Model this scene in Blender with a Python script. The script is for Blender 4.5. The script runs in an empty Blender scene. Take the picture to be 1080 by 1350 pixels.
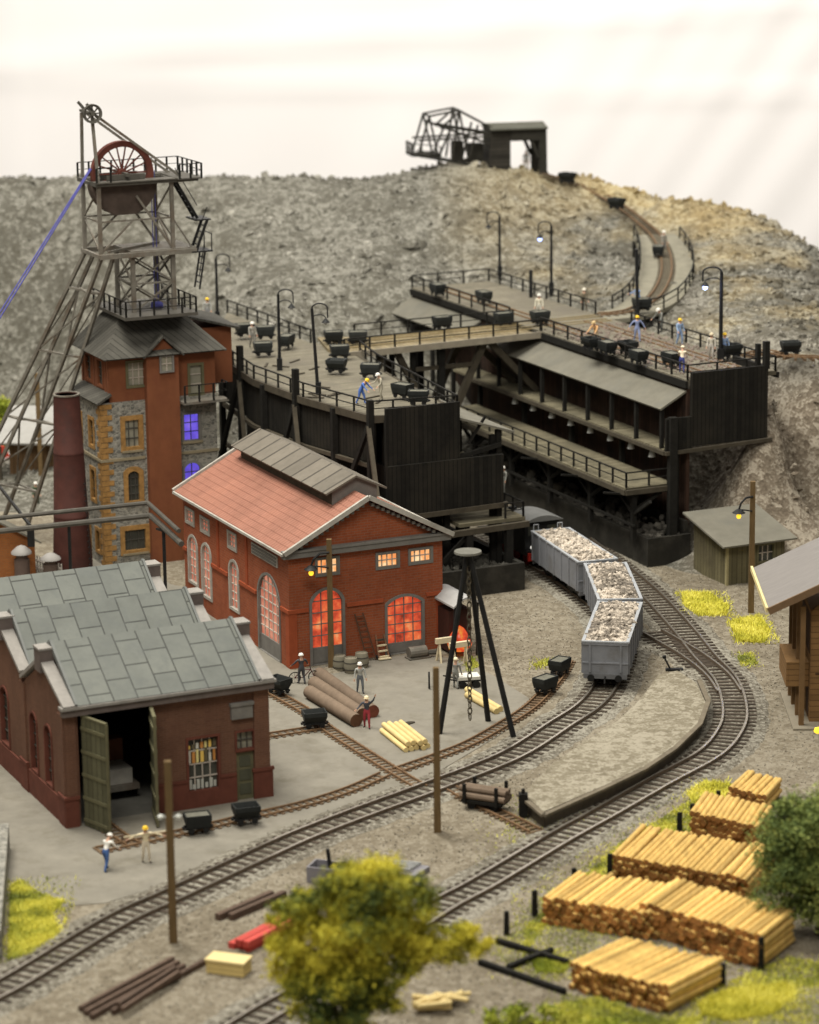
import bpy, bmesh, math, random
import numpy as np
from mathutils import Vector, Matrix, noise
random.seed(7); RNG = np.random.default_rng(7)
scene = bpy.context.scene
COL = scene.collection

# ------------------------------------------------------------------ camera
TILT = math.atan(935.0/3900.0)
ROLL = math.radians(0.7)
def _basis():
    f = Vector((0, math.cos(TILT), -math.sin(TILT))); r0 = Vector((1,0,0)); u0 = r0.cross(f)
    r = r0*math.cos(ROLL) - u0*math.sin(ROLL); u = u0*math.cos(ROLL) + r0*math.sin(ROLL)
    return f, r, u
FW, RT, UP = _basis()
EYE = Vector((0.15, -171.14, 53.53))
cam = bpy.data.cameras.new('camera'); cam_o = bpy.data.objects.new('camera', cam); COL.objects.link(cam_o)
cam_o.matrix_world = Matrix(((RT.x,UP.x,-FW.x,EYE.x),(RT.y,UP.y,-FW.y,EYE.y),(RT.z,UP.z,-FW.z,EYE.z),(0,0,0,1)))
cam.sensor_fit = 'VERTICAL'; cam.sensor_height = 36.0; cam.lens = 3900.0/1350.0*36.0
cam.clip_start = 1.0; cam.clip_end = 900.0
cam.dof.use_dof = True; cam.dof.focus_distance = 188.0; cam.dof.aperture_fstop = 0.15
scene.camera = cam_o

# ------------------------------------------------------------------ light: soft exhibition hall lighting and an added backdrop fill
world = bpy.data.worlds.new('World'); scene.world = world; world.use_nodes = True
bg = world.node_tree.nodes['Background']; bg.inputs[0].default_value = (1.0,0.965,0.88,1); bg.inputs[1].default_value = 0.27
def area(name, loc, target, sx, sy, power, col):
    l = bpy.data.lights.new(name, 'AREA'); l.shape = 'RECTANGLE'; l.size = sx; l.size_y = sy; l.energy = power; l.color = col
    o = bpy.data.objects.new(name, l); COL.objects.link(o); o.location = loc
    o.rotation_euler = (Vector(target)-Vector(loc)).to_track_quat('-Z','Y').to_euler(); return o
area('hall_light_main', (-45,10,150), (0,40,0), 90, 60, 390000, (1.0,0.965,0.87))
area('hall_light_back', (70,60,150), (10,90,0), 110, 40, 85000, (1.0,0.965,0.89))
area('hall_light_front', (-20,-110,130), (0,120,20), 90, 40, 150000, (1.0,0.965,0.87))
area('backdrop_fill_light', (10,150,150), (10,222,45), 170, 25, 262000, (1.0,0.975,0.94))  # added fill lamp that only brightens the backdrop cloth, not a hall fitting
scene.view_settings.view_transform = 'Standard'; scene.view_settings.look = 'None'
scene.view_settings.exposure = 0.0; scene.view_settings.gamma = 1.0

# ------------------------------------------------------------------ surveying: where things stand, measured on the photograph
AX = math.radians(24.5)                    # all works buildings are square to this bearing
E1 = Vector((math.cos(AX), math.sin(AX), 0)); E2 = Vector((-math.sin(AX), math.cos(AX), 0))
def W(s, t, z=0.0): return E1*s + E2*t + Vector((0,0,z))
def site(px, py, z=0.0):
    d = FW + RT*((px-540)/3900.0) + UP*((675-py)/3900.0)
    return EYE + d*((z-EYE.z)/d.z)
def sst(px, py, z=0.0):
    p = site(px,py,z); return (p.dot(E1), p.dot(E2))

# ------------------------------------------------------------------ object helpers
def props(o, label=None, cat=None, group=None, kind=None):
    if label: o['label'] = label
    if cat: o['category'] = cat
    if group: o['group'] = group
    if kind: o['kind'] = kind
    return o
def thing(name, label, cat, loc=(0,0,0), rz=0.0, group=None):
    o = bpy.data.objects.new(name, None); COL.objects.link(o); o.empty_display_size = 0.3
    o.location = loc; o.rotation_euler = (0,0,rz)
    return props(o, label, cat, group)
def twin(root, loc, rz, label, group=None):
    r = root.copy(); COL.objects.link(r); r.location = loc; r.rotation_euler = (0,0,rz); r['label'] = label
    if group: r['group'] = group
    for c in root.children:
        k = c.copy(); COL.objects.link(k); k.parent = r
        for g in c.children:
            q = g.copy(); COL.objects.link(q); q.parent = k
    return r
class MB:
    """collects shapes in local coordinates and links them as ONE mesh object"""
    def __init__(self, off=(0,0,0)): self.v=[]; self.f=[]; self.m=[]; self.off=Vector(off); self.mi=0
    def add(self, vs, fs):
        n=len(self.v); self.v += [tuple(Vector(p)-self.off) for p in vs]
        self.f += [tuple(i+n for i in f) for f in fs]; self.m += [self.mi]*len(fs); return self
    def box(self, a, b):
        x0,y0,z0=a; x1,y1,z1=b
        return self.add([(x0,y0,z0),(x1,y0,z0),(x1,y1,z0),(x0,y1,z0),(x0,y0,z1),(x1,y0,z1),(x1,y1,z1),(x0,y1,z1)],
            [(3,2,1,0),(4,5,6,7),(0,1,5,4),(1,2,6,5),(2,3,7,6),(3,0,4,7)])
    def cbox(self, c, d): return self.box([c[i]-d[i]/2 for i in range(3)],[c[i]+d[i]/2 for i in range(3)])
    def bar(self, p, q, w, h=None, up=(0,0,1)):
        h = w if h is None else h
        p=Vector(p); q=Vector(q); d=(q-p).normalized(); u=Vector(up)
        if abs(d.dot(u))>0.98: u=Vector((0,1,0)) if abs(d.y)<0.9 else Vector((1,0,0))
        r=d.cross(u).normalized(); u=r.cross(d)
        vs=[]
        for e in (p,q):
            for a,b in ((-1,-1),(1,-1),(1,1),(-1,1)): vs.append(e+r*(a*w/2)+u*(b*h/2))
        return self.add(vs,[(3,2,1,0),(4,5,6,7),(0,1,5,4),(1,2,6,5),(2,3,7,6),(3,0,4,7)])
    def tube(self, p, q, r0, r1=None, n=8, cap=True):
        r1 = r0 if r1 is None else r1
        p=Vector(p); q=Vector(q); d=(q-p).normalized(); u=Vector((0,0,1))
        if abs(d.z)>0.95: u=Vector((1,0,0))
        a=d.cross(u).normalized(); b=d.cross(a)
        vs=[]
        for e,r in ((p,r0),(q,r1)):
            for k in range(n): t=2*math.pi*k/n; vs.append(e+a*(math.cos(t)*r)+b*(math.sin(t)*r))
        fs=[(k,(k+1)%n,n+(k+1)%n,n+k) for k in range(n)]
        if cap: fs += [tuple(range(n-1,-1,-1)), tuple(range(n,2*n))]
        return self.add(vs,fs)
    def path(self, pts, r, n=6):
        for a,b in zip(pts,pts[1:]): self.tube(a,b,r,r,n)
        return self
    def lathe(self, prof, c=(0,0,0), n=20):
        vs=[]; c=Vector(c)
        for r,z in prof:
            for k in range(n): t=2*math.pi*k/n; vs.append(c+Vector((math.cos(t)*r,math.sin(t)*r,z)))
        fs=[]
        for i in range(len(prof)-1):
            for k in range(n): fs.append((i*n+k,i*n+(k+1)%n,(i+1)*n+(k+1)%n,(i+1)*n+k))
        if prof[0][0]>1e-4: fs.append(tuple(range(n-1,-1,-1)))
        if prof[-1][0]>1e-4: fs.append(tuple((len(prof)-1)*n+k for k in range(n)))
        return self.add(vs,fs)
    def prism(self, poly, z0, z1):
        n=len(poly)
        vs=[(x,y,z0) for x,y in poly]+[(x,y,z1) for x,y in poly]
        return self.add(vs,[tuple(range(n-1,-1,-1)),tuple(range(n,2*n))]+[(k,(k+1)%n,n+(k+1)%n,n+k) for k in range(n)])
    def slab(self, poly, th):
        """polygon given in 3D thickened downwards along its normal"""
        P=[Vector(p) for p in poly]; nrm=(P[1]-P[0]).cross(P[2]-P[0]).normalized()
        if nrm.z<0: P.reverse(); nrm=-nrm
        n=len(P); vs=P+[p-nrm*th for p in P]
        return self.add(vs,[tuple(range(n)),tuple(range(2*n-1,n-1,-1))]+[(k,n+k,n+(k+1)%n,(k+1)%n) for k in range(n)])
    def wheel(self, c, axis, r, w, n=16):
        c=Vector(c); a=Vector(axis).normalized()
        return self.tube(c-a*w/2,c+a*w/2,r,r,n)
    def build(self, name, mats, parent=None, smooth=False, label=None):
        me=bpy.data.meshes.new(name); me.from_pydata(self.v,[],self.f)
        mats = mats if isinstance(mats,(list,tuple)) else [mats]
        for m in mats: me.materials.append(m)
        if len(mats)>1: me.polygons.foreach_set('material_index', self.m)
        if smooth:
            me.polygons.foreach_set('use_smooth',[True]*len(me.polygons))
            try: me.set_sharp_from_angle(angle=math.radians(45))
            except Exception: pass
        me.update(); o=bpy.data.objects.new(name,me); COL.objects.link(o)
        if parent: o.parent=parent
        if label: o['label']=label
        return o
def each(mb,name,mat,parent):
    """link every separate piece collected in mb as a part of its own"""
    par=list(range(len(mb.v)))
    def find(i):
        while par[i]!=i: par[i]=par[par[i]]; i=par[i]
        return i
    for f in mb.f:
        for i in f[1:]: par[find(i)]=find(f[0])
    groups={}
    for f in mb.f: groups.setdefault(find(f[0]),[]).append(f)
    for fs in groups.values():
        ids=sorted({i for f in fs for i in f}); mp={i:k for k,i in enumerate(ids)}; q=MB(); q.v=[mb.v[i] for i in ids]; q.f=[tuple(mp[i] for i in f) for f in fs]; q.m=[0]*len(fs); q.build(name,mat,parent)
def recalc(o):
    bm=bmesh.new(); bm.from_mesh(o.data); bmesh.ops.recalc_face_normals(bm,faces=bm.faces); bm.to_mesh(o.data); bm.free()
def carve(o, cutter_mb):
    """cut openings (one mesh of disjoint solids) out of o"""
    recalc(o)
    c=cutter_mb.build('cutter', o.data.materials[0]); recalc(c)
    if o.parent: c.parent=o.parent
    bpy.context.view_layer.update()
    m=o.modifiers.new('b','BOOLEAN'); m.object=c; m.operation='DIFFERENCE'; m.solver='EXACT'
    dg=bpy.context.evaluated_depsgraph_get(); ev=o.evaluated_get(dg)
    me=bpy.data.meshes.new_from_object(ev); o.modifiers.clear(); old=o.data; o.data=me; me.name=o.name
    bpy.data.objects.remove(c); bpy.data.meshes.remove(old); return o
def spline(pts, step=0.5):
    P=[Vector(p) for p in pts]; P=[P[0]*2-P[1]]+P+[P[-1]*2-P[-2]]; out=[]
    for i in range(1,len(P)-2):
        a,b,c,d=P[i-1:i+3]
        for k in range(24):
            t=k/24; out.append(0.5*((2*b)+(c-a)*t+(2*a-5*b+4*c-d)*t*t+(3*b-a-3*c+d)*t**3))
    out.append(P[-2].copy()); res=[out[0]]; acc=0.0
    for a,b in zip(out,out[1:]):
        L=(b-a).length
        if L<1e-9: continue
        while acc+L>=step:
            t=(step-acc)/L; a=a.lerp(b,t); res.append(a.copy()); L=(b-a).length; acc=0.0
        acc+=L
    return res
def tang(pts,i):
    a=pts[max(0,i-1)]; b=pts[min(len(pts)-1,i+1)]; return (b-a).normalized()

# ------------------------------------------------------------------ materials
def nt(name):
    m=bpy.data.materials.new(name); m.use_nodes=True; n=m.node_tree.nodes; b=n['Principled BSDF']; b.inputs['Specular IOR Level'].default_value=0.18; return m,m.node_tree,b
def N(t, kind, **kw):
    n=t.nodes.new(kind)
    for k,v in kw.items():
        if k.startswith('i_'):
            n.inputs[k[2:].replace('_',' ')].default_value=v
        else: setattr(n,k,v)
    return n
def ramp(t, fac, stops):
    r=t.nodes.new('ShaderNodeValToRGB'); e=r.color_ramp.elements
    while len(e)<len(stops): e.new(0.5)
    for k,(p,c) in enumerate(stops): e[k].position=p; e[k].color=(*c,1)
    t.links.new(fac, r.inputs[0]); return r.outputs[0]
def coords(t, scale=(1,1,1), geo=False):
    if geo: src=t.nodes.new('ShaderNodeNewGeometry').outputs['Position']
    else: src=t.nodes.new('ShaderNodeTexCoord').outputs['Object']
    mp=t.nodes.new('ShaderNodeMapping'); mp.inputs['Scale'].default_value=scale; t.links.new(src,mp.inputs[0]); return mp.outputs[0]
def bump(t,b,h,strength=0.4,dist=0.05):
    n=t.nodes.new('ShaderNodeBump'); n.inputs['Strength'].default_value=strength; n.inputs['Distance'].default_value=dist
    t.links.new(h,n.inputs['Height']); t.links.new(n.outputs[0],b.inputs['Normal'])
def mixc(t,fac,a,b,mode='MIX'):
    n=t.nodes.new('ShaderNodeMix'); n.data_type='RGBA'; n.blend_type=mode
    if isinstance(fac,(int,float)): n.inputs[0].default_value=fac
    else: t.links.new(fac,n.inputs[0])
    for i,x in ((6,a),(7,b)):
        if isinstance(x,tuple): n.inputs[i].default_value=(*x,1)
        else: t.links.new(x,n.inputs[i])
    return n.outputs[2]
def mul(c,k): return tuple(x*k for x in c)
def plain(name, c, rough=0.75, var=0.35, scale=1.2, bmp=0.25, metal=0.0, stretch=(1,1,1), dirt=None, rnd=0.0):
    m,t,b=nt(name); v=coords(t,tuple(scale*s for s in stretch))
    nz=N(t,'ShaderNodeTexNoise',i_Scale=1.0,i_Detail=8.0,i_Roughness=0.65); t.links.new(v,nz.inputs['Vector'])
    col=ramp(t,nz.outputs['Fac'],[(0.25,mul(c,1-var)),(0.52,c),(0.78,mul(c,1+var))])
    if dirt:
        n2=N(t,'ShaderNodeTexNoise',i_Scale=0.45,i_Detail=5.0,i_Roughness=0.7); t.links.new(coords(t,(1,1,1)),n2.inputs['Vector'])
        mr=N(t,'ShaderNodeMapRange'); mr.inputs[1].default_value=0.5; mr.inputs[2].default_value=0.72; t.links.new(n2.outputs['Fac'],mr.inputs[0])
        col=mixc(t,mr.outputs[0],col,dirt)
    if rnd:
        oi=t.nodes.new('ShaderNodeObjectInfo'); mr=N(t,'ShaderNodeMapRange'); mr.inputs[3].default_value=1-rnd; mr.inputs[4].default_value=1+rnd
        t.links.new(oi.outputs['Random'],mr.inputs[0]); hs=t.nodes.new('ShaderNodeHueSaturation'); t.links.new(mr.outputs[0],hs.inputs['Value']); t.links.new(col,hs.inputs['Color']); col=hs.outputs[0]
    t.links.new(col,b.inputs['Base Color']); b.inputs['Roughness'].default_value=rough; b.inputs['Metallic'].default_value=metal
    if bmp: bump(t,b,nz.outputs['Fac'],bmp,0.06)
    return m
def planks(name, c, gap, axis='x', var=0.3, rough=0.85, w=0.28, grime=None):
    """boards side by side along an object axis"""
    m,t,b=nt(name); tc=t.nodes.new('ShaderNodeTexCoord'); sp=t.nodes.new('ShaderNodeSeparateXYZ'); t.links.new(tc.outputs['Object'],sp.inputs[0])
    src={'x':sp.outputs[0],'y':sp.outputs[1],'z':sp.outputs[2]}
    if axis=='xy':
        a=N(t,'ShaderNodeMath',operation='ADD'); t.links.new(sp.outputs[0],a.inputs[0]); t.links.new(sp.outputs[1],a.inputs[1]); s=a.outputs[0]
    else: s=src[axis]
    d=N(t,'ShaderNodeMath',operation='DIVIDE'); d.inputs[1].default_value=w; t.links.new(s,d.inputs[0])
    fl=N(t,'ShaderNodeMath',operation='FLOOR'); t.links.new(d.outputs[0],fl.inputs[0])
    fr=N(t,'ShaderNodeMath',operation='FRACT'); t.links.new(d.outputs[0],fr.inputs[0])
    wn=N(t,'ShaderNodeTexWhiteNoise',noise_dimensions='1D'); t.links.new(fl.outputs[0],wn.inputs['W'])
    nz=N(t,'ShaderNodeTexNoise',i_Scale=1.5,i_Detail=7.0,i_Roughness=0.7); t.links.new(tc.outputs['Object'],nz.inputs['Vector'])
    ad=N(t,'ShaderNodeMath',operation='MULTIPLY_ADD'); ad.inputs[1].default_value=0.45; t.links.new(wn.outputs['Value'],ad.inputs[0]); t.links.new(nz.outputs['Fac'],ad.inputs[2])
    col=ramp(t,ad.outputs[0],[(0.35,mul(c,1-var)),(0.7,c),(1.0,mul(c,1+var))])
    if grime:
        n2=N(t,'ShaderNodeTexNoise',i_Scale=0.35,i_Detail=4.0); t.links.new(tc.outputs['Object'],n2.inputs['Vector'])
        mr=N(t,'ShaderNodeMapRange'); mr.inputs[1].default_value=0.48; mr.inputs[2].default_value=0.7; t.links.new(n2.outputs['Fac'],mr.inputs[0]); col=mixc(t,mr.outputs[0],col,grime)
    e=N(t,'ShaderNodeMath',operation='LESS_THAN'); e.inputs[1].default_value=0.13; t.links.new(fr.outputs[0],e.inputs[0])
    col=mixc(t,e.outputs[0],col,gap)
    t.links.new(col,b.inputs['Base Color']); b.inputs['Roughness'].default_value=rough
    iv=N(t,'ShaderNodeMath',operation='SUBTRACT'); iv.inputs[0].default_value=1; t.links.new(e.outputs[0],iv.inputs[1]); bump(t,b,iv.outputs[0],0.6,0.04)
    return m
def bricks(name, c1, c2, mortar, bw=0.5, bh=0.16, ms=0.02, dirt=None, rough=0.85, vec='wall', off=0.5, bmp=0.4, big=0.3):
    m,t,b=nt(name); tc=t.nodes.new('ShaderNodeTexCoord'); sp=t.nodes.new('ShaderNodeSeparateXYZ'); t.links.new(tc.outputs['Object'],sp.inputs[0])
    cb=t.nodes.new('ShaderNodeCombineXYZ')
    if vec=='wall':
        a=N(t,'ShaderNodeMath',operation='ADD'); t.links.new(sp.outputs[0],a.inputs[0]); t.links.new(sp.outputs[1],a.inputs[1]); t.links.new(a.outputs[0],cb.inputs[0]); t.links.new(sp.outputs[2],cb.inputs[1])
    elif vec=='roof_y': t.links.new(sp.outputs[1],cb.inputs[0]); t.links.new(sp.outputs[0],cb.inputs[1])
    elif vec=='roof_x': t.links.new(sp.outputs[0],cb.inputs[1]); t.links.new(sp.outputs[1],cb.inputs[0])
    bt=N(t,'ShaderNodeTexBrick',offset=off,i_Scale=1.0,i_Mortar_Size=ms,i_Brick_Width=bw,i_Row_Height=bh,i_Mortar_Smooth=0.1)
    bt.inputs['Color1'].default_value=(*c1,1); bt.inputs['Color2'].default_value=(*c2,1); bt.inputs['Mortar'].default_value=(*mortar,1)
    t.links.new(cb.outputs[0],bt.inputs['Vector'])
    nz=N(t,'ShaderNodeTexNoise',i_Scale=big,i_Detail=9.0,i_Roughness=0.7); t.links.new(tc.outputs['Object'],nz.inputs['Vector'])
    g=ramp(t,nz.outputs['Fac'],[(0.25,(0.72,0.72,0.72)),(0.5,(1,1,1)),(0.75,(1.22,1.2,1.16))])
    col=mixc(t,1.0,bt.outputs['Color'],g,'MULTIPLY')
    if dirt:
        mp=coords(t,(1.3,1.3,0.35)); n2=N(t,'ShaderNodeTexNoise',i_Scale=0.8,i_Detail=6.0,i_Roughness=0.7); t.links.new(mp,n2.inputs['Vector'])
        mr=N(t,'ShaderNodeMapRange'); mr.inputs[1].default_value=0.5; mr.inputs[2].default_value=0.8; t.links.new(n2.outputs['Fac'],mr.inputs[0]); col=mixc(t,mr.outputs[0],col,dirt)
    t.links.new(col,b.inputs['Base Color']); b.inputs['Roughness'].default_value=rough
    iv=N(t,'ShaderNodeMath',operation='SUBTRACT'); iv.inputs[0].default_value=1; t.links.new(bt.outputs['Fac'],iv.inputs[1]); bump(t,b,iv.outputs[0],bmp,0.03)
    return m
def rubble(name, cols, scale=2.2, rough=0.95, bs=0.9, bd=0.25, geo=True, ochre=False, fine=9.0):
    m,t,b=nt(name); v=coords(t,(1,1,1),geo)
    vo=N(t,'ShaderNodeTexVoronoi',feature='F1',i_Scale=scale,i_Randomness=1.0); t.links.new(v,vo.inputs['Vector'])
    v2=N(t,'ShaderNodeTexVoronoi',feature='F1',i_Scale=fine,i_Randomness=1.0); t.links.new(v,v2.inputs['Vector'])
    nz=N(t,'ShaderNodeTexNoise',i_Scale=0.12,i_Detail=9.0,i_Roughness=0.7); t.links.new(v,nz.inputs['Vector'])
    sx=t.nodes.new('ShaderNodeSeparateColor'); t.links.new(vo.outputs['Color'],sx.inputs[0])
    s2=t.nodes.new('ShaderNodeSeparateColor'); t.links.new(v2.outputs['Color'],s2.inputs[0])
    a=N(t,'ShaderNodeMath',operation='MULTIPLY_ADD'); a.inputs[1].default_value=0.35; t.links.new(sx.outputs[0],a.inputs[0])
    q=N(t,'ShaderNodeMath',operation='MULTIPLY_ADD'); q.inputs[1].default_value=0.35; t.links.new(s2.outputs[0],q.inputs[0]); t.links.new(nz.outputs['Fac'],q.inputs[2])
    t.links.new(q.outputs[0],a.inputs[2])
    col=ramp(t,a.outputs[0],cols)
    if ochre:
        sp=t.nodes.new('ShaderNodeSeparateXYZ'); t.links.new(v,sp.inputs[0])
        mx=N(t,'ShaderNodeMapRange'); mx.inputs[1].default_value=2; mx.inputs[2].default_value=22; t.links.new(sp.outputs[0],mx.inputs[0])
        n3=N(t,'ShaderNodeTexNoise',i_Scale=0.10,i_Detail=7.0,i_Roughness=0.65); t.links.new(v,n3.inputs['Vector'])
        zz=N(t,'ShaderNodeMath',operation='MULTIPLY_ADD'); zz.inputs[1].default_value=16.0; t.links.new(n3.outputs['Fac'],zz.inputs[0]); t.links.new(sp.outputs[2],zz.inputs[2])
        mz=N(t,'ShaderNodeMapRange'); mz.inputs[1].default_value=21.5; mz.inputs[2].default_value=27.0; t.links.new(zz.outputs[0],mz.inputs[0])
        mm=N(t,'ShaderNodeMath',operation='MULTIPLY'); t.links.new(mx.outputs[0],mm.inputs[0]); t.links.new(mz.outputs[0],mm.inputs[1])
        m8=N(t,'ShaderNodeMath',operation='MULTIPLY'); m8.inputs[1].default_value=0.85; t.links.new(mm.outputs[0],m8.inputs[0])
        oc=ramp(t,a.outputs[0],[(0.45,(0.16,0.11,0.05)),(0.85,(0.34,0.25,0.11)),(1.1,(0.45,0.37,0.2))]); col=mixc(t,m8.outputs[0],col,oc)
        sx2=N(t,'ShaderNodeMapRange'); sx2.inputs[1].default_value=19; sx2.inputs[2].default_value=24; t.links.new(sp.outputs[0],sx2.inputs[0])
        z2=N(t,'ShaderNodeMath',operation='MULTIPLY_ADD'); z2.inputs[1].default_value=7.0; t.links.new(n3.outputs['Fac'],z2.inputs[0]); t.links.new(sp.outputs[2],z2.inputs[2])
        mz2=N(t,'ShaderNodeMapRange'); mz2.inputs[1].default_value=17.5; mz2.inputs[2].default_value=13.0; t.links.new(z2.outputs[0],mz2.inputs[0])
        m9=N(t,'ShaderNodeMath',operation='MULTIPLY'); t.links.new(sx2.outputs[0],m9.inputs[0]); t.links.new(mz2.outputs[0],m9.inputs[1])
        so=ramp(t,a.outputs[0],[(0.35,(0.060,0.046,0.032)),(0.62,(0.105,0.083,0.060)),(0.85,(0.150,0.122,0.090)),(1.0,(0.26,0.225,0.175))]); col=mixc(t,m9.outputs[0],col,so)
    t.links.new(col,b.inputs['Base Color']); b.inputs['Roughness'].default_value=rough
    hh=N(t,'ShaderNodeMath',operation='MULTIPLY_ADD'); hh.inputs[1].default_value=0.35; t.links.new(v2.outputs['Distance'],hh.inputs[0]); t.links.new(vo.outputs['Distance'],hh.inputs[2])
    bump(t,b,hh.outputs[0],bs,bd); return m
def glow(name, stops, scale, strength, stretch=(1,1,1)):
    m,t,b=nt(name); v=coords(t,stretch); nz=N(t,'ShaderNodeTexNoise',i_Scale=scale,i_Detail=5.0,i_Roughness=0.6); t.links.new(v,nz.inputs['Vector'])
    c=ramp(t,nz.outputs['Fac'],stops); t.links.new(c,b.inputs['Emission Color']); b.inputs['Emission Strength'].default_value=strength
    b.inputs['Base Color'].default_value=(0.12,0.05,0.03,1); b.inputs['Roughness'].default_value=0.2; return m

GROUND=rubble('gravel_earth',[(0.20,(0.085,0.068,0.046)),(0.62,(0.140,0.116,0.082)),(0.88,(0.180,0.153,0.111)),(1.0,(0.235,0.205,0.155))],scale=2.4,bs=0.4,bd=0.06,fine=8.0)
HILL=rubble('slate_rubble',[(0.15,(0.045,0.040,0.030)),(0.60,(0.082,0.075,0.058)),(0.88,(0.104,0.098,0.080)),(1.0,(0.20,0.19,0.16))],scale=1.8,bs=0.8,bd=0.12,ochre=True,fine=6.0)
STONE_CHIP=rubble('slate_chips',[(0.25,(0.050,0.045,0.035)),(0.62,(0.090,0.083,0.066)),(0.86,(0.120,0.114,0.095)),(1.0,(0.30,0.285,0.245))],scale=0.9,bs=0.2,bd=0.05,ochre=True)
PEBBLE=rubble('ground_pebbles',[(0.25,(0.075,0.062,0.045)),(0.62,(0.125,0.107,0.08)),(0.86,(0.175,0.153,0.116)),(1.0,(0.30,0.275,0.225))],scale=3.0,bs=0.2,bd=0.03)
ORE=rubble('pale_ore',[(0.35,(0.05,0.042,0.034)),(0.6,(0.14,0.12,0.10)),(0.82,(0.24,0.205,0.165)),(1.0,(0.54,0.47,0.39))],scale=2.6,bs=0.4,bd=0.05,fine=5.0)
YARD=plain('yard_concrete',(0.200,0.183,0.150),0.9,0.20,0.55,0.2,dirt=(0.145,0.13,0.10))
PLAT=rubble('platform_gravel',[(0.35,(0.09,0.074,0.05)),(0.62,(0.15,0.128,0.09)),(0.85,(0.195,0.17,0.122)),(1.0,(0.29,0.26,0.20))],scale=2.5,bs=0.3,bd=0.05,fine=9.0)
BALLAST=rubble('ballast_stone',[(0.35,(0.045,0.038,0.03)),(0.62,(0.10,0.088,0.068)),(0.85,(0.155,0.138,0.108)),(1.0,(0.27,0.25,0.205))],scale=4.0,bs=0.9,bd=0.10,fine=9.0)
RAIL=plain('rail_steel',(0.16,0.12,0.085),0.45,0.3,2.0,0.1,metal=0.55)
RAILTOP=plain('rail_top',(0.42,0.38,0.32),0.3,0.2,2.0,0.05,metal=0.85)
SLEEPER=plain('sleeper_wood',(0.060,0.046,0.034),0.9,0.4,2.5,0.4,rnd=0.25)
NARROW=plain('narrow_rail_rust',(0.16,0.095,0.05),0.7,0.35,2.0,0.2)
NSLEEP=plain('narrow_sleeper',(0.13,0.085,0.05),0.9,0.4,2.0,0.3)
DARK=plain('black_timber',(0.013,0.012,0.010),0.85,0.45,2.0,0.4)
DARKP=planks('black_boards',(0.012,0.0108,0.0085),(0.004,0.0036,0.003),'xy',0.5,0.85,0.33,grime=(0.022,0.019,0.014))
WEATH=planks('weathered_deck',(0.155,0.138,0.102),(0.09,0.08,0.06),'y',0.35,0.9,0.3,grime=(0.13,0.115,0.09))
GALLERY=planks('gallery_boards',(0.155,0.136,0.09),(0.06,0.052,0.034),'y',0.3,0.9,0.45,grime=(0.10,0.09,0.062))
FELT=plain('grey_felt_roof',(0.15,0.14,0.112),0.85,0.22,0.6,0.15,dirt=(0.13,0.125,0.105))
REDBOARD=planks('red_brown_boards',(0.040,0.022,0.015),(0.01,0.007,0.006),'y',0.4,0.9,0.4,grime=(0.016,0.012,0.010))
BEAM=plain('brown_beam',(0.062,0.052,0.037),0.85,0.35,1.5,0.3)
IRON=plain('grey_iron',(0.085,0.078,0.066),0.6,0.3,1.5,0.15,metal=0.25)
IRONL=plain('weathered_iron',(0.17,0.155,0.13),0.6,0.35,1.5,0.15,metal=0.2,dirt=(0.11,0.075,0.05))
BLACKM=plain('black_metal',(0.018,0.018,0.018),0.5,0.3,2.0,0.1,metal=0.2)
RUSTW=plain('wheel_red',(0.115,0.036,0.026),0.6,0.3,1.5,0.15)
CABLE=plain('blue_rope',(0.085,0.085,0.30),0.7,0.25,3.0,0.2)
HALLB=bricks('hall_brick',(0.29,0.078,0.032),(0.24,0.06,0.024),(0.24,0.10,0.06),0.46,0.17,0.022,dirt=(0.20,0.046,0.018),bmp=0.25)
HALLTRIM=plain('hall_brick_trim',(0.29,0.066,0.026),0.85,0.2,1.5,0.2)
TILE=bricks('salmon_tiles',(0.295,0.137,0.097),(0.275,0.125,0.087),(0.20,0.085,0.058),0.36,0.46,0.03,dirt=(0.26,0.122,0.086),vec='roof_y',bmp=0.7,rough=0.75)
MONR=planks('monitor_sheet',(0.135,0.118,0.095),(0.06,0.052,0.042),'y',0.2,0.7,1.75)
TRIM=plain('pale_stone_trim',(0.36,0.34,0.30),0.85,0.2,1.5,0.2,dirt=(0.24,0.22,0.19))
GTRIM=plain('grey_trim',(0.17,0.16,0.145),0.8,0.2,1.5,0.15)
FRAMEW=plain('pale_window_bars',(0.46,0.40,0.34),0.7,0.15,1.5,0.05)
LIT1=glow('lit_orange',[(0.32,(0.20,0.02,0.010)),(0.47,(0.75,0.075,0.03)),(0.60,(1.0,0.20,0.06)),(0.74,(1.0,0.60,0.26))],1.0,0.76)
LIT2=glow('lit_amber',[(0.32,(0.8,0.22,0.06)),(0.5,(1.0,0.42,0.14)),(0.68,(1.0,0.85,0.5))],0.9,1.0)
LIT3=glow('lit_pink',[(0.32,(0.40,0.09,0.05)),(0.5,(0.62,0.19,0.12)),(0.68,(0.85,0.42,0.28))],0.8,0.75)
LITB=glow('lit_violet',[(0.3,(0.06,0.05,0.55)),(0.5,(0.16,0.12,0.95)),(0.7,(0.35,0.25,1.0))],0.7,0.75)
SHEDB=bricks('shed_brick',(0.142,0.068,0.042),(0.118,0.056,0.035),(0.15,0.085,0.058),0.40,0.13,0.015,dirt=(0.10,0.046,0.03),bmp=0.25)
SHEDP=plain('shed_plinth',(0.125,0.042,0.028),0.8,0.25,1.3,0.2)
SLATE=bricks('big_slates',(0.136,0.142,0.127),(0.118,0.124,0.112),(0.048,0.05,0.045),1.55,1.35,0.04,dirt=(0.100,0.106,0.100),vec='roof_y',bmp=0.8,rough=0.6)
COPE=plain('coping_stone',(0.25,0.232,0.212),0.8,0.2,1.5,0.15)
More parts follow.
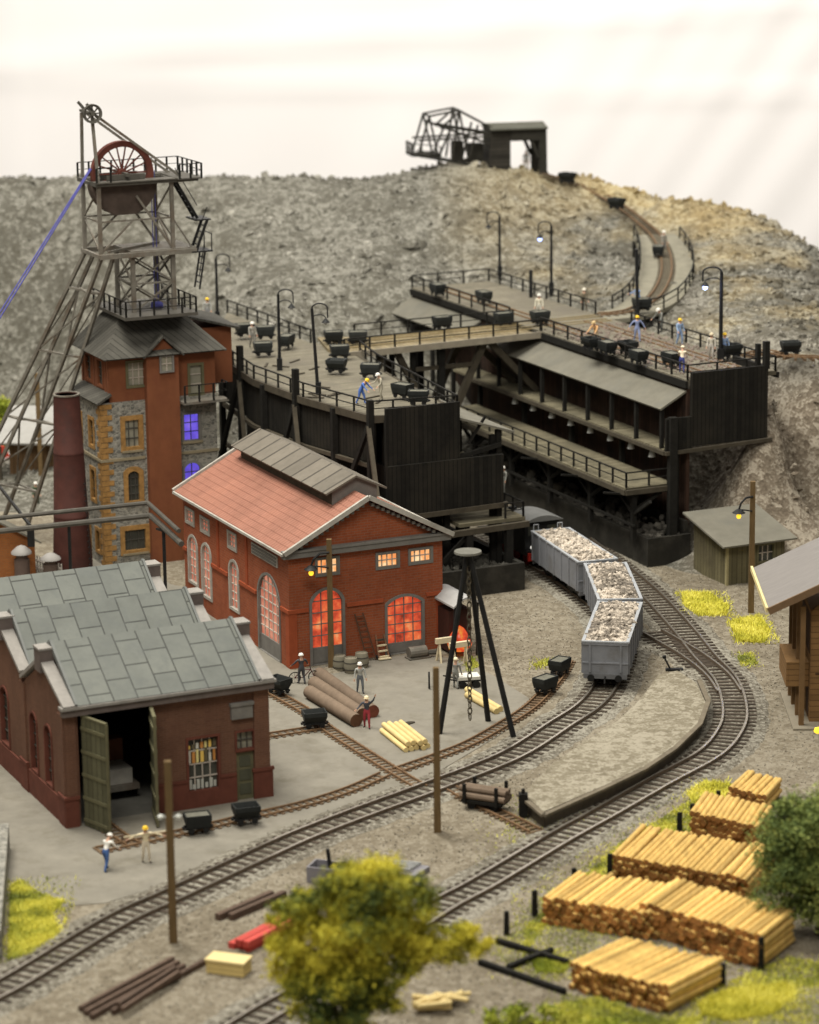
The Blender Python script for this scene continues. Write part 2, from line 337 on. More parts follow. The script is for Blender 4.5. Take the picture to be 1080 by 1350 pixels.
SLATEP=plain('slate_edge',(0.145,0.15,0.142),0.7,0.2,1.2,0.1)
STUB=plain('stub_brown',(0.125,0.10,0.09),0.8,0.25,1.5,0.2)
OLIVE=planks('olive_door',(0.10,0.095,0.055),(0.05,0.047,0.03),'x',0.2,0.8,0.42)
OLIVEF=plain('olive_frame',(0.125,0.115,0.065),0.8,0.2,1.5,0.15)
GLASS=plain('dusty_glass',(0.06,0.06,0.05),0.15,0.4,1.0,0.0)
GLASSP=plain('pale_glass',(0.26,0.245,0.19),0.2,0.3,0.8,0.0)
STONEW=None
def stone_mat():
    m,t,b=nt('rough_stone'); v=coords(t,(1,1,1.5)); vo=N(t,'ShaderNodeTexVoronoi',feature='F1',i_Scale=3.4); t.links.new(v,vo.inputs['Vector'])
    ve=N(t,'ShaderNodeTexVoronoi',feature='DISTANCE_TO_EDGE',i_Scale=3.4); t.links.new(v,ve.inputs['Vector'])
    sx=t.nodes.new('ShaderNodeSeparateColor'); t.links.new(vo.outputs['Color'],sx.inputs[0])
    c=ramp(t,sx.outputs[0],[(0.0,(0.10,0.098,0.088)),(0.5,(0.185,0.178,0.155)),(1.0,(0.30,0.285,0.25))])
    lt=N(t,'ShaderNodeMapRange'); lt.inputs[1].default_value=0.02; lt.inputs[2].default_value=0.10; t.links.new(ve.outputs['Distance'],lt.inputs[0])
    c=mixc(t,lt.outputs[0],(0.30,0.28,0.235),c); t.links.new(c,b.inputs['Base Color']); b.inputs['Roughness'].default_value=0.9; bump(t,b,lt.outputs[0],0.6,0.05); return m
STONEW=stone_mat()
OCHRE=plain('ochre_quoin',(0.30,0.165,0.055),0.9,0.45,3.0,0.3)
TOWB=plain('tower_render',(0.185,0.066,0.030),0.85,0.22,0.8,0.15,dirt=(0.15,0.05,0.025),stretch=(1,1,0.5))
TOWBD=planks('tower_boards',(0.17,0.062,0.03),(0.08,0.03,0.015),'xy',0.3,0.85,0.4,grime=(0.11,0.045,0.025))
TROOF=planks('tower_roof_boards',(0.068,0.064,0.054),(0.03,0.028,0.024),'xy',0.25,0.8,0.55,grime=(0.05,0.047,0.04))
CHIM=plain('chimney_rust',(0.060,0.021,0.016),0.7,0.3,1.0,0.2,dirt=(0.042,0.02,0.017))
POLE=plain('pole_wood',(0.135,0.088,0.04),0.85,0.3,2.0,0.3,stretch=(3,3,0.5))
LOGS=plain('log_bark_yellow',(0.64,0.42,0.135),0.9,0.34,1.2,0.2,stretch=(3,0.6,3),rnd=0.34)
LOGE=plain('log_end_brown',(0.30,0.135,0.04),0.85,0.55,3.0,0.3,rnd=0.5)
TIMB=plain('pale_timber',(0.62,0.48,0.22),0.75,0.15,1.2,0.15,rnd=0.12)
PIPEB=plain('brown_log',(0.165,0.12,0.085),0.8,0.25,1.5,0.2,rnd=0.15)
REDT=plain('red_beam',(0.50,0.07,0.055),0.6,0.2,1.5,0.1,rnd=0.15)
RUST=plain('rusty_steel',(0.10,0.066,0.048),0.8,0.35,2.0,0.3,rnd=0.2)
CRATE=planks('yellow_crate',(0.66,0.50,0.20),(0.35,0.25,0.1),'z',0.15,0.75,0.24)
WAGON=plain('wagon_grey',(0.19,0.195,0.21),0.7,0.15,1.2,0.1,dirt=(0.13,0.125,0.12))
WAGONL=plain('wagon_rim',(0.30,0.31,0.325),0.6,0.15,1.2,0.1)
RED=plain('signal_red',(0.42,0.03,0.02),0.5,0.2,2.0,0.0)
CREAM=plain('cream_wood',(0.62,0.53,0.36),0.75,0.15,2.0,0.1)
HUTW=planks('hut_olive_boards',(0.115,0.10,0.055),(0.06,0.052,0.03),'xy',0.25,0.85,0.4,grime=(0.08,0.068,0.04))
HOUSEW=planks('house_brown_boards',(0.20,0.112,0.045),(0.11,0.06,0.025),'z',0.2,0.85,0.35)
HOUSED=plain('house_dark_wood',(0.06,0.032,0.018),0.85,0.3,1.5,0.2)
HROOF=plain('house_roof_grey',(0.19,0.175,0.165),0.8,0.12,0.9,0.2,stretch=(1,4,1))
FASCIA=plain('yellow_fascia',(0.62,0.52,0.26),0.7,0.15,1.5,0.1)
CLOTH=plain('white_cloth',(0.84,0.805,0.785),0.95,0.02,0.05,0.0)
TUBM=plain('tub_black',(0.022,0.024,0.023),0.6,0.4,1.5,0.15,rnd=0.3)
def leafmat(name,c1,c2,c3):
    m,t,b=nt(name); g=t.nodes.new('ShaderNodeNewGeometry'); nz0=N(t,'ShaderNodeTexNoise',i_Scale=0.42,i_Detail=3.0); t.links.new(g.outputs['Position'],nz0.inputs['Vector']); nz=N(t,'ShaderNodeMath',operation='MULTIPLY_ADD'); nz.inputs[1].default_value=2.2; nz.inputs[2].default_value=-0.55; t.links.new(nz0.outputs['Fac'],nz.inputs[0])
    a=N(t,'ShaderNodeMath',operation='MULTIPLY_ADD'); a.inputs[1].default_value=0.42; t.links.new(g.outputs['Random Per Island'],a.inputs[0]); t.links.new(nz.outputs[0],a.inputs[2])
    c=ramp(t,a.outputs[0],[(0.42,c1),(0.72,c2),(1.0,c3)]); t.links.new(c,b.inputs['Base Color']); b.inputs['Roughness'].default_value=0.8
    return m
LEAF1=leafmat('leaf_olive',(0.09,0.125,0.035),(0.36,0.345,0.035),(0.66,0.58,0.065))
LEAF2=leafmat('leaf_dark',(0.08,0.115,0.035),(0.20,0.25,0.065),(0.38,0.41,0.12))
LEAF3=leafmat('leaf_lime',(0.16,0.20,0.02),(0.34,0.38,0.04),(0.48,0.46,0.08))
GRASSY=leafmat('grass_yellow',(0.44,0.42,0.05),(0.66,0.61,0.075),(0.80,0.74,0.15))
GRASSG=leafmat('grass_green',(0.18,0.21,0.04),(0.42,0.43,0.06),(0.66,0.62,0.10))
BARK=plain('bark',(0.07,0.05,0.035),0.9,0.3,3.0,0.5)
SKIN=plain('skin',(0.52,0.30,0.20),0.6,0.05,3.0,0.0)
_cm={}
def flat(c, rough=0.75):
    k=(tuple(c),rough)
    if k not in _cm: _cm[k]=plain('cloth_paint_%d'%len(_cm),tuple(c),rough,0.12,4.0,0.0)
    return _cm[k]
def bulb(name,c,s):
    m,t,b=nt(name); b.inputs['Emission Color'].default_value=(*c,1); b.inputs['Emission Strength'].default_value=s; b.inputs['Base Color'].default_value=(*c,1); return m
YBULB=bulb('yellow_bulb',(1.0,0.62,0.04),1.3); WBULB=bulb('blue_white_bulb',(0.42,0.52,1.0),3.2)

# ================================================================== SETTING
g=MB(); g.box((-130,-110,-0.5),(150,138,0.0)); props(g.build('ground',GROUND),kind='structure')

# ---- hill: a height field through surveyed points
hp=[]
def hc(px,py,z): p=site(px,py,z); hp.append((p.x,p.y,z))
def hs(s,t,z): p=W(s,t,z); hp.append((p.x,p.y,z))
for px,py,z in [(0,230,19.6),(100,234,19.3),(200,236,19.2),(300,231,19.6),(400,232,19.6),(470,237,19.4),(530,237,19.3),(560,222,20.2),(600,213,20.6),(650,224,20.0),(690,222,20.0),
                (750,240,18.5),(790,256,17.5),(815,271,16.9),(845,290,15.6),(868,292,15.9),
                (0,300,15.5),(150,320,14.5),(300,310,15.6),(420,300,16.0),(520,300,16.2),(0,400,9),(100,420,8.5),(230,380,11.5),(300,395,12.4),(420,360,13.8),(620,300,16.2),(700,290,16.2),(770,300,15.5),
                (0,480,4.0),(60,510,2.5),(0,545,0.4),(60,560,0.2),(200,520,3),
                (310,405,12.3),(405,450,12.0),(470,430,12.2),(540,380,13.0),(600,360,13.1),(700,370,12.9),(770,390,12.7),(800,340,13.6),(830,350,12.7),(820,390,12.4),
                (925,330,15.2),(960,360,14.2),(920,420,12.9),(1000,380,14.6),(1045,420,13.7),(960,445,12.8),(1042,468,12.8),(1075,500,11.5),(1010,500,12.3),
                (992,575,8.5),(1030,560,9.2),(1075,590,7.0),(1000,610,6.0),(960,620,4.6),(1060,640,4.2),(1000,650,3.4),(930,650,2.4),(905,690,0.4),(1045,690,1.6),(1085,700,1.2),(1100,660,3.4)]: hc(px,py,z)
for s,t,z in [(33.6,25,0.6),(33.6,35,0.8),(33.6,45,1.0),(36,25,2.6),(37.5,25,5.5),(37,35,3.0),(41.6,27,11.6),(41.5,40,12.2),(41.5,55,12.4),(40,45,10.5),(36,60,6),(34,68,9.5),(38,72,12.6),
              (31,40,0),(31,50,0),(25,40,0),(25,50,0),(25,58,0.2),(27,66,5),(22,66,6),(20,60,4.5),(24,76,12.6),(17,56,0.2),(10,50,0),(10,58,0.3),(4,56,0),(12,68,7),(17,72,11.9),(0,62,0.5),(-10,60,-0.2),(-20,60,-0.3),
              (30,20,-0.3),(36,18,-0.3),(40,10,-0.3),(40,17,0.3),(46,16,2.2),(46,5,-0.2),(34,10,-0.4),(20,20,-0.4),(20,30,-0.4),(0,30,-0.4),(-10,40,-0.4),(-22,50,-0.4),(56,20,3.5),(60,5,1.5)]: hs(s,t,z)
for x,y,z in [(-70,40,-.5),(-70,70,0.),(-80,100,9),(-80,165,2),(-80,112,17),(-40,185,2),(0,185,2),(40,180,2),(140,60,-2),(90,40,5),(80,20,3),(70,0,0.5),(-60,200,0),(60,200,0),(100,190,0)]: hp.append((x,y,z))
for k in range(13):
    q=hp[k]; hp.append((q[0]*1.12,q[1]+16,q[2]-9)); hp.append((q[0]*1.2,q[1]+40,q[2]-16))
for q in [(771,231,18.9),(803,244,18.4),(828,253,18.0),(866,260,17.8),(916,264,17.5),(960,272,17.0),(985,277,16.8),(1004,285,16.4),(1023,300,15.9),(1055,321,15.1),(1080,338,14.5),(1130,385,13.2)]:
    hc(*q); q=hp[-1]; hp.append((q[0]+5,q[1]+9,q[2]-4.5)); hp.append((q[0]+14,q[1]+22,q[2]-11)); hp.append((q[0]+26,q[1]+40,q[2]-17))
hp=np.array([q for k,q in enumerate(hp)]); XY=hp[:,:2]
D=np.hypot(XY[:,None,0]-XY[None,:,0],XY[:,None,1]-XY[None,:,1])
n_=len(hp); A_=np.zeros((n_+3,n_+3)); A_[:n_,:n_]=D+np.eye(n_)*(-0.35); A_[:n_,n_]=1; A_[:n_,n_+1:]=XY; A_[n_,:n_]=1; A_[n_+1:,:n_]=XY.T
wt=np.linalg.solve(A_,np.r_[hp[:,2],0,0,0])
def height(x,y):
    x=np.asarray(x,float); y=np.asarray(y,float); sh=x.shape; x=x.ravel(); y=y.ravel(); out=np.zeros(len(x))
    for k in range(0,len(x),20000):
        d=np.hypot(x[k:k+20000,None]-XY[None,:,0],y[k:k+20000,None]-XY[None,:,1]); out[k:k+20000]=d@wt[:n_]+wt[n_]+wt[n_+1]*x[k:k+20000]+wt[n_+2]*y[k:k+20000]
    return out.reshape(sh)
xs=np.arange(-75,100,0.55); ys=np.arange(5,175,0.55)
GX,GY=np.meshgrid(xs,ys); HZ=height(GX,GY)
def fract_noise(X,Y,sc,oct_=4,seed=0):
    r=np.random.default_rng(seed); out=np.zeros_like(X); amp=1.0
    for o in range(oct_):
        n=128; grid=r.random((n,n)); u=X*sc*2**o; v=Y*sc*2**o
        i=np.floor(u).astype(int); j=np.floor(v).astype(int); fu=u-i; fv=v-j; fu=fu*fu*(3-2*fu); fv=fv*fv*(3-2*fv)
        g00=grid[j%n,i%n]; g10=grid[j%n,(i+1)%n]; g01=grid[(j+1)%n,i%n]; g11=grid[(j+1)%n,(i+1)%n]
        out+=amp*((g00*(1-fu)+g10*fu)*(1-fv)+(g01*(1-fu)+g11*fu)*fv-0.5); amp*=0.5
    return out
slope_mask=np.clip((HZ-0.2)/2.0,0,1)
HZ2=HZ+slope_mask*(fract_noise(GX,GY,0.16,4,3)*0.42+fract_noise(GX,GY,0.9,2,5)*0.16)
nx,ny=len(xs),len(ys)
vs=np.stack([GX.ravel(),GY.ravel(),HZ2.ravel()],1)
idx=np.arange(nx*ny).reshape(ny,nx); q=np.stack([idx[:-1,:-1],idx[:-1,1:],idx[1:,1:],idx[1:,:-1]],-1).reshape(-1,4)
keep=(HZ2.ravel()[q].max(1)>-0.25); q=q[keep]
def npmesh(name,vs,faces,mat,smooth=False):
    me=bpy.data.meshes.new(name); k=faces.shape[1]; me.vertices.add(len(vs)); me.vertices.foreach_set('co',vs.astype(np.float32).ravel())
    me.loops.add(faces.size); me.loops.foreach_set('vertex_index',faces.astype(np.int32).ravel()); me.polygons.add(len(faces))
    me.polygons.foreach_set('loop_start',np.arange(0,faces.size,k,dtype=np.int32)); me.polygons.foreach_set('loop_total',np.full(len(faces),k,dtype=np.int32))
    me.materials.append(mat); me.update(calc_edges=True)
    me.polygons.foreach_set('use_smooth',[smooth]*len(faces)); me.validate(); o=bpy.data.objects.new(name,me); COL.objects.link(o); return o
props(npmesh('hill',vs,q,HILL,True),kind='structure')
def hz(x,y): return float(height(np.array([x]),np.array([y]))[0])

# ---- loose stones: nobody could count them
ICO=bmesh.new(); bmesh.ops.create_icosphere(ICO,subdivisions=1,radius=1.0); IV=np.array([v.co[:] for v in ICO.verts]); IF=np.array([[v.index for v in f.verts] for f in ICO.faces]); ICO.free()
OV=np.array([(1,0,0),(-1,0,0),(0,1,0),(0,-1,0),(0,0,1),(0,0,-1)],float); OF=np.array([(0,2,4),(2,1,4),(1,3,4),(3,0,4),(2,0,5),(1,2,5),(3,1,5),(0,3,5)])
def rocks(name,pos,size,mat,parent=None,flat_=0.6,base=(IV,IF)):
    BV,BF=base; n=len(pos); r=RNG
    ax=r.normal(size=(n,4)); ax/=np.linalg.norm(ax,axis=1)[:,None]; w_,x,y,z=ax.T
    R=np.stack([1-2*(y*y+z*z),2*(x*y-z*w_),2*(x*z+y*w_),2*(x*y+z*w_),1-2*(x*x+z*z),2*(y*z-x*w_),2*(x*z-y*w_),2*(y*z+x*w_),1-2*(x*x+y*y)],1).reshape(n,3,3)
    sc=np.stack([r.uniform(.7,1.3,n),r.uniform(.6,1.1,n),r.uniform(flat_*.6,flat_*1.3,n)],1)*np.asarray(size).reshape(-1,1)
    V=BV[None]*sc[:,None,:]*(1+r.uniform(-.22,.22,(n,len(BV),1))); V=np.einsum('nij,nkj->nki',R,V)+np.asarray(pos)[:,None,:]
    F=(BF[None]+(np.arange(n)*len(BV))[:,None,None]).reshape(-1,3)
    o=npmesh(name,V.reshape(-1,3),F,mat)
    if parent: o.parent=parent
    return o
def hill_points(n,x0,x1,y0,y1,zmin):
    px=RNG.uniform(x0,x1,n*2); py=RNG.uniform(y0,y1,n*2); 
    i=((px-xs[0])/0.55).astype(int).clip(0,nx-2); j=((py-ys[0])/0.55).astype(int).clip(0,ny-2); z=HZ2[j,i]
    ok=z>zmin; return np.stack([px,py,z],1)[ok][:n]
hpnts=hill_points(34000,-62,80,15,132,0.3)
soil=(hpnts[:,0]>20)&(hpnts[:,2]<9.5)&(RNG.random(len(hpnts))<.75); hpnts=hpnts[~soil]
props(rocks('loose_slate',hpnts,RNG.gamma(1.8,0.085,len(hpnts))+0.09,STONE_CHIP,flat_=.38),label='grey slate chips lying loose all over the spoil hill',cat='stones',kind='stuff')

# ---- backdrop cloth with soft folds
bx=np.linspace(-150,150,160); bz=np.linspace(-40,110,90); BX,BZ=np.meshgrid(bx,bz)
u=BX-0.70*(BZ-18)
w_=lambda c,s,a:a*np.exp(-((u-c)/s)**2)
fold=w_(-38,9,.5)+w_(-12,12,.6)+w_(6,7,.4)+w_(22,4.5,.5)+w_(30,3.6,.6)+w_(37,3.0,.6)+w_(43,3.4,.75)+w_(51,3.6,.8)+w_(60,4,.8)+w_(70,5,.9)
fold+=fract_noise(BX,BZ,0.018,2,11)*2.6+w_(-62,1.2,.35)+0.35*np.exp(-((BZ-24-0.06*BX)/1.3)**2)+0.3*np.exp(-((BZ-17+0.03*BX)/1.0)**2)+0.5*np.sin(BX*0.09+BZ*0.03)+0.25*np.exp(-((BX+52)/1.0)**2)
BY=222-fold-0.0*BX
vs=np.stack([BX.ravel(),BY.ravel(),BZ.ravel()],1); idx=np.arange(BX.size).reshape(BX.shape); q=np.stack([idx[:-1,:-1],idx[:-1,1:],idx[1:,1:],idx[1:,:-1]],-1).reshape(-1,4)
props(npmesh('backdrop',vs,q,CLOTH,True),kind='structure')

# ---- yard paving, loading platform, sandy path
def ground_poly(name,pts,z,mat,th=0.3,lo=None,sub=True):
    P=[site(x,y,z) for x,y in pts]; m=MB(); m.prism([(p.x,p.y) for p in P],z-th if lo is None else lo,z); o=m.build(name,mat); recalc(o); return o
yard=[(-60,985),(-60,1180),(20,1160),(70,1196),(140,1190),(230,1162),(320,1130),(400,1097),(480,1066),(548,1034),(600,1004),(660,968),(700,938),(697,920),(650,890),(600,868),(545,862),(470,872),(385,884),(352,862),(335,795),(225,770),(180,735),(60,735),(-60,735)]
props(ground_poly('yard_paving',yard,0.035,YARD),kind='structure')
plat=[(690,1046),(717,1070),(800,1034),(850,1010),(888,984),(920,953),(930,925),(918,900),(893,884),(868,890),(846,920),(815,950),(770,978),(725,1010)]
o=props(ground_poly('loading_platform',plat,0.95,PLAT,lo=-0.1),kind='structure')
PW=plain('platform_wall',(0.105,0.088,0.065),0.9,0.3,1.5,0.3); o.data.materials.append(PW)
for f in o.data.polygons:
    if abs(f.normal.z)<0.5: f.material_index=1
m=MB(); ed=[site(x,y,0.95) for x,y in [(684,1047),(717,1075),(800,1038),(850,1014),(889,988),(923,955),(934,925),(922,897)]]
for a,b in zip(ed,ed[1:]): m.bar(a+Vector((0,0,0.0)),b+Vector((0,0,0.0)),0.3,0.14)
props(m.build('stone_kerb',plain('kerb_stone',(0.15,0.125,0.09),0.9,0.3,1.5,0.3)),label='low stone kerb edging the curved gravel loading platform',cat='kerb')

# ================================================================== RAILWAY TRACKS
def track(name,label,pts,gauge=1.435,step=0.68,sl=2.6,sw=0.26,rh=0.17,base=0.10,mats=None,ballast=True,railw=0.085,skip=0,group=None,zoff=0.0,origin=None):
    rm,tm,sm = mats or (RAIL,RAILTOP,SLEEPER)
    P=spline(pts,0.34); o0=P[len(P)//2].copy(); root=thing(name,label,'railway track',o0,0,group)
    for sg in (-1,1):
        m=MB(off=o0); prev=None; rings=[]
        for i,p in enumerate(P):
            t=tang(P,i); n=Vector((t.y,-t.x,0)).normalized(); c=p+n*(sg*gauge/2); z=c.z+base+zoff
            w=railw; rings.append([(c-n*w)+Vector((0,0,z-c.z)),(c+n*w)+Vector((0,0,z-c.z)),(c+n*w*0.8)+Vector((0,0,z-c.z+rh)),(c-n*w*0.8)+Vector((0,0,z-c.z+rh))])
        vs=[v for r in rings for v in r]; k=len(rings); 
        m.mi=0; m.add(vs,[(i*4+a,i*4+(a+1)%4,i*4+4+(a+1)%4,i*4+4+a) for i in range(k-1) for a in (0,1,3)]+[(0,1,2,3),(4*k-1,4*k-2,4*k-3,4*k-4)])
        m.mi=1; m.add([r[2] for r in rings]+[r[3] for r in rings],[(i,i+1,k+i+1,k+i) for i in range(k-1)])
        ro=m.build('rail',[rm,tm],root); recalc(ro)
    S=spline(pts,step); me=None; order=sorted(range(len(S)),key=lambda i:(S[i]-EYE).length); near=set(order[:98]); rest=MB(off=o0)
    for i,p in enumerate(S):
        if i<skip: continue
        t=tang(S,i); a=math.atan2(t.y,t.x); jit=random.uniform(-.03,.03)
        if i in near:
            if me is None:
                b=MB(); b.box((-sw/2,-sl/2,-0.06),(sw/2,sl/2,base)); so=b.build('sleeper',sm,root); me=so.data
            else: so=bpy.data.objects.new('sleeper',me); COL.objects.link(so); so.parent=root
            so.location=(p-o0)+Vector((0,0,zoff+random.uniform(-.012,.0))); so.rotation_euler=(0,0,a+jit)
        else:
            d=Vector((t.x,t.y,0)).normalized(); n=Vector((d.y,-d.x,0)); c=p+Vector((0,0,zoff+base/2-0.03)); rest.bar(c-n*sl/2,c+n*sl/2,sw,base+0.06)
    if rest.v: props(rest.build('sleeper',sm,root),kind='stuff')
    return root,P
def ballast(name,pts,w,z):
    P=spline(pts,0.6); m=MB(); vs=[]
    for i,p in enumerate(P):
        t=tang(P,i); n=Vector((t.y,-t.x,0)).normalized(); j=lambda:random.uniform(-.12,.12)
        for k,(d,h) in enumerate(((-w,0.0),(-w*.72,z),(w*.72,z),(w,0.0))): q=p+n*(d+(j() if k in (0,3) else 0)); vs.append((q.x,q.y,p.z+h+0.004))
    k=len(P); m.add(vs,[(i*4+a,i*4+a+1,i*4+5+a,i*4+4+a) for i in range(k-1) for a in range(3)]); o=m.build(name,BALLAST); recalc(o); return props(o,kind='structure'),P
S0=lambda L,z=0.0:[site(x,y,z) for x,y in L]
t1=[(-90,1345),(0,1309),(150,1220),(230,1183),(340,1132),(400,1105),(480,1074),(570,1041),(673,1000),(740,958),(775,935),(796,911),(811,877),(814,852),(809,826),(796,806),(769,785),(740,765),(711,748),(680,732),(648,715),(618,700)]
t2=[(270,1395),(350,1340),(470,1275),(573,1204),(640,1167),(737,1109),(800,1074),(870,1034),(935,998),(962,968),(969,940),(958,901),(928,867),(902,834),(866,794),(838,768),(805,742),(770,716),(745,690),(722,668)]
t3=[(962,915),(945,892),(915,868),(885,850),(857,834)]
ballast('ballast_bed',S0(t1),2.05,0.09); ballast('ballast_bed',S0(t2),2.05,0.085); ballast('ballast_bed',S0(t3),1.9,0.08)
_,P1=track('railway_track','grey main line curving past the front of the yard to the ore wagons',S0(t1,0.05))
track('railway_track','outer rail line curving round the loading platform beside the log stacks',S0(t2,0.05))
track('railway_track','short spur of rails branching from the outer curve toward the last ore wagon',S0(t3,0.055),skip=9)
n1=[(352,910),(403,939),(429,960),(475,990),(518,1017),(556,1040)]
n2=[(350,972),(395,965),(430,959)]
n3=[(130,1122),(190,1110),(262,1094),(330,1078),(400,1062),(460,1043),(508,1022)]
n4=[(524,1017),(575,999),(620,981),(666,955),(703,930),(733,897),(748,872)]
n5=[(126,1078),(150,1098),(178,1116)]
n6=[(594,1040),(630,1060),(670,1079),(708,1098)]
NM=(NARROW,NARROW,NSLEEP)
for L,lab in ((n1,'narrow tub track running straight down the yard to the main line'),(n2,'short rusty narrow track stub crossing the yard in front of the fallen tub'),(n3,'rusty narrow track along the front of the brick engine shed'),(n4,'narrow tub track curving past the tripod hoist to two black tubs'),(n5,'rails leading out of the open shed door'),(n6,'thin narrow rails under the loaded timber bogie by the platform end')):
    track('narrow_track',lab,S0(L,0.04),gauge=0.72,step=0.5,sl=1.15,sw=0.2,rh=0.10,base=0.06,mats=NM,railw=0.055)
# pebbles strewn over the bare ground
def spread(polys,n,z,mat,name,label,smin,smax):
    pts=[]
    for poly in polys:
        P=[site(x,y,0) for x,y in poly]; X=[p.x for p in P]; Y=[p.y for p in P]
        c=0
        while c<n:
            x=random.uniform(min(X),max(X)); y=random.uniform(min(Y),max(Y)); ins=False; j=len(P)-1
            for i in range(len(P)):
                if (Y[i]>y)!=(Y[j]>y) and x<(X[j]-X[i])*(y-Y[i])/(Y[j]-Y[i])+X[i]: ins=not ins
                j=i
            if ins: pts.append((x,y,z)); c+=1
    pts=np.array(pts); return props(rocks(name,pts,RNG.uniform(smin,smax,len(pts))**1.0,mat,base=(OV,OF)),label=label,cat='gravel',kind='stuff')
spread([[(610,790),(760,770),(900,735),(1085,810),(1085,1350),(0,1352),(0,1322),(240,1212),(570,1062),(700,1012),(790,942),(720,925),(700,900),(640,880),(605,860)]],15000,0.01,PEBBLE,'gravel_pebbles','small grey pebbles strewn over the bare gravel between the tracks',0.03,0.085)
# ballast stones around the sleepers
bp=[]
for L in (t1,t2,t3):
    P=spline(S0(L),0.5)
    for i,p in enumerate(P):
        t=tang(P,i); n=Vector((t.y,-t.x,0))
        for k in range(9):
            d=random.uniform(-1.95,1.95); e=random.uniform(-.25,.25); q=p+n*d+t*e; bp.append((q.x,q.y,0.09 if abs(d)<1.4 else 0.05))
bp=np.array(bp); props(rocks('ballast_stones',bp,RNG.uniform(0.04,0.10,len(bp)),PEBBLE,base=(OV,OF)),label='loose ballast stones between and beside the sleepers of the two main lines',cat='ballast',kind='stuff')

# ================================================================== RED MACHINE HALL
def arch_poly(x0,x1,z0,z1,rise=None,n=14):
    """outline of an arched opening in (x,z)"""
    w=(x1-x0)/2; rise=w if rise is None else rise; xc=(x0+x1)/2; zs=z1-rise; R=(w*w+rise*rise)/(2*rise); a0=math.asin(min(1,w/R)); pts=[(x0,z0),(x1,z0)]
    for k in range(n+1):
        a=a0-2*a0*k/n; pts.append((xc+R*math.sin(a), z1-R+R*math.cos(a)))
    return pts
def plate(m,poly,axis,d0,d1,holes=None):
    """extrude (u,z) polygon along the wall normal axis: 'y' wall uses x=u, 'x' wall uses y=u"""
    f=(lambda u,z,d:(u,d,z)) if axis=='y' else (lambda u,z,d:(d,u,z)); n=len(poly)
    m.add([f(u,z,d0) for u,z in poly]+[f(u,z,d1) for u,z in poly],[tuple(range(n)),tuple(range(2*n-1,n-1,-1))]+[(k,n+k,n+(k+1)%n,(k+1)%n) for k in range(n)])
def ringplate(m,outer,inner,axis,d0,d1):
    f=(lambda u,z,d:(u,d,z)) if axis=='y' else (lambda u,z,d:(d,u,z)); n=len(outer)
    vs=[f(u,z,d) for d in (d0,d1) for P in (outer,inner) for u,z in P]
    fs=[]
    for k in range(n):
        j=(k+1)%n; fs += [(k,j,n+j,n+k),(2*n+k,3*n+k,3*n+j,2*n+j),(k,2*n+k,2*n+j,j),(n+k,n+j,3*n+j,3*n+k)]
    m.add(vs,fs)
def grow(poly,d):
    xs_=[p[0] for p in poly]; zs_=[p[1] for p in poly]; cx=(min(xs_)+max(xs_))/2; cz=(min(zs_)+max(zs_))/2; hx=(max(xs_)-min(xs_))/2; hz_=(max(zs_)-min(zs_))/2
    return [(cx+(x-cx)*(hx+d)/hx, cz+(z-cz)*(hz_+d)/hz_) for x,z in poly]
def window(root,poly,axis,face,inward,glass,frame,bars,nv=2,nh=3,fw=0.16,bw=0.06,depth=0.14,panel=None,split=None,pn='window'):
    """pane set back in its opening; frame with glazing bars as its sub-part. inward: +1/-1 along the normal axis"""
    xs_=[p[0] for p in poly]; zs_=[p[1] for p in poly]; x0,x1,z0,z1=min(xs_),max(xs_),min(zs_),max(zs_)
    m=MB(); plate(m,poly,axis,face+inward*(depth+0.02),face+inward*(depth+0.10)); pane=m.build(pn,glass,root); recalc(pane)
    m=MB(); ringplate(m,grow(poly,fw*0.8),grow(poly,-fw*0.35),axis,face-inward*0.07,face+inward*(depth+0.01)); fo=m.build('frame',frame,pane); recalc(fo)
    m=MB(); a=face+inward*(depth-0.06); b=face+inward*(depth+0.012)
    def inside_top(x):
        zs=[]; n=len(poly)
        for i in range(n):
            (xa,za),(xb,zb)=poly[i],poly[(i+1)%n]
            if (xa-x)*(xb-x)<=0 and abs(xa-xb)>1e-6: zs.append(za+(zb-za)*(x-xa)/(xb-xa))
        return max(zs) if zs else z1
    def bx_(u0,u1,w0,w1):
        if axis=='y': m.box((u0,min(a,b),w0),(u1,max(a,b),w1))
        else: m.box((min(a,b),u0,w0),(max(a,b),u1,w1))
    zb=z0 if panel is None else panel
    for k in range(1,nv+1):
        x=x0+(x1-x0)*k/(nv+1); bx_(x-bw/2,x+bw/2,zb,inside_top(x)-0.02)
    for k in range(1,nh+1):
        z=zb+(z1-zb)*k/(nh+1); d=0.0
        # keep inside the arch
        xl=x0; xr=x1
        if inside_top(x0+0.02)<z:
            for s in range(60):
                xt=x0+(x1-x0)*0.5*s/60
                if inside_top(xt+1e-3)>z: xl=xt; xr=x1-(xt-x0); break
        bx_(xl,xr,z-bw/2,z+bw/2)
    m.build('glazing_bars',bars,pane)
    if panel is not None:
        m=MB(); a,b=face+inward*0.06,face+inward*(depth+0.015); 
        if axis=='y': m.box((x0,min(a,b),z0),(x1,max(a,b),panel)); m.box((x0+.15,face+inward*0.04 if inward>0 else face-0.07,z0+.15),(x1-.15,face+0.07 if inward>0 else face-0.04,panel-.15))
        else: m.box((min(a,b),x0,z0),(max(a,b),x1,panel))
        m.build('panel',GTRIM,pane)
    return pane
HW,HL,HE,HA=10.75,19.0,7.85,10.65
hall=thing('machine_hall','red brick machine hall with glowing arched windows and salmon tiled roof','building',W(-2.86,11.93,0),AX)
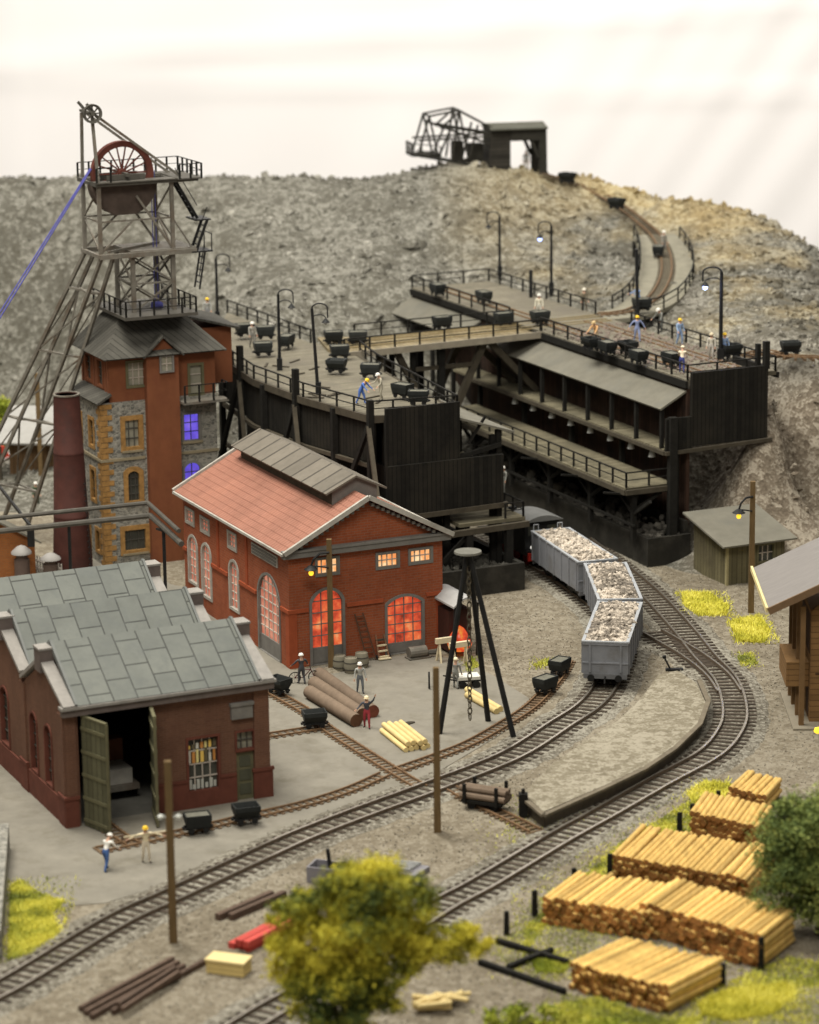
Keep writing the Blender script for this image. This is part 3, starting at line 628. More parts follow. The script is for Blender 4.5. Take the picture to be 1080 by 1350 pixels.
m=MB(); m.add([(0,0,-.3),(HW,0,-.3),(HW,0,HE),(HW/2,0,HA),(0,0,HE),(0,HL,-.3),(HW,HL,-.3),(HW,HL,HE),(HW/2,HL,HA),(0,HL,HE)],[(0,1,2,3,4),(9,8,7,6,5),(0,5,6,1),(1,6,7,2),(2,7,8,3),(3,8,9,4),(4,9,5,0)])
hw=m.build('wall',HALLB,hall)
fr_op=[(arch_poly(1.5,3.7,0.0,4.95,0.85),2,4,1.15,LIT1),(arch_poly(6.75,9.3,0.0,3.85,0.5),3,4,0.75,LIT1),([(1.95,5.95),(3.4,5.95),(3.4,6.95),(1.95,6.95)],3,1,None,LIT2),([(6.15,5.9),(7.6,5.9),(7.6,6.8),(6.15,6.8)],3,1,None,LIT2),([(8.45,5.95),(9.95,5.95),(9.95,6.8),(8.45,6.8)],3,1,None,LIT2)]
lf_op=[(arch_poly(1.6,5.2,0.0,5.4,1.4),4,6,1.1,LIT3),(arch_poly(8.75,10.35,1.6,4.9,0.75),2,5,None,LIT3),(arch_poly(13.8,15.5,1.2,4.9,0.8),2,5,None,LIT3),(arch_poly(16.4,18.1,1.6,4.9,0.8),2,5,None,LIT3),
       ([(9.0,5.75),(10.4,5.75),(10.4,6.75),(9.0,6.75)],2,2,None,LIT3),([(14.0,5.75),(15.5,5.75),(15.5,6.65),(14.0,6.65)],2,2,None,LIT3),([(16.9,5.75),(18.4,5.75),(18.4,6.65),(16.9,6.65)],2,2,None,LIT3)]
c=MB()
for op in fr_op: plate(c,op[0],'y',-0.3,0.28)
for op in lf_op: plate(c,op[0],'x',-0.3,0.28)
carve(hw,c)
for i,(poly,nv,nh,pan,gl) in enumerate(fr_op): window(hall,poly,'y',0.0,1,gl,GTRIM,FRAMEW if i>1 else GTRIM,nv,nh,panel=pan,pn='door' if i==1 else 'window',bw=0.055 if i<2 else 0.07)
for poly,nv,nh,pan,gl in lf_op: window(hall,poly,'x',0.0,1,gl,GTRIM if pan else TRIM,FRAMEW,nv,nh,panel=pan,bw=0.07)
m=MB(); m.box((-0.09,1.7,6.25),(0.02,6.1,7.0)); hl_=m.build('louvre_panel',TRIM,hall)
m=MB()
for k in range(3): m.box((-0.13,1.85,6.34+k*0.21),(-0.092,5.95,6.46+k*0.21))
m.build('louvre_slats',GTRIM,hl_)
m=MB(); m.box((-.12,-.12,3.62),(1.3,0.0,3.86)); m.box((3.95,-.12,3.62),(6.5,0,3.86)); m.box((9.55,-.12,3.62),(HW+.12,0,3.86))
m.box((-.12,0.0,3.62),(0.0,1.3,3.86)); m.box((-.12,5.5,3.62),(0,8.5,3.86)); m.box((-.12,10.6,3.62),(0,13.6,3.86)); m.box((-.12,18.3,3.62),(0,HL,3.86))
m.box((-.07,-.07,0),(0.5,0.0,3.61)); m.box((-.07,0.001,0),(0,0.5,3.61)); m.box((-.07,7.0,3.87),(-.001,7.35,7.2)); m.box((-.07,12.2,3.87),(-.001,12.55,7.2)); m.box((HW-.45,-.07,0),(HW+.07,0,3.61))
each(m,'string_course',HALLTRIM,hall)
# roof: two tiled slopes
oh=0.5; sl_=(HA-HE)/(HW/2)
def rz_(x): return HA+0.10-abs(x-HW/2)*sl_
m=MB(); m.slab([(-oh,-0.55,rz_(-oh)),(HW/2,-0.55,rz_(HW/2)),(HW/2,HL+.4,rz_(HW/2)),(-oh,HL+.4,rz_(-oh))],0.16)
m.slab([(HW/2,-0.55,rz_(HW/2)),(HW+oh,-0.55,rz_(HW+oh)),(HW+oh,HL+.4,rz_(HW+oh)),(HW/2,HL+.4,rz_(HW/2))],0.16)
roof=m.build('roof',TILE,hall)
m=MB()
for sx in (-1,1):
    xa=HW/2+sx*(HW/2+oh+.02); 
    for y in (-0.62,HL+.42): m.bar((xa,y,rz_(xa)+0.02),(HW/2,y,HA+0.12),0.22,0.30)
m.bar((-oh-.08,-0.5,rz_(-oh)-.06),(-oh-.08,HL+.3,rz_(-oh)-.06),0.14,0.16); m.bar((HW+oh+.08,-0.5,rz_(-oh)-.06),(HW+oh+.08,HL+.3,rz_(-oh)-.06),0.14,0.16)
m.build('verge_trim',TRIM,roof)
m=MB(); m.box((-.45,-.42,HE-.55),(HW+.45,-0.002,HE-.18)); m.box((-.5,-.5,HE-.18),(HW+.5,-0.002,HE-.05)); m.box((-.3,-0.002,HE-.5),(-0.002,HL,HE-.32)); m.build('cornice',GTRIM,hall)
for sx in (-1,1):
    m=MB()
    for k in range(15):
        x=HW/2+sx*(0.35+k*0.355); z=rz_(x)-0.36; m.cbox((x,-0.22,z),(0.2,0.42,0.2))
    m.build('dentil_row',GTRIM,hall)
# ridge monitor
mon=MB(); y0,y1=1.7,17.6; xc=HW/2
mon.box((xc-1.55,y0,HA-1.1),(xc+1.55,y1,HA+.35)); mo=mon.build('monitor',BEAM,hall)
m=MB(); m.slab([(xc-2.15,y0-.35,HA+.15),(xc,y0-.35,HA+1.15),(xc,y1+.35,HA+1.15),(xc-2.15,y1+.35,HA+.15)],0.12); m.slab([(xc,y0-.35,HA+1.15),(xc+2.15,y0-.35,HA+.15),(xc+2.15,y1+.35,HA+.15),(xc,y1+.35,HA+1.15)],0.12); m.build('monitor_roof',MONR,mo)
m=MB(); m.add([(xc-1.56,y0-.02,HA-.9),(xc+1.56,y0-.02,HA-.9),(xc+1.56,y0-.02,HA+.38),(xc,y0-.02,HA+1.02),(xc-1.56,y0-.02,HA+.38),(xc-1.56,y0+.05,HA-.9),(xc+1.56,y0+.05,HA-.9),(xc+1.56,y0+.05,HA+.38),(xc,y0+.05,HA+1.02),(xc-1.56,y0+.05,HA+.38)],[(0,1,2,3,4),(9,8,7,6,5)]+[(k,5+k,5+(k+1)%5,(k+1)%5) for k in range(5)]); m.build('monitor_gable',GTRIM,mo)

# ================================================================== ENGINE SHED
shed=thing('engine_shed','dark red brick engine shed with three grey slate roofs and olive doors standing open','building',W(-25.09,-10.56,0),AX)
SW,SD,EV=11.75,21.8,6.9; bays=[(0,7.25),(7.25,14.5),(14.5,21.8)]
def prof(inset=0.0,dz=0.0): 
    pts=[(0.0,EV+dz)]
    for a,b in bays: pts += [((a+b)/2,8.7+dz),(b,EV-.3+dz)]
    return pts
top=prof()
# outer shell with an inner void
m=MB(); poly=[(0,-.3)]+[(SD,-.3)]+[(y,z-0.35) for y,z in reversed(top)]
n=len(poly); m.add([(0,y,z) for y,z in poly]+[(SW,y,z) for y,z in poly],[tuple(range(n-1,-1,-1)),tuple(range(n,2*n))]+[(k,(k+1)%n,n+(k+1)%n,n+k) for k in range(n)])
sw_=m.build('wall',SHEDB,shed)
c=MB(); c.box((0.35,0.35,-0.6),(SW-.35,SD-.35,6.3)); carve(sw_,c)
c=MB(); c.box((0.75,-0.6,-0.8),(5.0,0.7,6.35)); c.box((6.95,-.6,0.95),(8.75,.7,4.0)); c.box((9.8,-.6,-.8),(10.85,.7,4.0))
def sarch(y0,y1,z0,z1,c): plate(c,arch_poly(y0,y1,z0,z1),'x',-.6,.6)
LW=[(2.3,3.5,1.6,5.0),(4.9,6.1,1.6,5.0),(10.2,11.7,1.6,5.0),(17.2,18.7,1.6,5.0)]
for w_ in LW: sarch(*w_,c)
carve(sw_,c)
for w_ in LW: window(shed,arch_poly(*w_),'x',0.0,1,GLASS,SHEDP,IRON,1,4,fw=0.1,depth=0.2)
wpane=window(shed,[(6.95,.95),(8.75,.95),(8.75,4.0),(6.95,4.0)],'y',0.0,1,GLASS,SHEDP,FRAMEW,3,3,fw=0.12,depth=0.22)
gm=[(0.75,0.5,0.12),(0.12,0.10,0.06),(0.6,0.58,0.5),(0.5,0.22,0.06),(0.7,0.6,0.25)]
for zz,hh in ((2.55,.75),(3.35,.5),(1.05,.55)):
    for k in range(7):
        b=MB(); b.box((7.02+k*.245,0.15,zz),(7.02+k*.245+random.uniform(.12,.2),0.215,zz+hh*random.uniform(.4,1))); b.build('stored_goods',flat(gm[(k+int(zz*3))%5]) if zz>1.5 else flat((.45,.45,.40)),wpane)
dp=window(shed,[(9.8,2.95),(10.85,2.95),(10.85,4.0),(9.8,4.0)],'y',0,1,GLASSP,SHEDP,IRON,2,1,fw=.1,depth=.2)
m=MB(); m.box((9.82,.12,-.05),(10.83,.25,2.8)); sd=m.build('door',OLIVEF,shed)
m=MB()
for zz in (.35,1.15,1.95): m.box((10.0,.08,zz),(10.65,.119,zz+.6))
m.build('door_panels',plain('olive_panel',(0.075,0.075,0.05),.7,.2,2,.1),sd)
m=MB(); m.box((9.8,-.02,2.80),(10.85,.25,2.95)); m.build('transom',SHEDP,sd)
m=MB()
for a,b in ((-.14,.62),(SW-1.0,SW+.14)): m.box((a,-.14,-.05),(b,0,1.6)); m.box((a-.06,-.2,1.6),(b+.06,0,1.78))
m.box((5.05,-.10,-.05),(6.9,0,1.55)); m.box((5.05,-.15,1.55),(6.9,0,1.7)); m.box((8.8,-.10,-.05),(9.75,0,1.55)); m.box((8.8,-.15,1.55),(9.75,0,1.7)); m.box((6.9,-.10,-.05),(8.8,0,.93))
for a,b in ((0.001,1.0),(6.6,7.9),(13.9,15.2)): m.box((-.16,a,-.05),(0,b,1.6)); m.box((-.2,a-.0,1.6),(0,b+.05,1.78))
m.box((-.1,1.05,-.05),(0,6.55,1.45)); m.box((-.1,7.95,-.05),(0,13.85,1.45))
each(m,'brick_plinth',SHEDP,shed)
m=MB()
for a,b in ((.0,.6),(SW-.9,SW)): m.box((a,-.10,1.79),(b,0,6.5))
for a in (.05,6.8,14.0): m.box((-.10,a,1.79),(0,a+.9,6.3))
each(m,'brick_pilaster',SHEDB,shed)
m=MB(); m.box((9.5,-.22,4.8),(10.75,-.0,5.65)); m.box((9.44,-.3,5.55),(10.81,0.0,5.72)); m.build('wall_box',GTRIM,shed)
m=MB(); m.box((-.2,-.45,EV-.55),(SW+.2,0,EV-.16)); m.build('eave_board',STUB,shed)
m=MB(); m.box((-.3,-.58,EV-.16),(SW+.3,-.02,EV+.0)); m.build('gutter',COPE,shed)
# slate slopes, a pair per bay
for i,(a,b) in enumerate(bays):
    mid=(a+b)/2; m=MB(); x0,x1=0.62,SW-.75; ev=EV+.04 if i==0 else EV-.1; ya=a-(.5 if i==0 else 0.0)
    zr=9.45; m.slab([(x0,ya,ev),(x1,ya,ev),(x1,mid,zr),(x0,mid,zr)],.22); m.slab([(x0,mid,zr),(x1,mid,zr),(x1,b,EV-.1),(x0,b,EV-.1)],.22); ro=m.build('roof',SLATE,shed)
    m=MB()
    for x in (x0-.06,x1+.06): m.bar((x,ya,ev-.02),(x,mid,zr-.02),.14,.30); m.bar((x,mid,zr-.02),(x,b,EV-.12),.14,.30)
    each(m,'verge_trim',SLATEP,ro)
    for x in (0.18,SW-.18):
        m=MB(); m.bar((x,ya,EV-.02),(x,mid,8.62),.72,.2); m.bar((x,mid,8.62),(x,b,EV-.28),.72,.2); m.build('coping',COPE,shed)
        m=MB(); m.box((x-.42,mid-.5,7.9),(x+.42,mid+.5,9.15)); st_=m.build('gable_stub',STUB,shed); m=MB(); m.box((x-.46,mid-.54,9.15),(x+.46,mid+.54,9.27)); m.build('cap',COPE,st_)
m=MB()   # door leaves
def leaf(m_off,hx,ang,sgn):
    lf=MB(); lf.box((0,-.06,0.1),(2.15,.06,6.2)); o=lf.build('door_leaf',OLIVE,shed); o.location=(hx,-.12,0); o.rotation_euler=(0,0,ang)
    b=MB()
    for z in (.35,1.6,2.9,4.2,5.5): b.box((.02,-.12*1,z),(2.12,-.061,z+.18)); b.box((.02,.061,z),(2.12,.12,z+.18))
    b.box((-.02,-.09,6.2),(2.17,.09,6.3)); b.box((2.15,-.08,.1),(2.23,.08,6.2)); b.build('ledge',OLIVEF,o); return o
leaf(0,.95,math.radians(-72),1); leaf(0,4.85,math.radians(-104),1)
# inside the shed: floor and a grey trolley
m=MB(); m.box((.36,.36,-.05),(SW-.36,SD-.36,.045)); m.build('floor',plain('shed_floor',(0.12,0.115,0.10),.9,.2,.8,.2),shed)
tr=thing('trolley','grey flat trolley loaded with boxes inside the dark open engine shed','trolley',W(-20.9,-6.2,0.1),AX)
m=MB(); m.box((-.9,-1.6,.55),(.9,1.6,.85)); m.build('bed',IRONL,tr)
for sx in (-.8,.8):
    for sy in (-1,1): m=MB(); m.wheel((sx,sy,.38),(1,0,0),.33,.14); m.build('wheel',DARK,tr)
m=MB(); m.box((-.7,-1.3,.86),(.6,.4,1.7)); m.build('box',plain('grey_box',(.38,.36,.32),.8,.2,1.5,.1),tr)
m=MB(); m.box((-.5,.5,.86),(.7,1.4,2.9)); m.build('crate',plain('rust_crate',(.16,.07,.04),.8,.2,1.5,.1),tr)

def railing(root,pts,h=1.05,post_every=1.7,r=0.055,mid=True,mat=None,name='railing',post=0.075):
    """pts: local 3D points along the foot of the railing"""
    mat=mat or DARK; m=MB(); P=[Vector(p) for p in pts]
    for a,b in zip(P,P[1:]):
        L=(b-a).length; n=max(1,round(L/post_every)); up_=Vector((0,0,h))
        m.bar(a+up_,b+up_,r*1.7); 
        if mid: m.bar(a+up_*.5,b+up_*.5,r*1.1)
        for k in range(n+1): p=a.lerp(b,k/n); m.bar(p-Vector((0,0,.05)),p+up_,post*1.6)
    return m.build(name,mat,root)
# ================================================================== WINDING TOWER
T0=(-4.91,41.92,0)
tw=thing('winding_tower','tall winding tower of rough stone with a red brown boarded top and violet lit windows','building',W(*T0),AX)
TW,TD=8.85,6.2
m=MB(); m.box((0,0,-.3),(TW,TD,12.05)); ts=m.build('stone_wall',STONEW,tw); c=MB()
ops=[([(1.7,8.6),(2.95,8.6),(2.95,10.75),(1.7,10.75)],GLASSP,2,2),(arch_poly(1.8,2.85,4.6,7.0,.3),GLASS,2,3),([(1.4,.95),(3.2,.95),(3.2,2.65),(1.4,2.65)],GLASS,2,1),([(6.25,8.7),(7.5,8.7),(7.5,10.7),(6.25,10.7)],LITB,1,2),(arch_poly(6.2,7.5,4.9,7.1,.4),LITB,1,2)]
lops=[([(1.6,8.6),(2.6,8.6),(2.6,10.6),(1.6,10.6)],GLASS,1,2),([(4.3,8.6),(5.2,8.6),(5.2,10.6),(4.3,10.6)],GLASS,1,2),([(1.6,4.6),(2.6,4.6),(2.6,6.9),(1.6,6.9)],GLASS,1,2),([(1.0,.9),(1.9,.9),(1.9,2.5),(1.0,2.5)],GLASS,1,1),([(3.2,.9),(4.1,.9),(4.1,2.5),(3.2,2.5)],GLASS,1,1)]
for o_ in ops: plate(c,o_[0],'y',-.3,.3)
for o_ in lops: plate(c,o_[0],'x',-.3,.3)
carve(ts,c)
for poly,gl,nv,nh in ops: window(tw,poly,'y',0,1,gl,OCHRE if gl is not LITB else GTRIM,IRON,nv,nh,fw=.3 if gl is not LITB else .18,depth=.15)
for poly,gl,nv,nh in lops: window(tw,poly,'x',0,1,gl,OCHRE,IRON,nv,nh,fw=.22,depth=.15)
m=MB()
for k in range(30):
    z=k*.4; a,b=(.85,.5) if k%2 else (.5,.85); m.box((-.05,-.05,z),(a,.0,z+.36)); m.box((-.05,.001,z),(0,b,z+.36))
m.build('quoins',OCHRE,tw)
m=MB(); m.box((-.1,-.1,7.75),(3.25,0,7.95)); m.box((5.9,-.1,7.75),(TW+.1,0,7.95)); m.box((-.1,0.001,7.75),(0,TD,7.95)); m.box((6.1,-.12,8.5),(7.7,0,8.69)); m.box((1.5,-.14,8.3),(3.1,0,8.45)); m.box((1.3,-.12,.7),(3.3,0,.85)); each(m,'sill_course',plain('tower_sill',(.24,.2,.13),.85,.2,1.5,.2),tw)
# boarded upper storey
bx0=.75; m=MB(); m.box((bx0,.06,12.05),(TW,TD,15.6)); tb=m.build('upper_storey',TOWB,tw); c=MB()
u_ops=[([(2.15,13.1),(3.5,13.1),(3.5,14.85),(2.15,14.85)],GLASSP,2,2),([(6.85,11.9+.2),(7.85,12.1),(7.85,14.25),(6.85,14.25)],GLASSP,0,2)]
ul=[([(1.3,13.0),(2.5,13.0),(2.5,14.9),(1.3,14.9)],GLASS,1,2),([(3.9,13.0),(5.1,13.0),(5.1,14.9),(3.9,14.9)],GLASS,1,2)]
for o_ in u_ops: plate(c,o_[0],'y',-.3,.35)
for o_ in ul: plate(c,o_[0],'x',bx0-.3,bx0+.3)
carve(tb,c)
for i,(poly,gl,nv,nh) in enumerate(u_ops): window(tw,poly,'y',.06,1,gl,OLIVEF,FRAMEW,nv,nh,fw=.16,depth=.15,pn='door' if i else 'window')
for poly,gl,nv,nh in ul: window(tw,poly,'x',bx0,1,gl,TOWB,IRON,nv,nh,fw=.16,depth=.12)
m=MB(); 
for k in range(12):
    y=.2+k*.5
    if not any(a-.25<y<b+.2 for a,b in ((1.3,2.5),(3.9,5.1))): m.box((bx0-.06,y,12.4),(bx0-.001,y+.12,15.4))
each(m,'wall_batten',TOWBD,tw)
m=MB(); m.slab([(-.35,-.3,12.1),(bx0-.0,-.3,12.75),(bx0-.0,TD*.95,12.75),(-.35,TD*.95,12.1)],.16); m.build('ledge_roof',TROOF,tw)
# shaft (stair/chimney breast) in front
m=MB(); m.add([(3.4,-.55,-.3),(5.85,-.55,-.3),(5.85,-.55,15.25),(4.62,-.55,16.55),(3.4,-.55,15.25),(3.4,.3,-.3),(5.85,.3,-.3),(5.85,.3,15.25),(4.62,.3,16.55),(3.4,.3,15.25)],[(0,1,2,3,4),(9,8,7,6,5)]+[(k,5+k,5+(k+1)%5,(k+1)%5) for k in range(5)]); sh=m.build('lift_shaft',TOWB,tw); recalc(sh)
window(sh,[(4.45,14.1),(5.35,14.1),(5.35,15.2),(4.45,15.2)],'y',-.66,1,GLASSP,GTRIM,FRAMEW,1,1,fw=.12,depth=.04)
# hipped roof
ez=15.35; x0,x1,y0,y1=.1,TW+.6,-.9,TD+.6; a0,a1,b0,b1=2.4,6.9,1.9,5.2; rz=18.0
m=MB(); m.slab([(x0,y0,ez),(x1,y0,ez),(a1,b0,rz),(a0,b0,rz)],.14); m.slab([(x0,y1,ez),(x0,y0,ez),(a0,b0,rz),(a0,b1,rz)],.14); m.slab([(x1,y0,ez),(x1,y1,ez),(a1,b1,rz),(a1,b0,rz)],.14); m.slab([(x1,y1,ez),(x0,y1,ez),(a0,b1,rz),(a1,b1,rz)],.14); m.box((a0,b0,rz-.5),(a1,b1,rz-.02))
rf=m.build('roof',TROOF,tw)
m=MB(); m.slab([(3.05,-.9,15.25),(4.62,-.9,16.75),(4.62,2.2,16.75),(3.05,1.6,15.25)],.12); m.slab([(4.62,-.9,16.75),(6.2,-.9,15.25),(6.2,1.6,15.25),(4.62,2.2,16.75)],.12); m.build('dormer_roof',TROOF,rf)
m=MB(); m.box((5.9,-1.3,11.62),(TW+.5,-.05,11.8)); bal=m.build('balcony',IRONL,tw); railing(bal,[(6.0,-1.25,11.8),(TW+.45,-1.25,11.8),(TW+.45,-.1,11.8)],1.2,1.0,.04)
# side wing roof behind (right)
m=MB(); m.box((TW+.0,3.6,12.0),(TW+2.7,8.0,16.2)); wg=m.build('side_wing',TOWB,tw); m=MB(); m.slab([(TW-1.2,2.9,17.4),(TW+3.2,2.9,16.15),(TW+3.2,8.4,16.4),(TW-1.2,8.4,17.6)],.16); m.build('wing_roof',TROOF,wg)
m=MB(); m.box((5.95,-.08,-.2),(TW-.6,-.001,3.2)); m.build('gate',plain('dark_green_gate',(.07,.075,.055),.8,.25,1.5,.15),tw)

# ================================================================== WINDING HEADFRAME
hf=thing('headframe','tall grey steel winding headframe with red spoked wheel and blue ropes on the tower','headframe',W(-.4,44.6,18.0),AX)
def L(s,t,z): return (s+.4,t-44.6,z-18.0)
F_,B_=42.9,46.4; zl,zm,zt=18.25,22.45,27.55
m=MB(); m.box(L(-3.1,41.0,18.02),L(2.4,48.4,18.25)); pf=m.build('lower_platform',IRON,hf)
railing(pf,[L(-3.0,48.2,18.25),L(-3.0,41.1,18.25),L(2.3,41.1,18.25),L(2.3,48.2,18.25)],1.1,1.1,.04)
for s in (-1.75,1.3):
    for t in (F_,B_):
        m=MB(); m.bar(L(s,t,zl),L(s,t,zm),.30,.26); m.build('post',IRONL,hf)
m=MB()
for t in (F_,B_):
    for z0_,z1_ in ((18.3,20.3),(20.3,22.3)): m.bar(L(-1.75,t,z0_),L(1.3,t,z1_),.12); m.bar(L(1.3,t,z0_),L(-1.75,t,z1_),.12); m.bar(L(-1.75,t,z1_),L(1.3,t,z1_),.13)
for s in (-1.75,1.3):
    for z0_,z1_ in ((18.3,20.3),(20.3,22.3)): m.bar(L(s,F_,z0_),L(s,B_,z1_),.12); m.bar(L(s,B_,z0_),L(s,F_,z1_),.12); m.bar(L(s,F_,z1_),L(s,B_,z1_),.13)
m.build('cross_bracing',IRONL,hf)
m=MB()
for t in (F_-.3,B_+.3): m.bar(L(-4.3,t,zm),L(3.0,t,zm),.28,.34)
for s in (-4.2,-1.8,1.3,2.9): m.bar(L(s,F_-.3,zm),L(s,B_+.3,zm),.22,.26)
m.box(L(-1.9,F_-.2,zm+.17),L(3.0,B_+.2,zm+.24)); m.bar(L(-3.6,F_-.1,zm+.3),L(1.2,F_+2.6,zm+.35),.16); m.build('middle_platform',IRONL,hf)
for s,t in ((-4.1,F_),(-4.1,B_),(1.35,F_),(1.35,B_)):
    m=MB(); m.bar(L(s,t,zm),L(s,t,zt),.26,.24)
    m.build('post',IRONL,hf)
for t in (F_+.6,B_-.6):
    m=MB(); m.bar(L(-4.1,F_ if t<44 else B_,zt),L(-4.2,t,32.4),.2); m.build('mast',IRONL,hf)
    m=MB(); m.bar(L(-4.2,t,32.6),L(2.3,t,zt+.15),.13,.18); m.build('back_stay',IRONL,hf)
m=MB()
for t in (F_,B_): m.bar(L(-4.1,t,24.9),L(1.35,t,24.9),.12); m.bar(L(-4.1,t,zm+.2),L(-1.6,t,24.9),.13); m.bar(L(1.35,t,zm+.2),L(-1.3,t,26.6),.15); m.bar(L(2.9,t,zm),L(1.35,t,24.9),.1)
for s in (-4.1,1.35): m.bar(L(s,F_,24.9),L(s,B_,24.9),.12); m.bar(L(s,F_,zm+.2),L(s,B_,24.9),.11); m.bar(L(s,B_,24.9),L(s,F_,27.3),.11)
m.build('cross_bracing',IRONL,hf)
m=MB()
for t in (F_-.25,F_+1.0,B_-1.0,B_+.25): m.bar(L(-4.4,t,zt),L(3.3,t,zt),.2,.22)
for s in (-4.3,1.5,3.2): m.bar(L(s,F_-.3,zt),L(s,B_+.3,zt),.2,.22)
m.box(L(-4.4,F_-.5,zt+.1),L(1.6,F_+.75,zt+.18)); m.box(L(1.6,F_-.9,zt+.1),L(3.4,B_+.6,zt+.2)); m.box(L(-4.4,B_-.75,zt+.1),L(1.6,B_+.5,zt+.18))
tp=m.build('upper_platform',IRON,hf)
railing(tp,[L(1.7,F_-.85,zt+.2),L(3.35,F_-.85,zt+.2),L(3.35,B_+.5,zt+.2),L(-4.3,B_+.45,zt+.2)],1.0,.9,.035)
railing(tp,[L(-4.35,F_-.4,zt+.2),L(-3.3,F_-.4,zt+.2)],1.0,.9,.035)
# sheave wheels
def spoked(name,c,R,w,mat,ns,hub,parent,rimw):
    c=Vector(c); m=MB(); n=44; rings=[]
    for k in range(n):
        a=2*math.pi*k/n; d=Vector((math.cos(a),0,math.sin(a))); rings.append([c+d*R+Vector((0,-w,0)),c+d*R+Vector((0,-w*.35,0)),c+d*(R-.16)+Vector((0,0,0)),c+d*R+Vector((0,w*.35,0)),c+d*R+Vector((0,w,0)),c+d*(R-rimw)+Vector((0,w*.7,0)),c+d*(R-rimw)+Vector((0,-w*.7,0))])
    vs=[v for r in rings for v in r]; m.add(vs,[(k*7+j,k*7+(j+1)%7,((k+1)%n)*7+(j+1)%7,((k+1)%n)*7+j) for k in range(n) for j in range(7)]); m.wheel(c,(0,1,0),hub,w*2.4,16); o=m.build(name,mat,parent); recalc(o)
    m=MB()
    for k in range(ns):
        a=2*math.pi*k/ns; d=Vector((math.cos(a),0,math.sin(a))); m.bar(c+d*hub*.8+Vector((0,.1*(-1)**k,0)),c+d*(R-rimw*.9),.10,.07,up=(0,1,0))
    m.build('spokes',mat,o); return o
wc=L(-1.95,44.0,28.15)
spoked('winding_wheel',wc,2.3,.26,RUSTW,18,.32,hf,.42)
m=MB(); m.bar((wc[0],wc[1]-1.3,wc[2]),(wc[0],wc[1]+1.6,wc[2]),.24); m.bar((wc[0]-1.4,wc[1]-.75,zt-18+.4),(wc[0]+1.4,wc[1]-.75,zt-18+.4),.2,.4); m.bar((wc[0]-1.4,wc[1]+.75,zt-18+.4),(wc[0]+1.4,wc[1]+.75,zt-18+.4),.2,.4); m.build('axle_bearing',IRON,hf)
m=MB(); n=18; half=[(wc[0]+2.45*math.cos(math.pi+math.pi*k/n),wc[2]-.6+2.3*max(-1,1.05*math.sin(math.pi+math.pi*k/n))) for k in range(n+1)]; plate(m,half,'y',wc[1]-.55,wc[1]+.55); cg=m.build('wheel_guard',plain('guard_brown',(.075,.055,.045),.7,.3,1.5,.2),hf); recalc(cg)
spoked('top_pulley',L(-4.25,43.2,32.55),.68,.16,IRON,8,.16,hf,.16)
m=MB(); m.bar(L(-4.2,F_+.4,32.55),L(-4.2,B_-.4,32.55),.18); m.bar(L(-4.5,F_+.8,33.2),L(-4.0,F_+.8,32.6),.1,.2); m.bar(L(-4.5,B_-.8,33.2),L(-4.0,B_-.8,32.6),.1,.2); m.build('pulley_bracket',IRON,hf)
# ropes
m=MB()
for d in (-.12,.14): m.tube(L(-1.95-2.3,44.0+d,28.6),L(-19.5,43.6+d*4,7.6),.055,.055,6)
m.build('hoist_rope',CABLE,hf)
m=MB()
for d in (-.1,.16): m.tube(L(.33+d,44.0,28.2),L(.33+d,44.0,18.3),.032,.032,6)
m.tube(L(.0,44,18.45),L(.75,44,18.45),.28,.28,10); m.build('cage_rope',CABLE,hf)
# inclined legs
FT=[sst(30,713),sst(0,698),sst(-62,694),sst(-42,705)]
legs=[((-3.2,F_,22.3),(*FT[0],0)),((-4.1,F_,22.3),(*FT[1],0)),((-4.15,B_,22.3),(*FT[2],0)),((-3.4,B_,22.3),(*FT[3],0))]
for a,b in legs[:4]: m=MB(); m.bar(L(*a),L(*b),.24,.24); m.build('leg',IRONL,hf)
m=MB(); vl=[(Vector(L(*a)),Vector(L(*b))) for a,b in legs]
P_=lambda i,f: vl[i][0].lerp(vl[i][1],f)
for f in (.12,.34,.58,.82): m.bar(P_(0,f),P_(2,f),.15); m.bar(P_(1,f),P_(3,f),.13); m.bar(P_(0,f),P_(1,f),.13); m.bar(P_(2,f),P_(3,f),.13)
for f0,f1 in ((.12,.34),(.34,.58),(.58,.82)): m.bar(P_(0,f0),P_(2,f1),.11); m.bar(P_(3,f0),P_(1,f1),.13); m.bar(P_(0,f0),P_(1,f1),.08); m.bar(P_(2,f1),P_(3,f0),.08)
m.build('leg_bracing',IRONL,hf)
# stairs on the right flank
def stair(a,b,wd,root,nm):
    a=Vector(a); b=Vector(b); m=MB(); w=Vector((0,wd,0)); m.bar(a,b,.07,.2); m.bar(a+w,b+w,.07,.2); n=int((a-b).length/.42)
    for k in range(1,n): p=a.lerp(b,k/n); m.bar(p,p+w,.16,.05)
    m.bar(a+Vector((0,0,.9)),b+Vector((0,0,.9)),.05); m.build(nm,BLACKM,root)
stair(L(1.7,43.0,27.5),L(3.3,43.0,24.7),.8,hf,'stair')
m=MB(); m.box(L(3.0,42.6,24.55),L(4.2,44.6,24.65)); m.build('landing',BLACKM,hf)
stair(L(3.9,42.6,24.6),L(3.0,42.6,22.4),1.0,hf,'stair'); m=MB(); m.box(L(2.6,42.4,22.3),L(4.2,44.2,22.4)); m.build('landing',BLACKM,hf)
stair(L(3.7,42.7,22.3),L(3.2,42.7,19.6),1.0,hf,'stair')
m=MB(); m.bar(L(4.15,42.5,22.4),L(4.15,42.5,23.6),.06); m.bar(L(4.15,44,22.4),L(4.15,44,23.6),.06); m.bar(L(4.15,42.5,23.6),L(4.15,44,23.6),.06); m.build('landing_rail',BLACKM,hf)

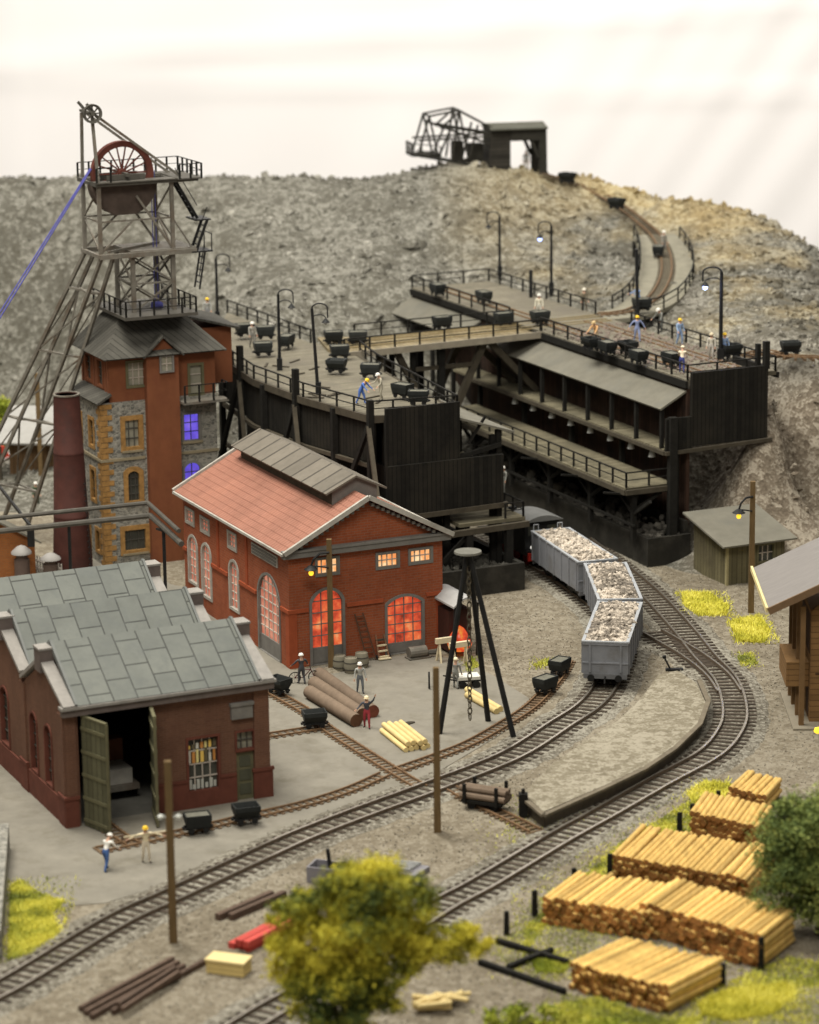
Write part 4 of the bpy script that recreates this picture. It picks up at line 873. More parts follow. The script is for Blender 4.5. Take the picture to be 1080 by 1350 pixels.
# ================================================================== CHIMNEY
cp=site(97,757)
ch=thing('chimney','tall tapering dark rusty boiler chimney in front of the stone tower','chimney',cp)
m=MB(); prof_=[(1.42,0),(1.40,1.5),(1.25,4.3),(1.27,4.32),(1.26,4.5),(1.24,4.52),(1.08,8.9),(1.10,8.92),(1.09,9.1),(1.07,9.12),(.93,13.0),(.93,13.15),(.76,13.15),(.76,11.0)]
m.lathe(prof_,n=28); m.build('stack',CHIM,ch,True)
m=MB(); m.lathe([(.95,13.1),(.97,13.1),(.97,13.2),(.80,13.2),(.80,13.1)],n=28); m.build('rim',IRONL,ch,True)
m=MB()
for k in range(16): z=.5+k*.42; a=.55; r=1.42-z*.037; m.cbox((math.cos(-a)*(r+.12),math.sin(-a)*(r+.12),z),(.06,.4,.05))
m.bar((1.48*math.cos(-.55)+.15,1.48*math.sin(-.55)-.1,0),(1.22*math.cos(-.55)+.12,1.22*math.sin(-.55)-.08,7.2),.05); m.build('rungs',BLACKM,ch)

# ================================================================== PIPE BRIDGE between shed and tower
pb=site(216,800); pr=thing('pipe_bridge','two dark pipes on thin posts crossing behind the chimney to the red hall','pipes',pb)
A1=site(-40,687,6.6)-pb; A2=site(195,663,6.9)-pb; A3=site(236,700,6.5)-pb; D_=Vector((0,0,-.75))
m=MB(); m.path([A1,A2,A3],.16,8); m.build('pipe',IRON,pr); m=MB(); q_=Vector((.2,-.6,0)); m.path([A1+D_+q_,A2+D_+q_,A3+D_+q_],.2,8); m.build('pipe',IRON,pr)
for p in (A2.lerp(A3,.5),): m=MB(); m.bar(Vector((p.x,p.y,0)),p+D_,.22); m.bar(p+D_+Vector((-.5,.5,-.2)),p+D_+Vector((.5,-.8,-.2)),.14); m.build('post',BLACKM,pr)
m=MB(); p=A1.lerp(A2,.55); m.bar(Vector((p.x,p.y,0)),p+D_,.2); m.build('post',BLACKM,pr)

# ================================================================== LEFT COAL DECK
DZ=12.7
o0=(12.5,34,0); ld=thing('loading_deck','black timber coal loading deck with plank walls between red hall and spoil hill','coal deck',W(*o0),AX)
def M_(): return MB(off=o0)
def at(px,py,z): s,t=sst(px,py,z); return (s,t,z)
deck_px=[(490,549),(603,541),(540,508),(497,485),(470,468),(455,455),(410,452),(300,412),(283,440),(290,470),(335,500),(400,524)]
dp_=[sst(x,y,DZ) for x,y in deck_px]
m=M_(); m.prism(dp_,DZ-.3,DZ); dk=m.build('deck',WEATH,ld); recalc(dk)
m=M_()
for (a,b) in ((0,1),(1,2),(2,3),(3,4),(9,10),(10,11),(11,0)): m.bar((*dp_[a],DZ-.22),(*dp_[b],DZ-.22),.24,.5)
m.build('edge_beam',BEAM,ld)
tf=24.85
m=M_(); m.box((9.75,tf-.12,8.9),(15.35,tf+.12,13.35)); m.build('front_boarding',DARKP,ld)
m=M_(); m.box((9.75,tf-.3,5.75),(18.6,tf-.0,9.35)); m.build('lower_boarding',DARKP,ld)
m=M_(); m.bar((9.0,tf-.25,5.6),(18.9,tf-.25,5.75),.3,.35); m.bar((9.0,tf+3,5.6),(9.0,50,5.6),.3,.3); m.build('sill_beam',BEAM,ld)
# long side wall towards the red hall
nl=[dp_[0],dp_[11],dp_[10],dp_[9]]
m=M_()
for a,b in zip(nl,nl[1:]): m.bar((a[0]+.25,a[1],10.9),(b[0]+.25,b[1],10.9),.16,3.1)
m.build('side_boarding',DARKP,ld)
for a,b in zip(nl,nl[1:]):
    for z in (9.2,6.2): m=M_(); m.bar((a[0]-.05,a[1],z),(b[0]-.05,b[1],z),.26); m.build('waling',BEAM,ld)
def lerp2(f):
    L_=[math.dist(a,b) for a,b in zip(nl,nl[1:])]; d=f*sum(L_)
    for (a,b),l in zip(zip(nl,nl[1:]),L_):
        if d<=l: return (a[0]+(b[0]-a[0])*d/l,a[1]+(b[1]-a[1])*d/l)
        d-=l
    return nl[-1]
for f in (0.0,.17,.36,.56,.76,.97):
    s,t=lerp2(f); tall=13.85 if f==0 else (14.6 if f in (.36,.76) else 12.6)
    m=M_(); m.bar((s-.1,t,0),(s-.1,t,tall),.42); m.build('post',DARK,ld)
    if f in (.0,.36,.76):
        for d in (-3.6,3.4):
            m=M_(); m.bar((s-.25,t,12.0),(s-1.0,t+d,4.0 if f else 5.8),.30); m.build('brace',BEAM if d<0 else DARK,ld)
# underframe and dark bins below
for s in (10.2,14.6,18.2):
    for t in (25.5,31,37,43,49):
        m=M_(); m.bar((s,t,0),(s,t,DZ-.3 if s<15.5 else 10.6),.4); m.build('post',DARK,ld)
m=M_(); m.box((10.2,26.2,0),(10.4,52,9.0)); m.box((10.5,27,2),(15,27.2,12)); m.box((14.2,26,7),(14.4,47,12.4)); m.box((15.2,30,0),(15.4,50,5.0)); m.build('bin_walls',DARKP,ld)
for t in (25.5,31,37,43): m=M_(); m.bar((10.2,t,7.5),(18.4,t,7.5),.3); m.bar((15,t,9.0),(18.2,t,5.2),.25); m.build('cross_beam',DARK,ld)
# lean-to roof on the right flank
rr=[at(602,534,12.35),at(540,502,12.35),at(497,478,12.35)]; 
m=M_(); m.slab([(15.35,24.9,12.2),(19.5,24.6,10.9),(19.9,46,10.9),(16.6,46,12.2)],.14); m.build('lean_to_roof',FELT,ld)
m=M_(); m.box((15.4,25.2,8.15),(18.5,46,8.35)); m.build('upper_shelf',GALLERY,ld)
m=M_(); m.bar((15.4,25.0,9.4),(18.6,25.0,10.0),.3); m.bar((18.5,25.2,1.2),(18.5,25.2,11),.36); m.bar((15.6,25,9.3),(18.4,25,9.3),.18,.1); m.bar((16.2,25.2,10.2),(17.5,25.2,12),.16); m.build('gable_frame',DARK,ld)
# gallery on the right
m=M_(); m.box((15.0,24.2,4.55),(20.1,46,4.8)); gl_=m.build('gallery',GALLERY,ld); railing(gl_,[(18.6-o0[0],-9.7,4.8),(20.0-o0[0],-9.7,4.8),(20.0-o0[0],11.5,4.8)],1.05,1.6,.05)
m=M_(); m.bar((12.4,23.9,4.2),(20.2,23.9,4.35),.34,.4); m.bar((20.0,24.1,4.36),(20.0,46,4.36),.3,.35); m.build('gallery_beam',BEAM,ld)
for s,t in ((15.6,24.0),(18.7,24.0),(18.7,31),(18.7,38)): m=M_(); m.bar((s,t,1.5),(s,t,4.4),.5); m.build('post',DARK,ld)
m=M_(); m.bar((13.4,24.2,2.0),(15.9,24.2,4.2),.25); m.bar((13.0,24.2,4.1),(13.0,24.2,0),.3); m.build('brace',DARK,ld)
CONC=plain('black_concrete',(.024,.022,.018),.85,.4,.9,.2,dirt=(.042,.038,.031))
m=M_(); m.box((12.6,22.5,-.2),(19.2,22.85,1.95)); m.box((18.85,22.86,-.2),(19.2,44,1.95)); m.box((12.6,22.86,-.2),(12.95,44,1.95)); m.box((12.96,22.86,-.2),(18.84,44,1.15)); m.build('plinth',CONC,ld)
pts=np.array([(random.uniform(13.2,18.7)-o0[0],random.uniform(23.2,36)-o0[1],1.25+random.uniform(0,.25)) for _ in range(500)]); props(rocks('spilled_coal',pts,RNG.uniform(.12,.4,500),plain('coal_grey',(.085,.08,.068),.9,.4,1,.2),ld),kind='stuff')
# railings
e=[(s-o0[0],t-o0[1],DZ) for s,t in dp_]
railing(ld,[e[9],e[10],e[11],e[0]],1.05,2.0,.055); railing(ld,[e[0],e[1]],1.05,1.6,.055); railing(ld,[e[1],e[2],e[3],(e[4][0]+.3,e[4][1],DZ)],1.05,2.0,.06)
railing(ld,[e[7],e[6]],1.05,2.0,.05)
# deck litter and planks
m=M_(); 
for _ in range(26):
    x,y=random.uniform(345,520),random.uniform(478,535); s,t=sst(x,y,DZ); a=random.uniform(0,3.1)
    if abs((y-478)-(x-345)*.33)<22: m.bar((s,t,DZ+.05),(s+math.cos(a)*1.4,t+math.sin(a)*1.4,DZ+.06),.16,.08)
each(m,'loose_board',BEAM,ld)

# ================================================================== RIGHT COAL BIN
o1=(34,40,0); rb=thing('coal_bin','long black timber coal bin with lean to roof and railed gallery against the hill','coal bin',W(*o1),AX)
def R_(): return MB(off=o1)
RZ=13.2
m=R_(); m.box((33.4,24.9,RZ-.3),(40.9,72,RZ)); m.build('deck',WEATH,rb)
m=R_(); m.bar((33.35,24.8,RZ-.35),(33.35,72,RZ-.35),.2,.5); m.bar((40.95,24.8,RZ-.3),(40.95,72,RZ-.3),.2,.4); m.build('edge_beam',DARK,rb)
m=R_(); m.box((33.6,24.45,8.4),(39.9,24.75,13.75)); m.box((39.6,24.76,8.4),(39.9,29,13.75)); m.build('front_boarding',DARKP,rb)
m=R_(); m.box((31.5,24.4,8.2),(33.59,24.66,10.6)); m.build('lower_boarding',DARKP,rb)
m=R_(); m.bar((31.4,24.35,8.1),(40.2,24.35,8.3),.24,.26); m.bar((31.4,24.5,8.1),(31.4,56,8.1),.22,.26); m.build('sill_beam',BEAM,rb)
for a,b in ((25.0,56.5),(58.5,72.5)):
    m=R_(); m.slab([(31.3,a,11.25),(33.7,a,12.55),(33.7,b,12.55),(31.3,b,11.25)],.14); m.build('lean_to_roof',FELT,rb)
m=R_(); m.box((33.45,24.9,2.5),(33.7,72,12.5)); m.build('back_boarding',REDBOARD,rb)
m=R_(); m.box((31.5,24.8,8.15),(33.44,60,8.32)); m.build('upper_shelf',GALLERY,rb)
for k in range(9): t=25.3+k*3.75; m=R_(); m.bar((31.62,t,8.3),(31.62,t,11.3),.26); m.build('post',DARK,rb)
for t in (60,64,68,72): m=R_(); m.bar((31.62,t,5),(31.62,t,11.3),.3); m.build('post',DARK,rb)
for t in (24.9,33,41,49,57): m=R_(); m.bar((32.6,t,0),(32.6,t,8.1),.34); m.build('post',DARK,rb)
m=R_(); m.bar((32.0,24.4,1.8),(32.0,24.4,10.7),.6,.5); m.build('corner_post',DARK,rb)
m=R_(); m.bar((39.8,24.6,13.5),(39.8,24.6,15.5),.4); m.bar((39.35,25,13.3),(39.35,25,15.3),.32); m.build('end_post',DARK,rb)
CHUTE=plain('pale_chute',(.42,.42,.40),.5,.2,2,.05)
for k in range(8):
    t=27.2+k*3.15; m=R_(); m.lathe([(.05,.35),(.16,.3),(.27,-.15),(.24,-.15),(.13,.27)],c=(31.9,t,7.45),n=12); m.tube((31.9,t,7.75),(31.9,t,8.1),.05); m.build('chute',CHUTE,rb,True)
m=R_(); m.box((28.4,24.75,5.55),(32.3,57,5.8)); gl2=m.build('gallery',GALLERY,rb)
m=R_(); m.bar((28.35,24.7,5.5),(28.35,57,5.5),.22,.36); m.bar((28.35,24.65,5.5),(32.3,24.65,5.5),.22,.36); m.build('gallery_beam',BEAM,rb)
railing(gl2,[(32.2-o1[0],24.85-o1[1],5.8),(28.5-o1[0],24.85-o1[1],5.8),(28.5-o1[0],57-o1[1],5.8)],1.1,2.0,.055)
for t in (25,31.5,38,44.5,51): 
    m=R_(); m.bar((29.2,t,1.9),(29.2,t,5.4),.34); m.build('post',DARK,rb)
    m=R_(); m.bar((29.3,t,5.3),(32.6,t,5.3),.26); m.bar((28.4,t+.3,5.3),(26.9,t+.3,5.55),.14); m.build('cross_beam',DARK,rb)
for t in (25,31.5,38,44.5,51):
    for a,b in (((29.2,t,4.0),(31.4,t,5.2)),((29.2,t+.2,3.9),(29.2,t+2.6,5.2)),((29.2,t-.2,3.9),(29.2,t-2.4,5.2))):
        m=R_(); m.bar(a,b,.22); m.build('brace',DARK,rb)
    m=R_(); m.lathe([(.25,0),(.75,1.1),(.75,1.6)],c=(31.0,t+3.2,3.4),n=4); m.build('hopper',plain('hopper_black_%d'%t,(.02,.018,.015),.7,.4,2,.2),rb)
for z in (3.0,):
    m=R_(); m.bar((29.05,24.6,z),(29.05,56,z),.16); m.build('rail_beam',DARK,rb)
m=R_(); m.box((29.8,23.95,-.2),(33.3,24.3,2.1)); m.box((29.8,24.31,-.2),(30.15,58,2.1)); m.box((32.95,24.31,-.2),(33.3,58,3)); m.box((30.16,24.31,-.2),(32.94,58,1.2)); m.build('plinth',CONC,rb)
pts=np.array([(random.uniform(30.3,32.8)-o1[0],random.uniform(24.7,50)-o1[1],1.3+abs(random.gauss(0,.5))) for _ in range(650)]); props(rocks('spilled_coal',pts,RNG.uniform(.15,.5,650),plain('coal_dust',(.11,.10,.085),.9,.4,1,.2),rb),kind='stuff')
q1=lambda s,t:(s-o1[0],t-o1[1],RZ)
railing(rb,[q1(33.5,72),q1(33.5,53.4)],1.05,2.2,.05); railing(rb,[q1(33.5,48),q1(33.5,24.95),q1(40.8,24.95),q1(40.8,46.5)],1.05,2.2,.055); railing(rb,[q1(40.8,52.5),q1(40.8,72),q1(33.5,72)],1.05,2.2,.05)
m=R_()
for k in range(5): 
    m.bar((35.1,25.5,RZ+.05),(35.1,70,RZ+.05),.09,.1) if k==0 else None
m.bar((35.9,25.5,RZ+.05),(35.9,70,RZ+.05),.09,.1); m.bar((38.4,25.5,RZ+.05),(38.4,50,RZ+.05),.09,.1); m.bar((39.2,25.5,RZ+.05),(39.2,50,RZ+.05),.09,.1); m.build('deck_rails',NARROW,rb)
pts=np.array([(random.uniform(33.8,40.6)-o1[0],random.uniform(25.2,48)-o1[1],RZ+.02) for _ in range(900)]); props(rocks('spilled_ore',pts,RNG.uniform(.05,.2,900),plain('ore_brown',(.19,.15,.125),.9,.35,1,.2),rb),kind='stuff')

# ================================================================== TIMBER BRIDGE between the two decks
ob=(25.5,50.5,0); br=thing('trestle_bridge','railed timber tub bridge on splayed struts joining the two black coal decks','bridge',W(*ob),AX)
def B__(): return MB(off=ob)
m=B__(); m.prism([(16.3,47.6),(33.3,47.6),(33.3,52.6),(20.2,53.4),(17.5,55),(16.2,50)],12.7,12.95); dk2=m.build('deck',planks('bridge_boards',(.205,.165,.098),(.08,.065,.04),'x',.3,.85,.4),br); recalc(dk2)
m=B__(); m.bar((16.5,47.5,12.75),(33.4,47.5,12.95),.2,.5); m.bar((19.8,53.4,12.7),(33.4,52.7,12.8),.2,.4); m.build('edge_beam',plain('pale_beam',(.24,.21,.16),.85,.25,1.2,.2),br)
m=B__()
for t in (49.2,50.0,51.2,52.0): m.bar((17.5,t,13.0),(40.5,t,13.25),.09,.1)
m.build('deck_rails',plain('yellowed_rail',(.27,.21,.11),.7,.2,1,.1),br)
railing(br,[(16.6-ob[0],47.6-ob[1],12.95),(33.4-ob[0],47.6-ob[1],13.1)],1.05,2.0,.06); railing(br,[(19.9-ob[0],53.3-ob[1],12.95),(33.4-ob[0],52.6-ob[1],13.1)],1.05,2.2,.05)
for t in (48.3,52.2):
    for a,b in (((25.0,t,5.2),(21.2,t,12.6)),((25.0,t,5.2),(28.7,t,12.6)),((29.2,t,12.6),(33.3,t,8.4)),((20.2,t,12.6),(18.2,t,8.5))):
        m=B__(); m.bar(a,b,.48); m.build('strut',BEAM,br)
    m=B__(); m.bar((25,t,-.2),(25,t,12.6),.5); m.build('post',DARK,br)
    m=B__(); m.bar((22.6,t,0),(22.6,t,12.6),.36); m.build('post',DARK,br)
m=B__(); m.bar((21.9,48.3,11.0),(28.1,48.3,11.0),.3); m.bar((25,48.3,6),(25,52.2,6),.4); m.build('tie_beam',BEAM,br)

# ================================================================== CURVED RAMP up the hill
rc=[(790,416,13.22),(815,414,13.25),(838,408,13.4),(864,391,13.8),(878,364,14.3),(877,336,14.9),(864,311,15.6),(843,292,16.2),(815,271,17.1),(781,252,17.9),(748,240,18.7),(716,230,19.6)]
RP=spline([site(*p) for p in rc],.5); o2=RP[8].copy(); o2.z=0
rp=thing('curved_ramp','railed timber ramp curving up from the coal bin onto the spoil hill','ramp',o2)
nd=int(len(RP)*.62); m=MB(off=o2); rings=[]
for i in range(nd):
    p=RP[i]; t=tang(RP,i); n=Vector((t.y,-t.x,0)).normalized(); w=1.9+.4*math.sin(i/nd*3.1); rings.append([p+n*w,p-n*w,p-n*w-Vector((0,0,.35)),p+n*w-Vector((0,0,.35))])
vs=[v for r in rings for v in r]; m.add(vs,[(i*4+a,i*4+(a+1)%4,i*4+4+(a+1)%4,i*4+4+a) for i in range(nd-1) for a in range(4)]+[(0,1,2,3),(4*nd-1,4*nd-2,4*nd-3,4*nd-4)]); o=m.build('deck',plain('ramp_deck',(.20,.185,.14),.9,.25,1,.2),rp); recalc(o)
for side in (0,1): railing(rp,[r[side]-o2 for r in rings[4 if side==0 else 6::5]],1.05,2.4,.055)
for i in range(6,nd,9):
    for side in (0,1):
        p=rings[i][side]-o2; m=MB(); m.bar((p.x,p.y,hz(p.x+o2.x,p.y+o2.y)-.4),(p.x,p.y,p.z-.3),.34); m.build('post',DARK,rp)
track('narrow_track','narrow tub track curving up the ramp and over the hill to the tipple',[Vector(site(*p)) for p in rc],gauge=.85,step=.62,sl=1.5,sw=.2,rh=.12,base=.08,mats=(NARROW,NARROW,plain('ramp_sleeper',(.10,.08,.055),.9,.3,2,.3)),railw=.06)
track('narrow_track','narrow tub track over the rubble to the lone tub right of the coal bin',[site(x,y,z) for x,y,z in ((985,470,12.9),(1010,466,12.95),(1042,472,12.95),(1085,474,12.8))],gauge=.75,step=.6,sl=1.3,sw=.2,rh=.1,base=.15,mats=NM,railw=.055)

# ================================================================== TIPPLE on the hill top
tpz=19.6; tp0=site(678,226,tpz); tz=tpz
ti=thing('tipple','dark timber tipple with a lattice boom on top of the spoil hill','tipple',(tp0.x,tp0.y,tz),math.radians(12))
k_=P_s=3900.0/((tp0-EYE).dot(FW))   # pixels per metre out there
u=lambda px:(px-678)/k_
TG=plain('tipple_timber',(.026,.024,.019),.85,.4,1.2,.3); TGR=plain('tipple_roof',(.085,.083,.066),.85,.2,1,.2)
H_=4.3
m=MB(); m.box((u(641),-1.5,-1.0),(u(668),1.5,H_)); m.build('hut',planks('tipple_boards',(.028,.025,.02),(.01,.009,.008),'z',.4,.85,.35),ti)
for y in (-1.5,1.5):
    m=MB(); m.bar((u(712),y,-1.0),(u(711),y,H_-.2),.7,.5); m.build('post',TG,ti); m=MB(); m.bar((u(706),y,1.4),(u(692),y,H_-.6),.3); m.build('brace',TG,ti)
m=MB(); m.box((u(668)+.01,-1.7,H_-1.25),(u(716),1.7,H_-.1)); m.build('beam',TG,ti)
m=MB(); m.slab([(u(640),-2.0,H_-.05),(u(717),-2.0,H_-.05),(u(717),0,H_+.35),(u(640),0,H_+.35)],.15); m.slab([(u(640),0,H_+.35),(u(717),0,H_+.35),(u(717),2.0,H_-.05),(u(640),2.0,H_-.05)],.15); m.build('roof',TGR,ti)
def V2(px,py): return ((px-678)/k_, (228-py)/k_*1.03)
for y in (-1.3,1.3):
    m=MB(); Q=lambda px,py:(V2(px,py)[0],y,V2(px,py)[1])
    for a,b in (((537,200),(645,222)),((545,182),(645,180)),((560,152),(600,146)),((600,146),(645,170)),((560,152),(545,200)),((560,152),(572,205)),((600,146),(590,208)),((600,146),(612,210)),((575,165),(645,178)),((575,168),(600,148)),((572,205),(590,165)),((612,210),(625,165)),((560,160),(640,190))): m.bar(Q(*a),Q(*b),.17)
    m.build('boom_truss',TG,ti)
m=MB()
for px,py in ((537,200),(560,152),(600,146),(575,205),(610,213),(640,220)): m.bar((V2(px,py)[0],-1.3,V2(px,py)[1]),(V2(px,py)[0],1.3,V2(px,py)[1]),.15)
m.box((V2(540,200)[0],-1.2,V2(540,203)[1]),(V2(575,200)[0],1.2,V2(540,200)[1])); each(m,'boom_cross_tie',TG,ti)
railing(ti,[(V2(537,200)[0],1.25,V2(537,202)[1]),(V2(537,200)[0],-1.25,V2(537,202)[1]),(V2(575,205)[0],-1.25,V2(575,207)[1])],1.2,.8,.05,mat=TG)
m=MB(); m.box((V2(594,0)[0],-.5,V2(0,212)[1]),(V2(608,0)[0],.5,V2(0,186)[1])); m.box((V2(616,0)[0],-.6,V2(0,214)[1]),(V2(634,0)[0],.6,V2(0,190)[1])); m.build('winch',TG,ti)

# ================================================================== OLIVE HUT on the right
hb=site(958,772); hA=math.radians(24.5)
def Lh(px,py): p=site(px,py)-hb; return p
hut=thing('wooden_hut','olive green timber hut with a pale grey pent roof at the foot of the hill','hut',hb,hA)
# long wall faces the track (front right), short wall faces left
m=MB(); m.add([(0,0,-.3),(4.7,0,-.3),(4.7,4.6,-.3),(0,4.6,-.3),(0,0,3.05),(4.7,0,3.05),(4.7,4.6,4.1),(0,4.6,4.1)],[(3,2,1,0),(4,5,6,7),(0,1,5,4),(1,2,6,5),(2,3,7,6),(3,0,4,7)]); hwl=m.build('wall',HUTW,hut)
c=MB(); plate(c,[(2.5,1.4),(3.8,1.4),(3.8,2.6),(2.5,2.6)],'y',-.3,.3); carve(hwl,c); window(hut,[(2.5,1.4),(3.8,1.4),(3.8,2.6),(2.5,2.6)],'y',0,1,GLASS,OLIVEF,FRAMEW,2,1,fw=.1,depth=.14)
m=MB(); m.slab([(-.7,-.7,3.0),(5.3,-.7,3.0),(5.3,5.0,4.3),(-.7,5.0,4.3)],.13); m.build('roof',FELT,hut)
m=MB(); m.box((-.06,-.06,-.3),(.12,.0,3.0)); m.box((-.06,.001,-.3),(0,.12,3.0)); m.build('corner_board',plain('pale_olive',(.30,.26,.14),.8,.2,1.5,.1),hut)

# ================================================================== BROWN HOUSE at the right edge
B_=site(1055,958); hp_=site(1036,905); dv=(hp_-B_); ha=math.atan2(dv.y,dv.x)-math.pi/2     # local +y runs along the left wall away from us
hs_=thing('wooden_house','brown timber house with overhanging grey roof and a porch on posts at the right edge','house',B_,ha)
ze=8.2
m=MB(); m.box((.6,.6,-.2),(8.5,7.2,6.9)); m.build('wall',HOUSEW,hs_)
m=MB(); m.box((-.75,1.2,3.5),(.58,5.2,3.62)); m.box((-.75,1.2,2.1),(-.62,5.2,3.49)); m.box((-.61,1.2,2.1),(.58,1.32,3.49)) ; m.build('porch_rail',HOUSEW,hs_)
for y in (.0,2.0,4.2,6.0): m=MB(); m.bar((.05,y,-.1),(.05,y,7.4),.3); m.build('post',plain('house_post',(.17,.10,.045),.85,.2,2,.2),hs_)
m=MB(); m.box((.58,1.2,.3),(.597,2.4,2.6)); m.box((.58,3.4,.3),(.597,4.6,2.6)); m.box((.58,1.0,4.2),(.597,6.4,6.6)); m.build('opening',HOUSED,hs_)
m=MB(); m.box((.9,.55,3.05),(8.4,.595,3.12)); m.box((1.4,.56,.1),(8.4,.597,3.0)); m.build('dark_porch',HOUSED,hs_)
m=MB()
for k in range(12): m.cbox((1.2+k*.32,.52,3.3),(.12,.1,.1))
m.build('trim_beads',CREAM,hs_)
m=MB(); m.box((-.5,-.8,-.2),(8.5,6.8,.12)); m.build('porch_floor',plain('porch_slab',(.23,.2,.15),.9,.15,1.2,.1),hs_)
m=MB(); m.slab([(-2.1,-1.0,ze-.7),(4.0,-1.0,ze+2.2),(4.0,8.6,ze+2.2),(-2.1,8.6,ze-.7)],.16); m.slab([(4.0,-1.0,ze+2.2),(9.5,-1,ze-.5),(9.5,8.6,ze-.5),(4.0,8.6,ze+2.2)],.16); rf=m.build('roof',HROOF,hs_)
m=MB(); m.bar((-2.18,-1.05,ze-.74),(-2.18,8.65,ze-.74),.14,.3); m.build('fascia_board',FASCIA,rf)
m=MB(); m.bar((-2.1,-1.07,ze-.82),(4.0,-1.07,ze+2.08),.13,.42); m.build('barge_board',plain('barge_brown',(.16,.10,.055),.8,.2,2,.1),rf)
m=MB(); m.add([(.6,.58,6.9),(7.6,.58,6.9),(4.0,.58,ze+1.9),(.6,.9,6.9),(7.6,.9,6.9),(4.0,.9,ze+1.9)],[(0,1,2),(5,4,3),(0,3,4,1),(1,4,5,2),(2,5,3,0)]); m.build('gable',HOUSEW,hs_)

# ================================================================== left background: little orange building, vents, shed, fence
ob_=site(8,770); orange=thing('orange_outbuilding','small orange brick outbuilding with a grey roof at the left edge','building',site(-45,768),AX)
m=MB(); m.add([(0,0,-.2),(5.2,0,-.2),(5.2,4,-.2),(0,4,-.2),(0,0,2.6),(5.2,0,2.6),(5.2,4,2.6),(0,4,2.6),(2.6,0,4.1),(2.6,4,4.1)],[(3,2,1,0),(0,1,5,8,4),(2,3,7,9,6),(1,2,6,5),(3,0,4,7),(5,6,9,8),(7,4,8,9)]); m.build('wall',bricks('orange_brick',(.34,.12,.035),(.28,.095,.03),(.25,.12,.05),.4,.14,.02),orange)
m=MB(); m.slab([(-.4,-.4,2.4),(2.6,-.4,4.2),(2.6,4.4,4.2),(-.4,4.4,2.4)],.12); m.slab([(2.6,-.4,4.2),(5.6,-.4,2.4),(5.6,4.4,2.4),(2.6,4.4,4.2)],.12); m.build('roof',FELT,orange)
for px,py,h,lab in ((30,765,2.6,'squat round capped vent beside the small orange outbuilding'),(68,766,2.1,'squat round capped vent right in front of the rusty chimney')):
    v=thing('roof_vent',lab,'vent',site(px,py),0,'round capped vents'); m=MB(); m.lathe([(.55,0),(.55,h*.6),(.42,h*.62),(.42,h*.75)],n=14); m.build('pipe',plain('vent_brown',(.12,.085,.07),.7,.2,1.5,.1),v,True); m=MB(); m.lathe([(.42,h*.75),(.75,h*.76),(.72,h*.82),(.3,h*.96),(0,h)],n=14); m.build('cap',plain('vent_cap',(.26,.245,.23),.6,.1,1.5,.05),v,True)
f0=site(36,752); f1=site(82,768); fe=thing('picket_fence','low pale spiked fence running between the two capped vents','fence',f0)
m=MB(); d=f1-f0; m.bar((0,0,.5),(d.x,d.y,.5),.12); m.bar((0,0,1.0),(d.x,d.y,1.0),.12)
for k in range(14): p=d*(k/13); m.bar((p.x,p.y,0),(p.x,p.y,1.35),.1)
m.build('pickets',plain('fence_pale',(.30,.27,.24),.8,.2,2,.1),fe)
bp_=site(-30,700); bl=thing('boom_lamp','dark angled boom with a hanging black lamp box at the left edge','lamp',bp_)
m=MB(); e=site(40,693,4.4)-bp_; m.bar((0,0,0),(0,0,6.2),.25); m.bar((0,0,6.0),e,.16,.2); m.build('boom',BLACKM,bl); m=MB(); m.box((e.x-.22,e.y-.2,e.z-1.5),(e.x+.25,e.y+.2,e.z-.0)); m.build('lamp_box',BLACKM,bl)
sb=site(38,640); bs_=thing('yard_shed','small brown timber shed with pale grey roof behind the inclined headframe legs','shed',sb,math.radians(-8))
m=MB(); m.box((-1.5,0,-.2),(3.0,4.5,4.0)); m.build('wall',planks('shed_brown',(.15,.09,.045),(.07,.04,.02),'xy',.25,.85,.4),bs_)
m=MB(); m.slab([(-2.4,-1.4,3.8),(3.4,-1.4,3.8),(3.4,5.0,5.6),(-2.4,5.0,5.6)],.16); m.build('roof',plain('pale_roof',(.30,.29,.27),.8,.12,1,.1),bs_)
for x in (-2.0,3.0): m=MB(); m.bar((x,-1.1,-.2),(x,-1.1,3.8),.26); m.build('post',BEAM,bs_)
tp_=site(55,645); tpole=thing('tall_post','thin brown timber post behind the inclined headframe legs','post',tp_); m=MB(); m.bar((0,0,-.2),(0,0,9.5),.34); m.build('shaft',POLE,tpole)
cb=site(-6,622); cv=thing('parked_van','small white and red van half hidden at the left edge','van',cb,math.radians(60))
m=MB(); m.add([(-2,-.9,.4),(2,-.9,.4),(2,.9,.4),(-2,.9,.4),(-2,-.9,1.2),(2,-.9,1.2),(2,.9,1.2),(-2,.9,1.2)],[(3,2,1,0),(4,5,6,7),(0,1,5,4),(1,2,6,5),(2,3,7,6),(3,0,4,7)]); m.build('body',flat((.75,.72,.7)),cv); m=MB(); m.add([(-1.9,-.85,1.201),(1.0,-.85,1.201),(1.0,.85,1.201),(-1.9,.85,1.201),(-1.8,-.75,2.2),(.4,-.75,2.2),(.4,.75,2.2),(-1.8,.75,2.2)],[(3,2,1,0),(4,5,6,7),(0,1,5,4),(1,2,6,5),(2,3,7,6),(3,0,4,7)]); m.build('cabin',flat((.6,.08,.05)),cv)
for x in (-1.2,1.2):
    for y in (-.85,.85): m=MB(); m.wheel((x,y,.36),(0,1,0),.36,.2); m.build('wheel',BLACKM,cv)
# stone garden wall in the lower left corner
w0=site(-10,1265); w1=site(2,1120); sw1=thing('stone_wall','rough grey stone wall end at the lower left edge of the yard','wall',w0); d=w1-w0
m=MB(); m.bar((0,0,.7),(d.x,d.y,.7),.9,1.5); m.build('masonry',STONEW,sw1)

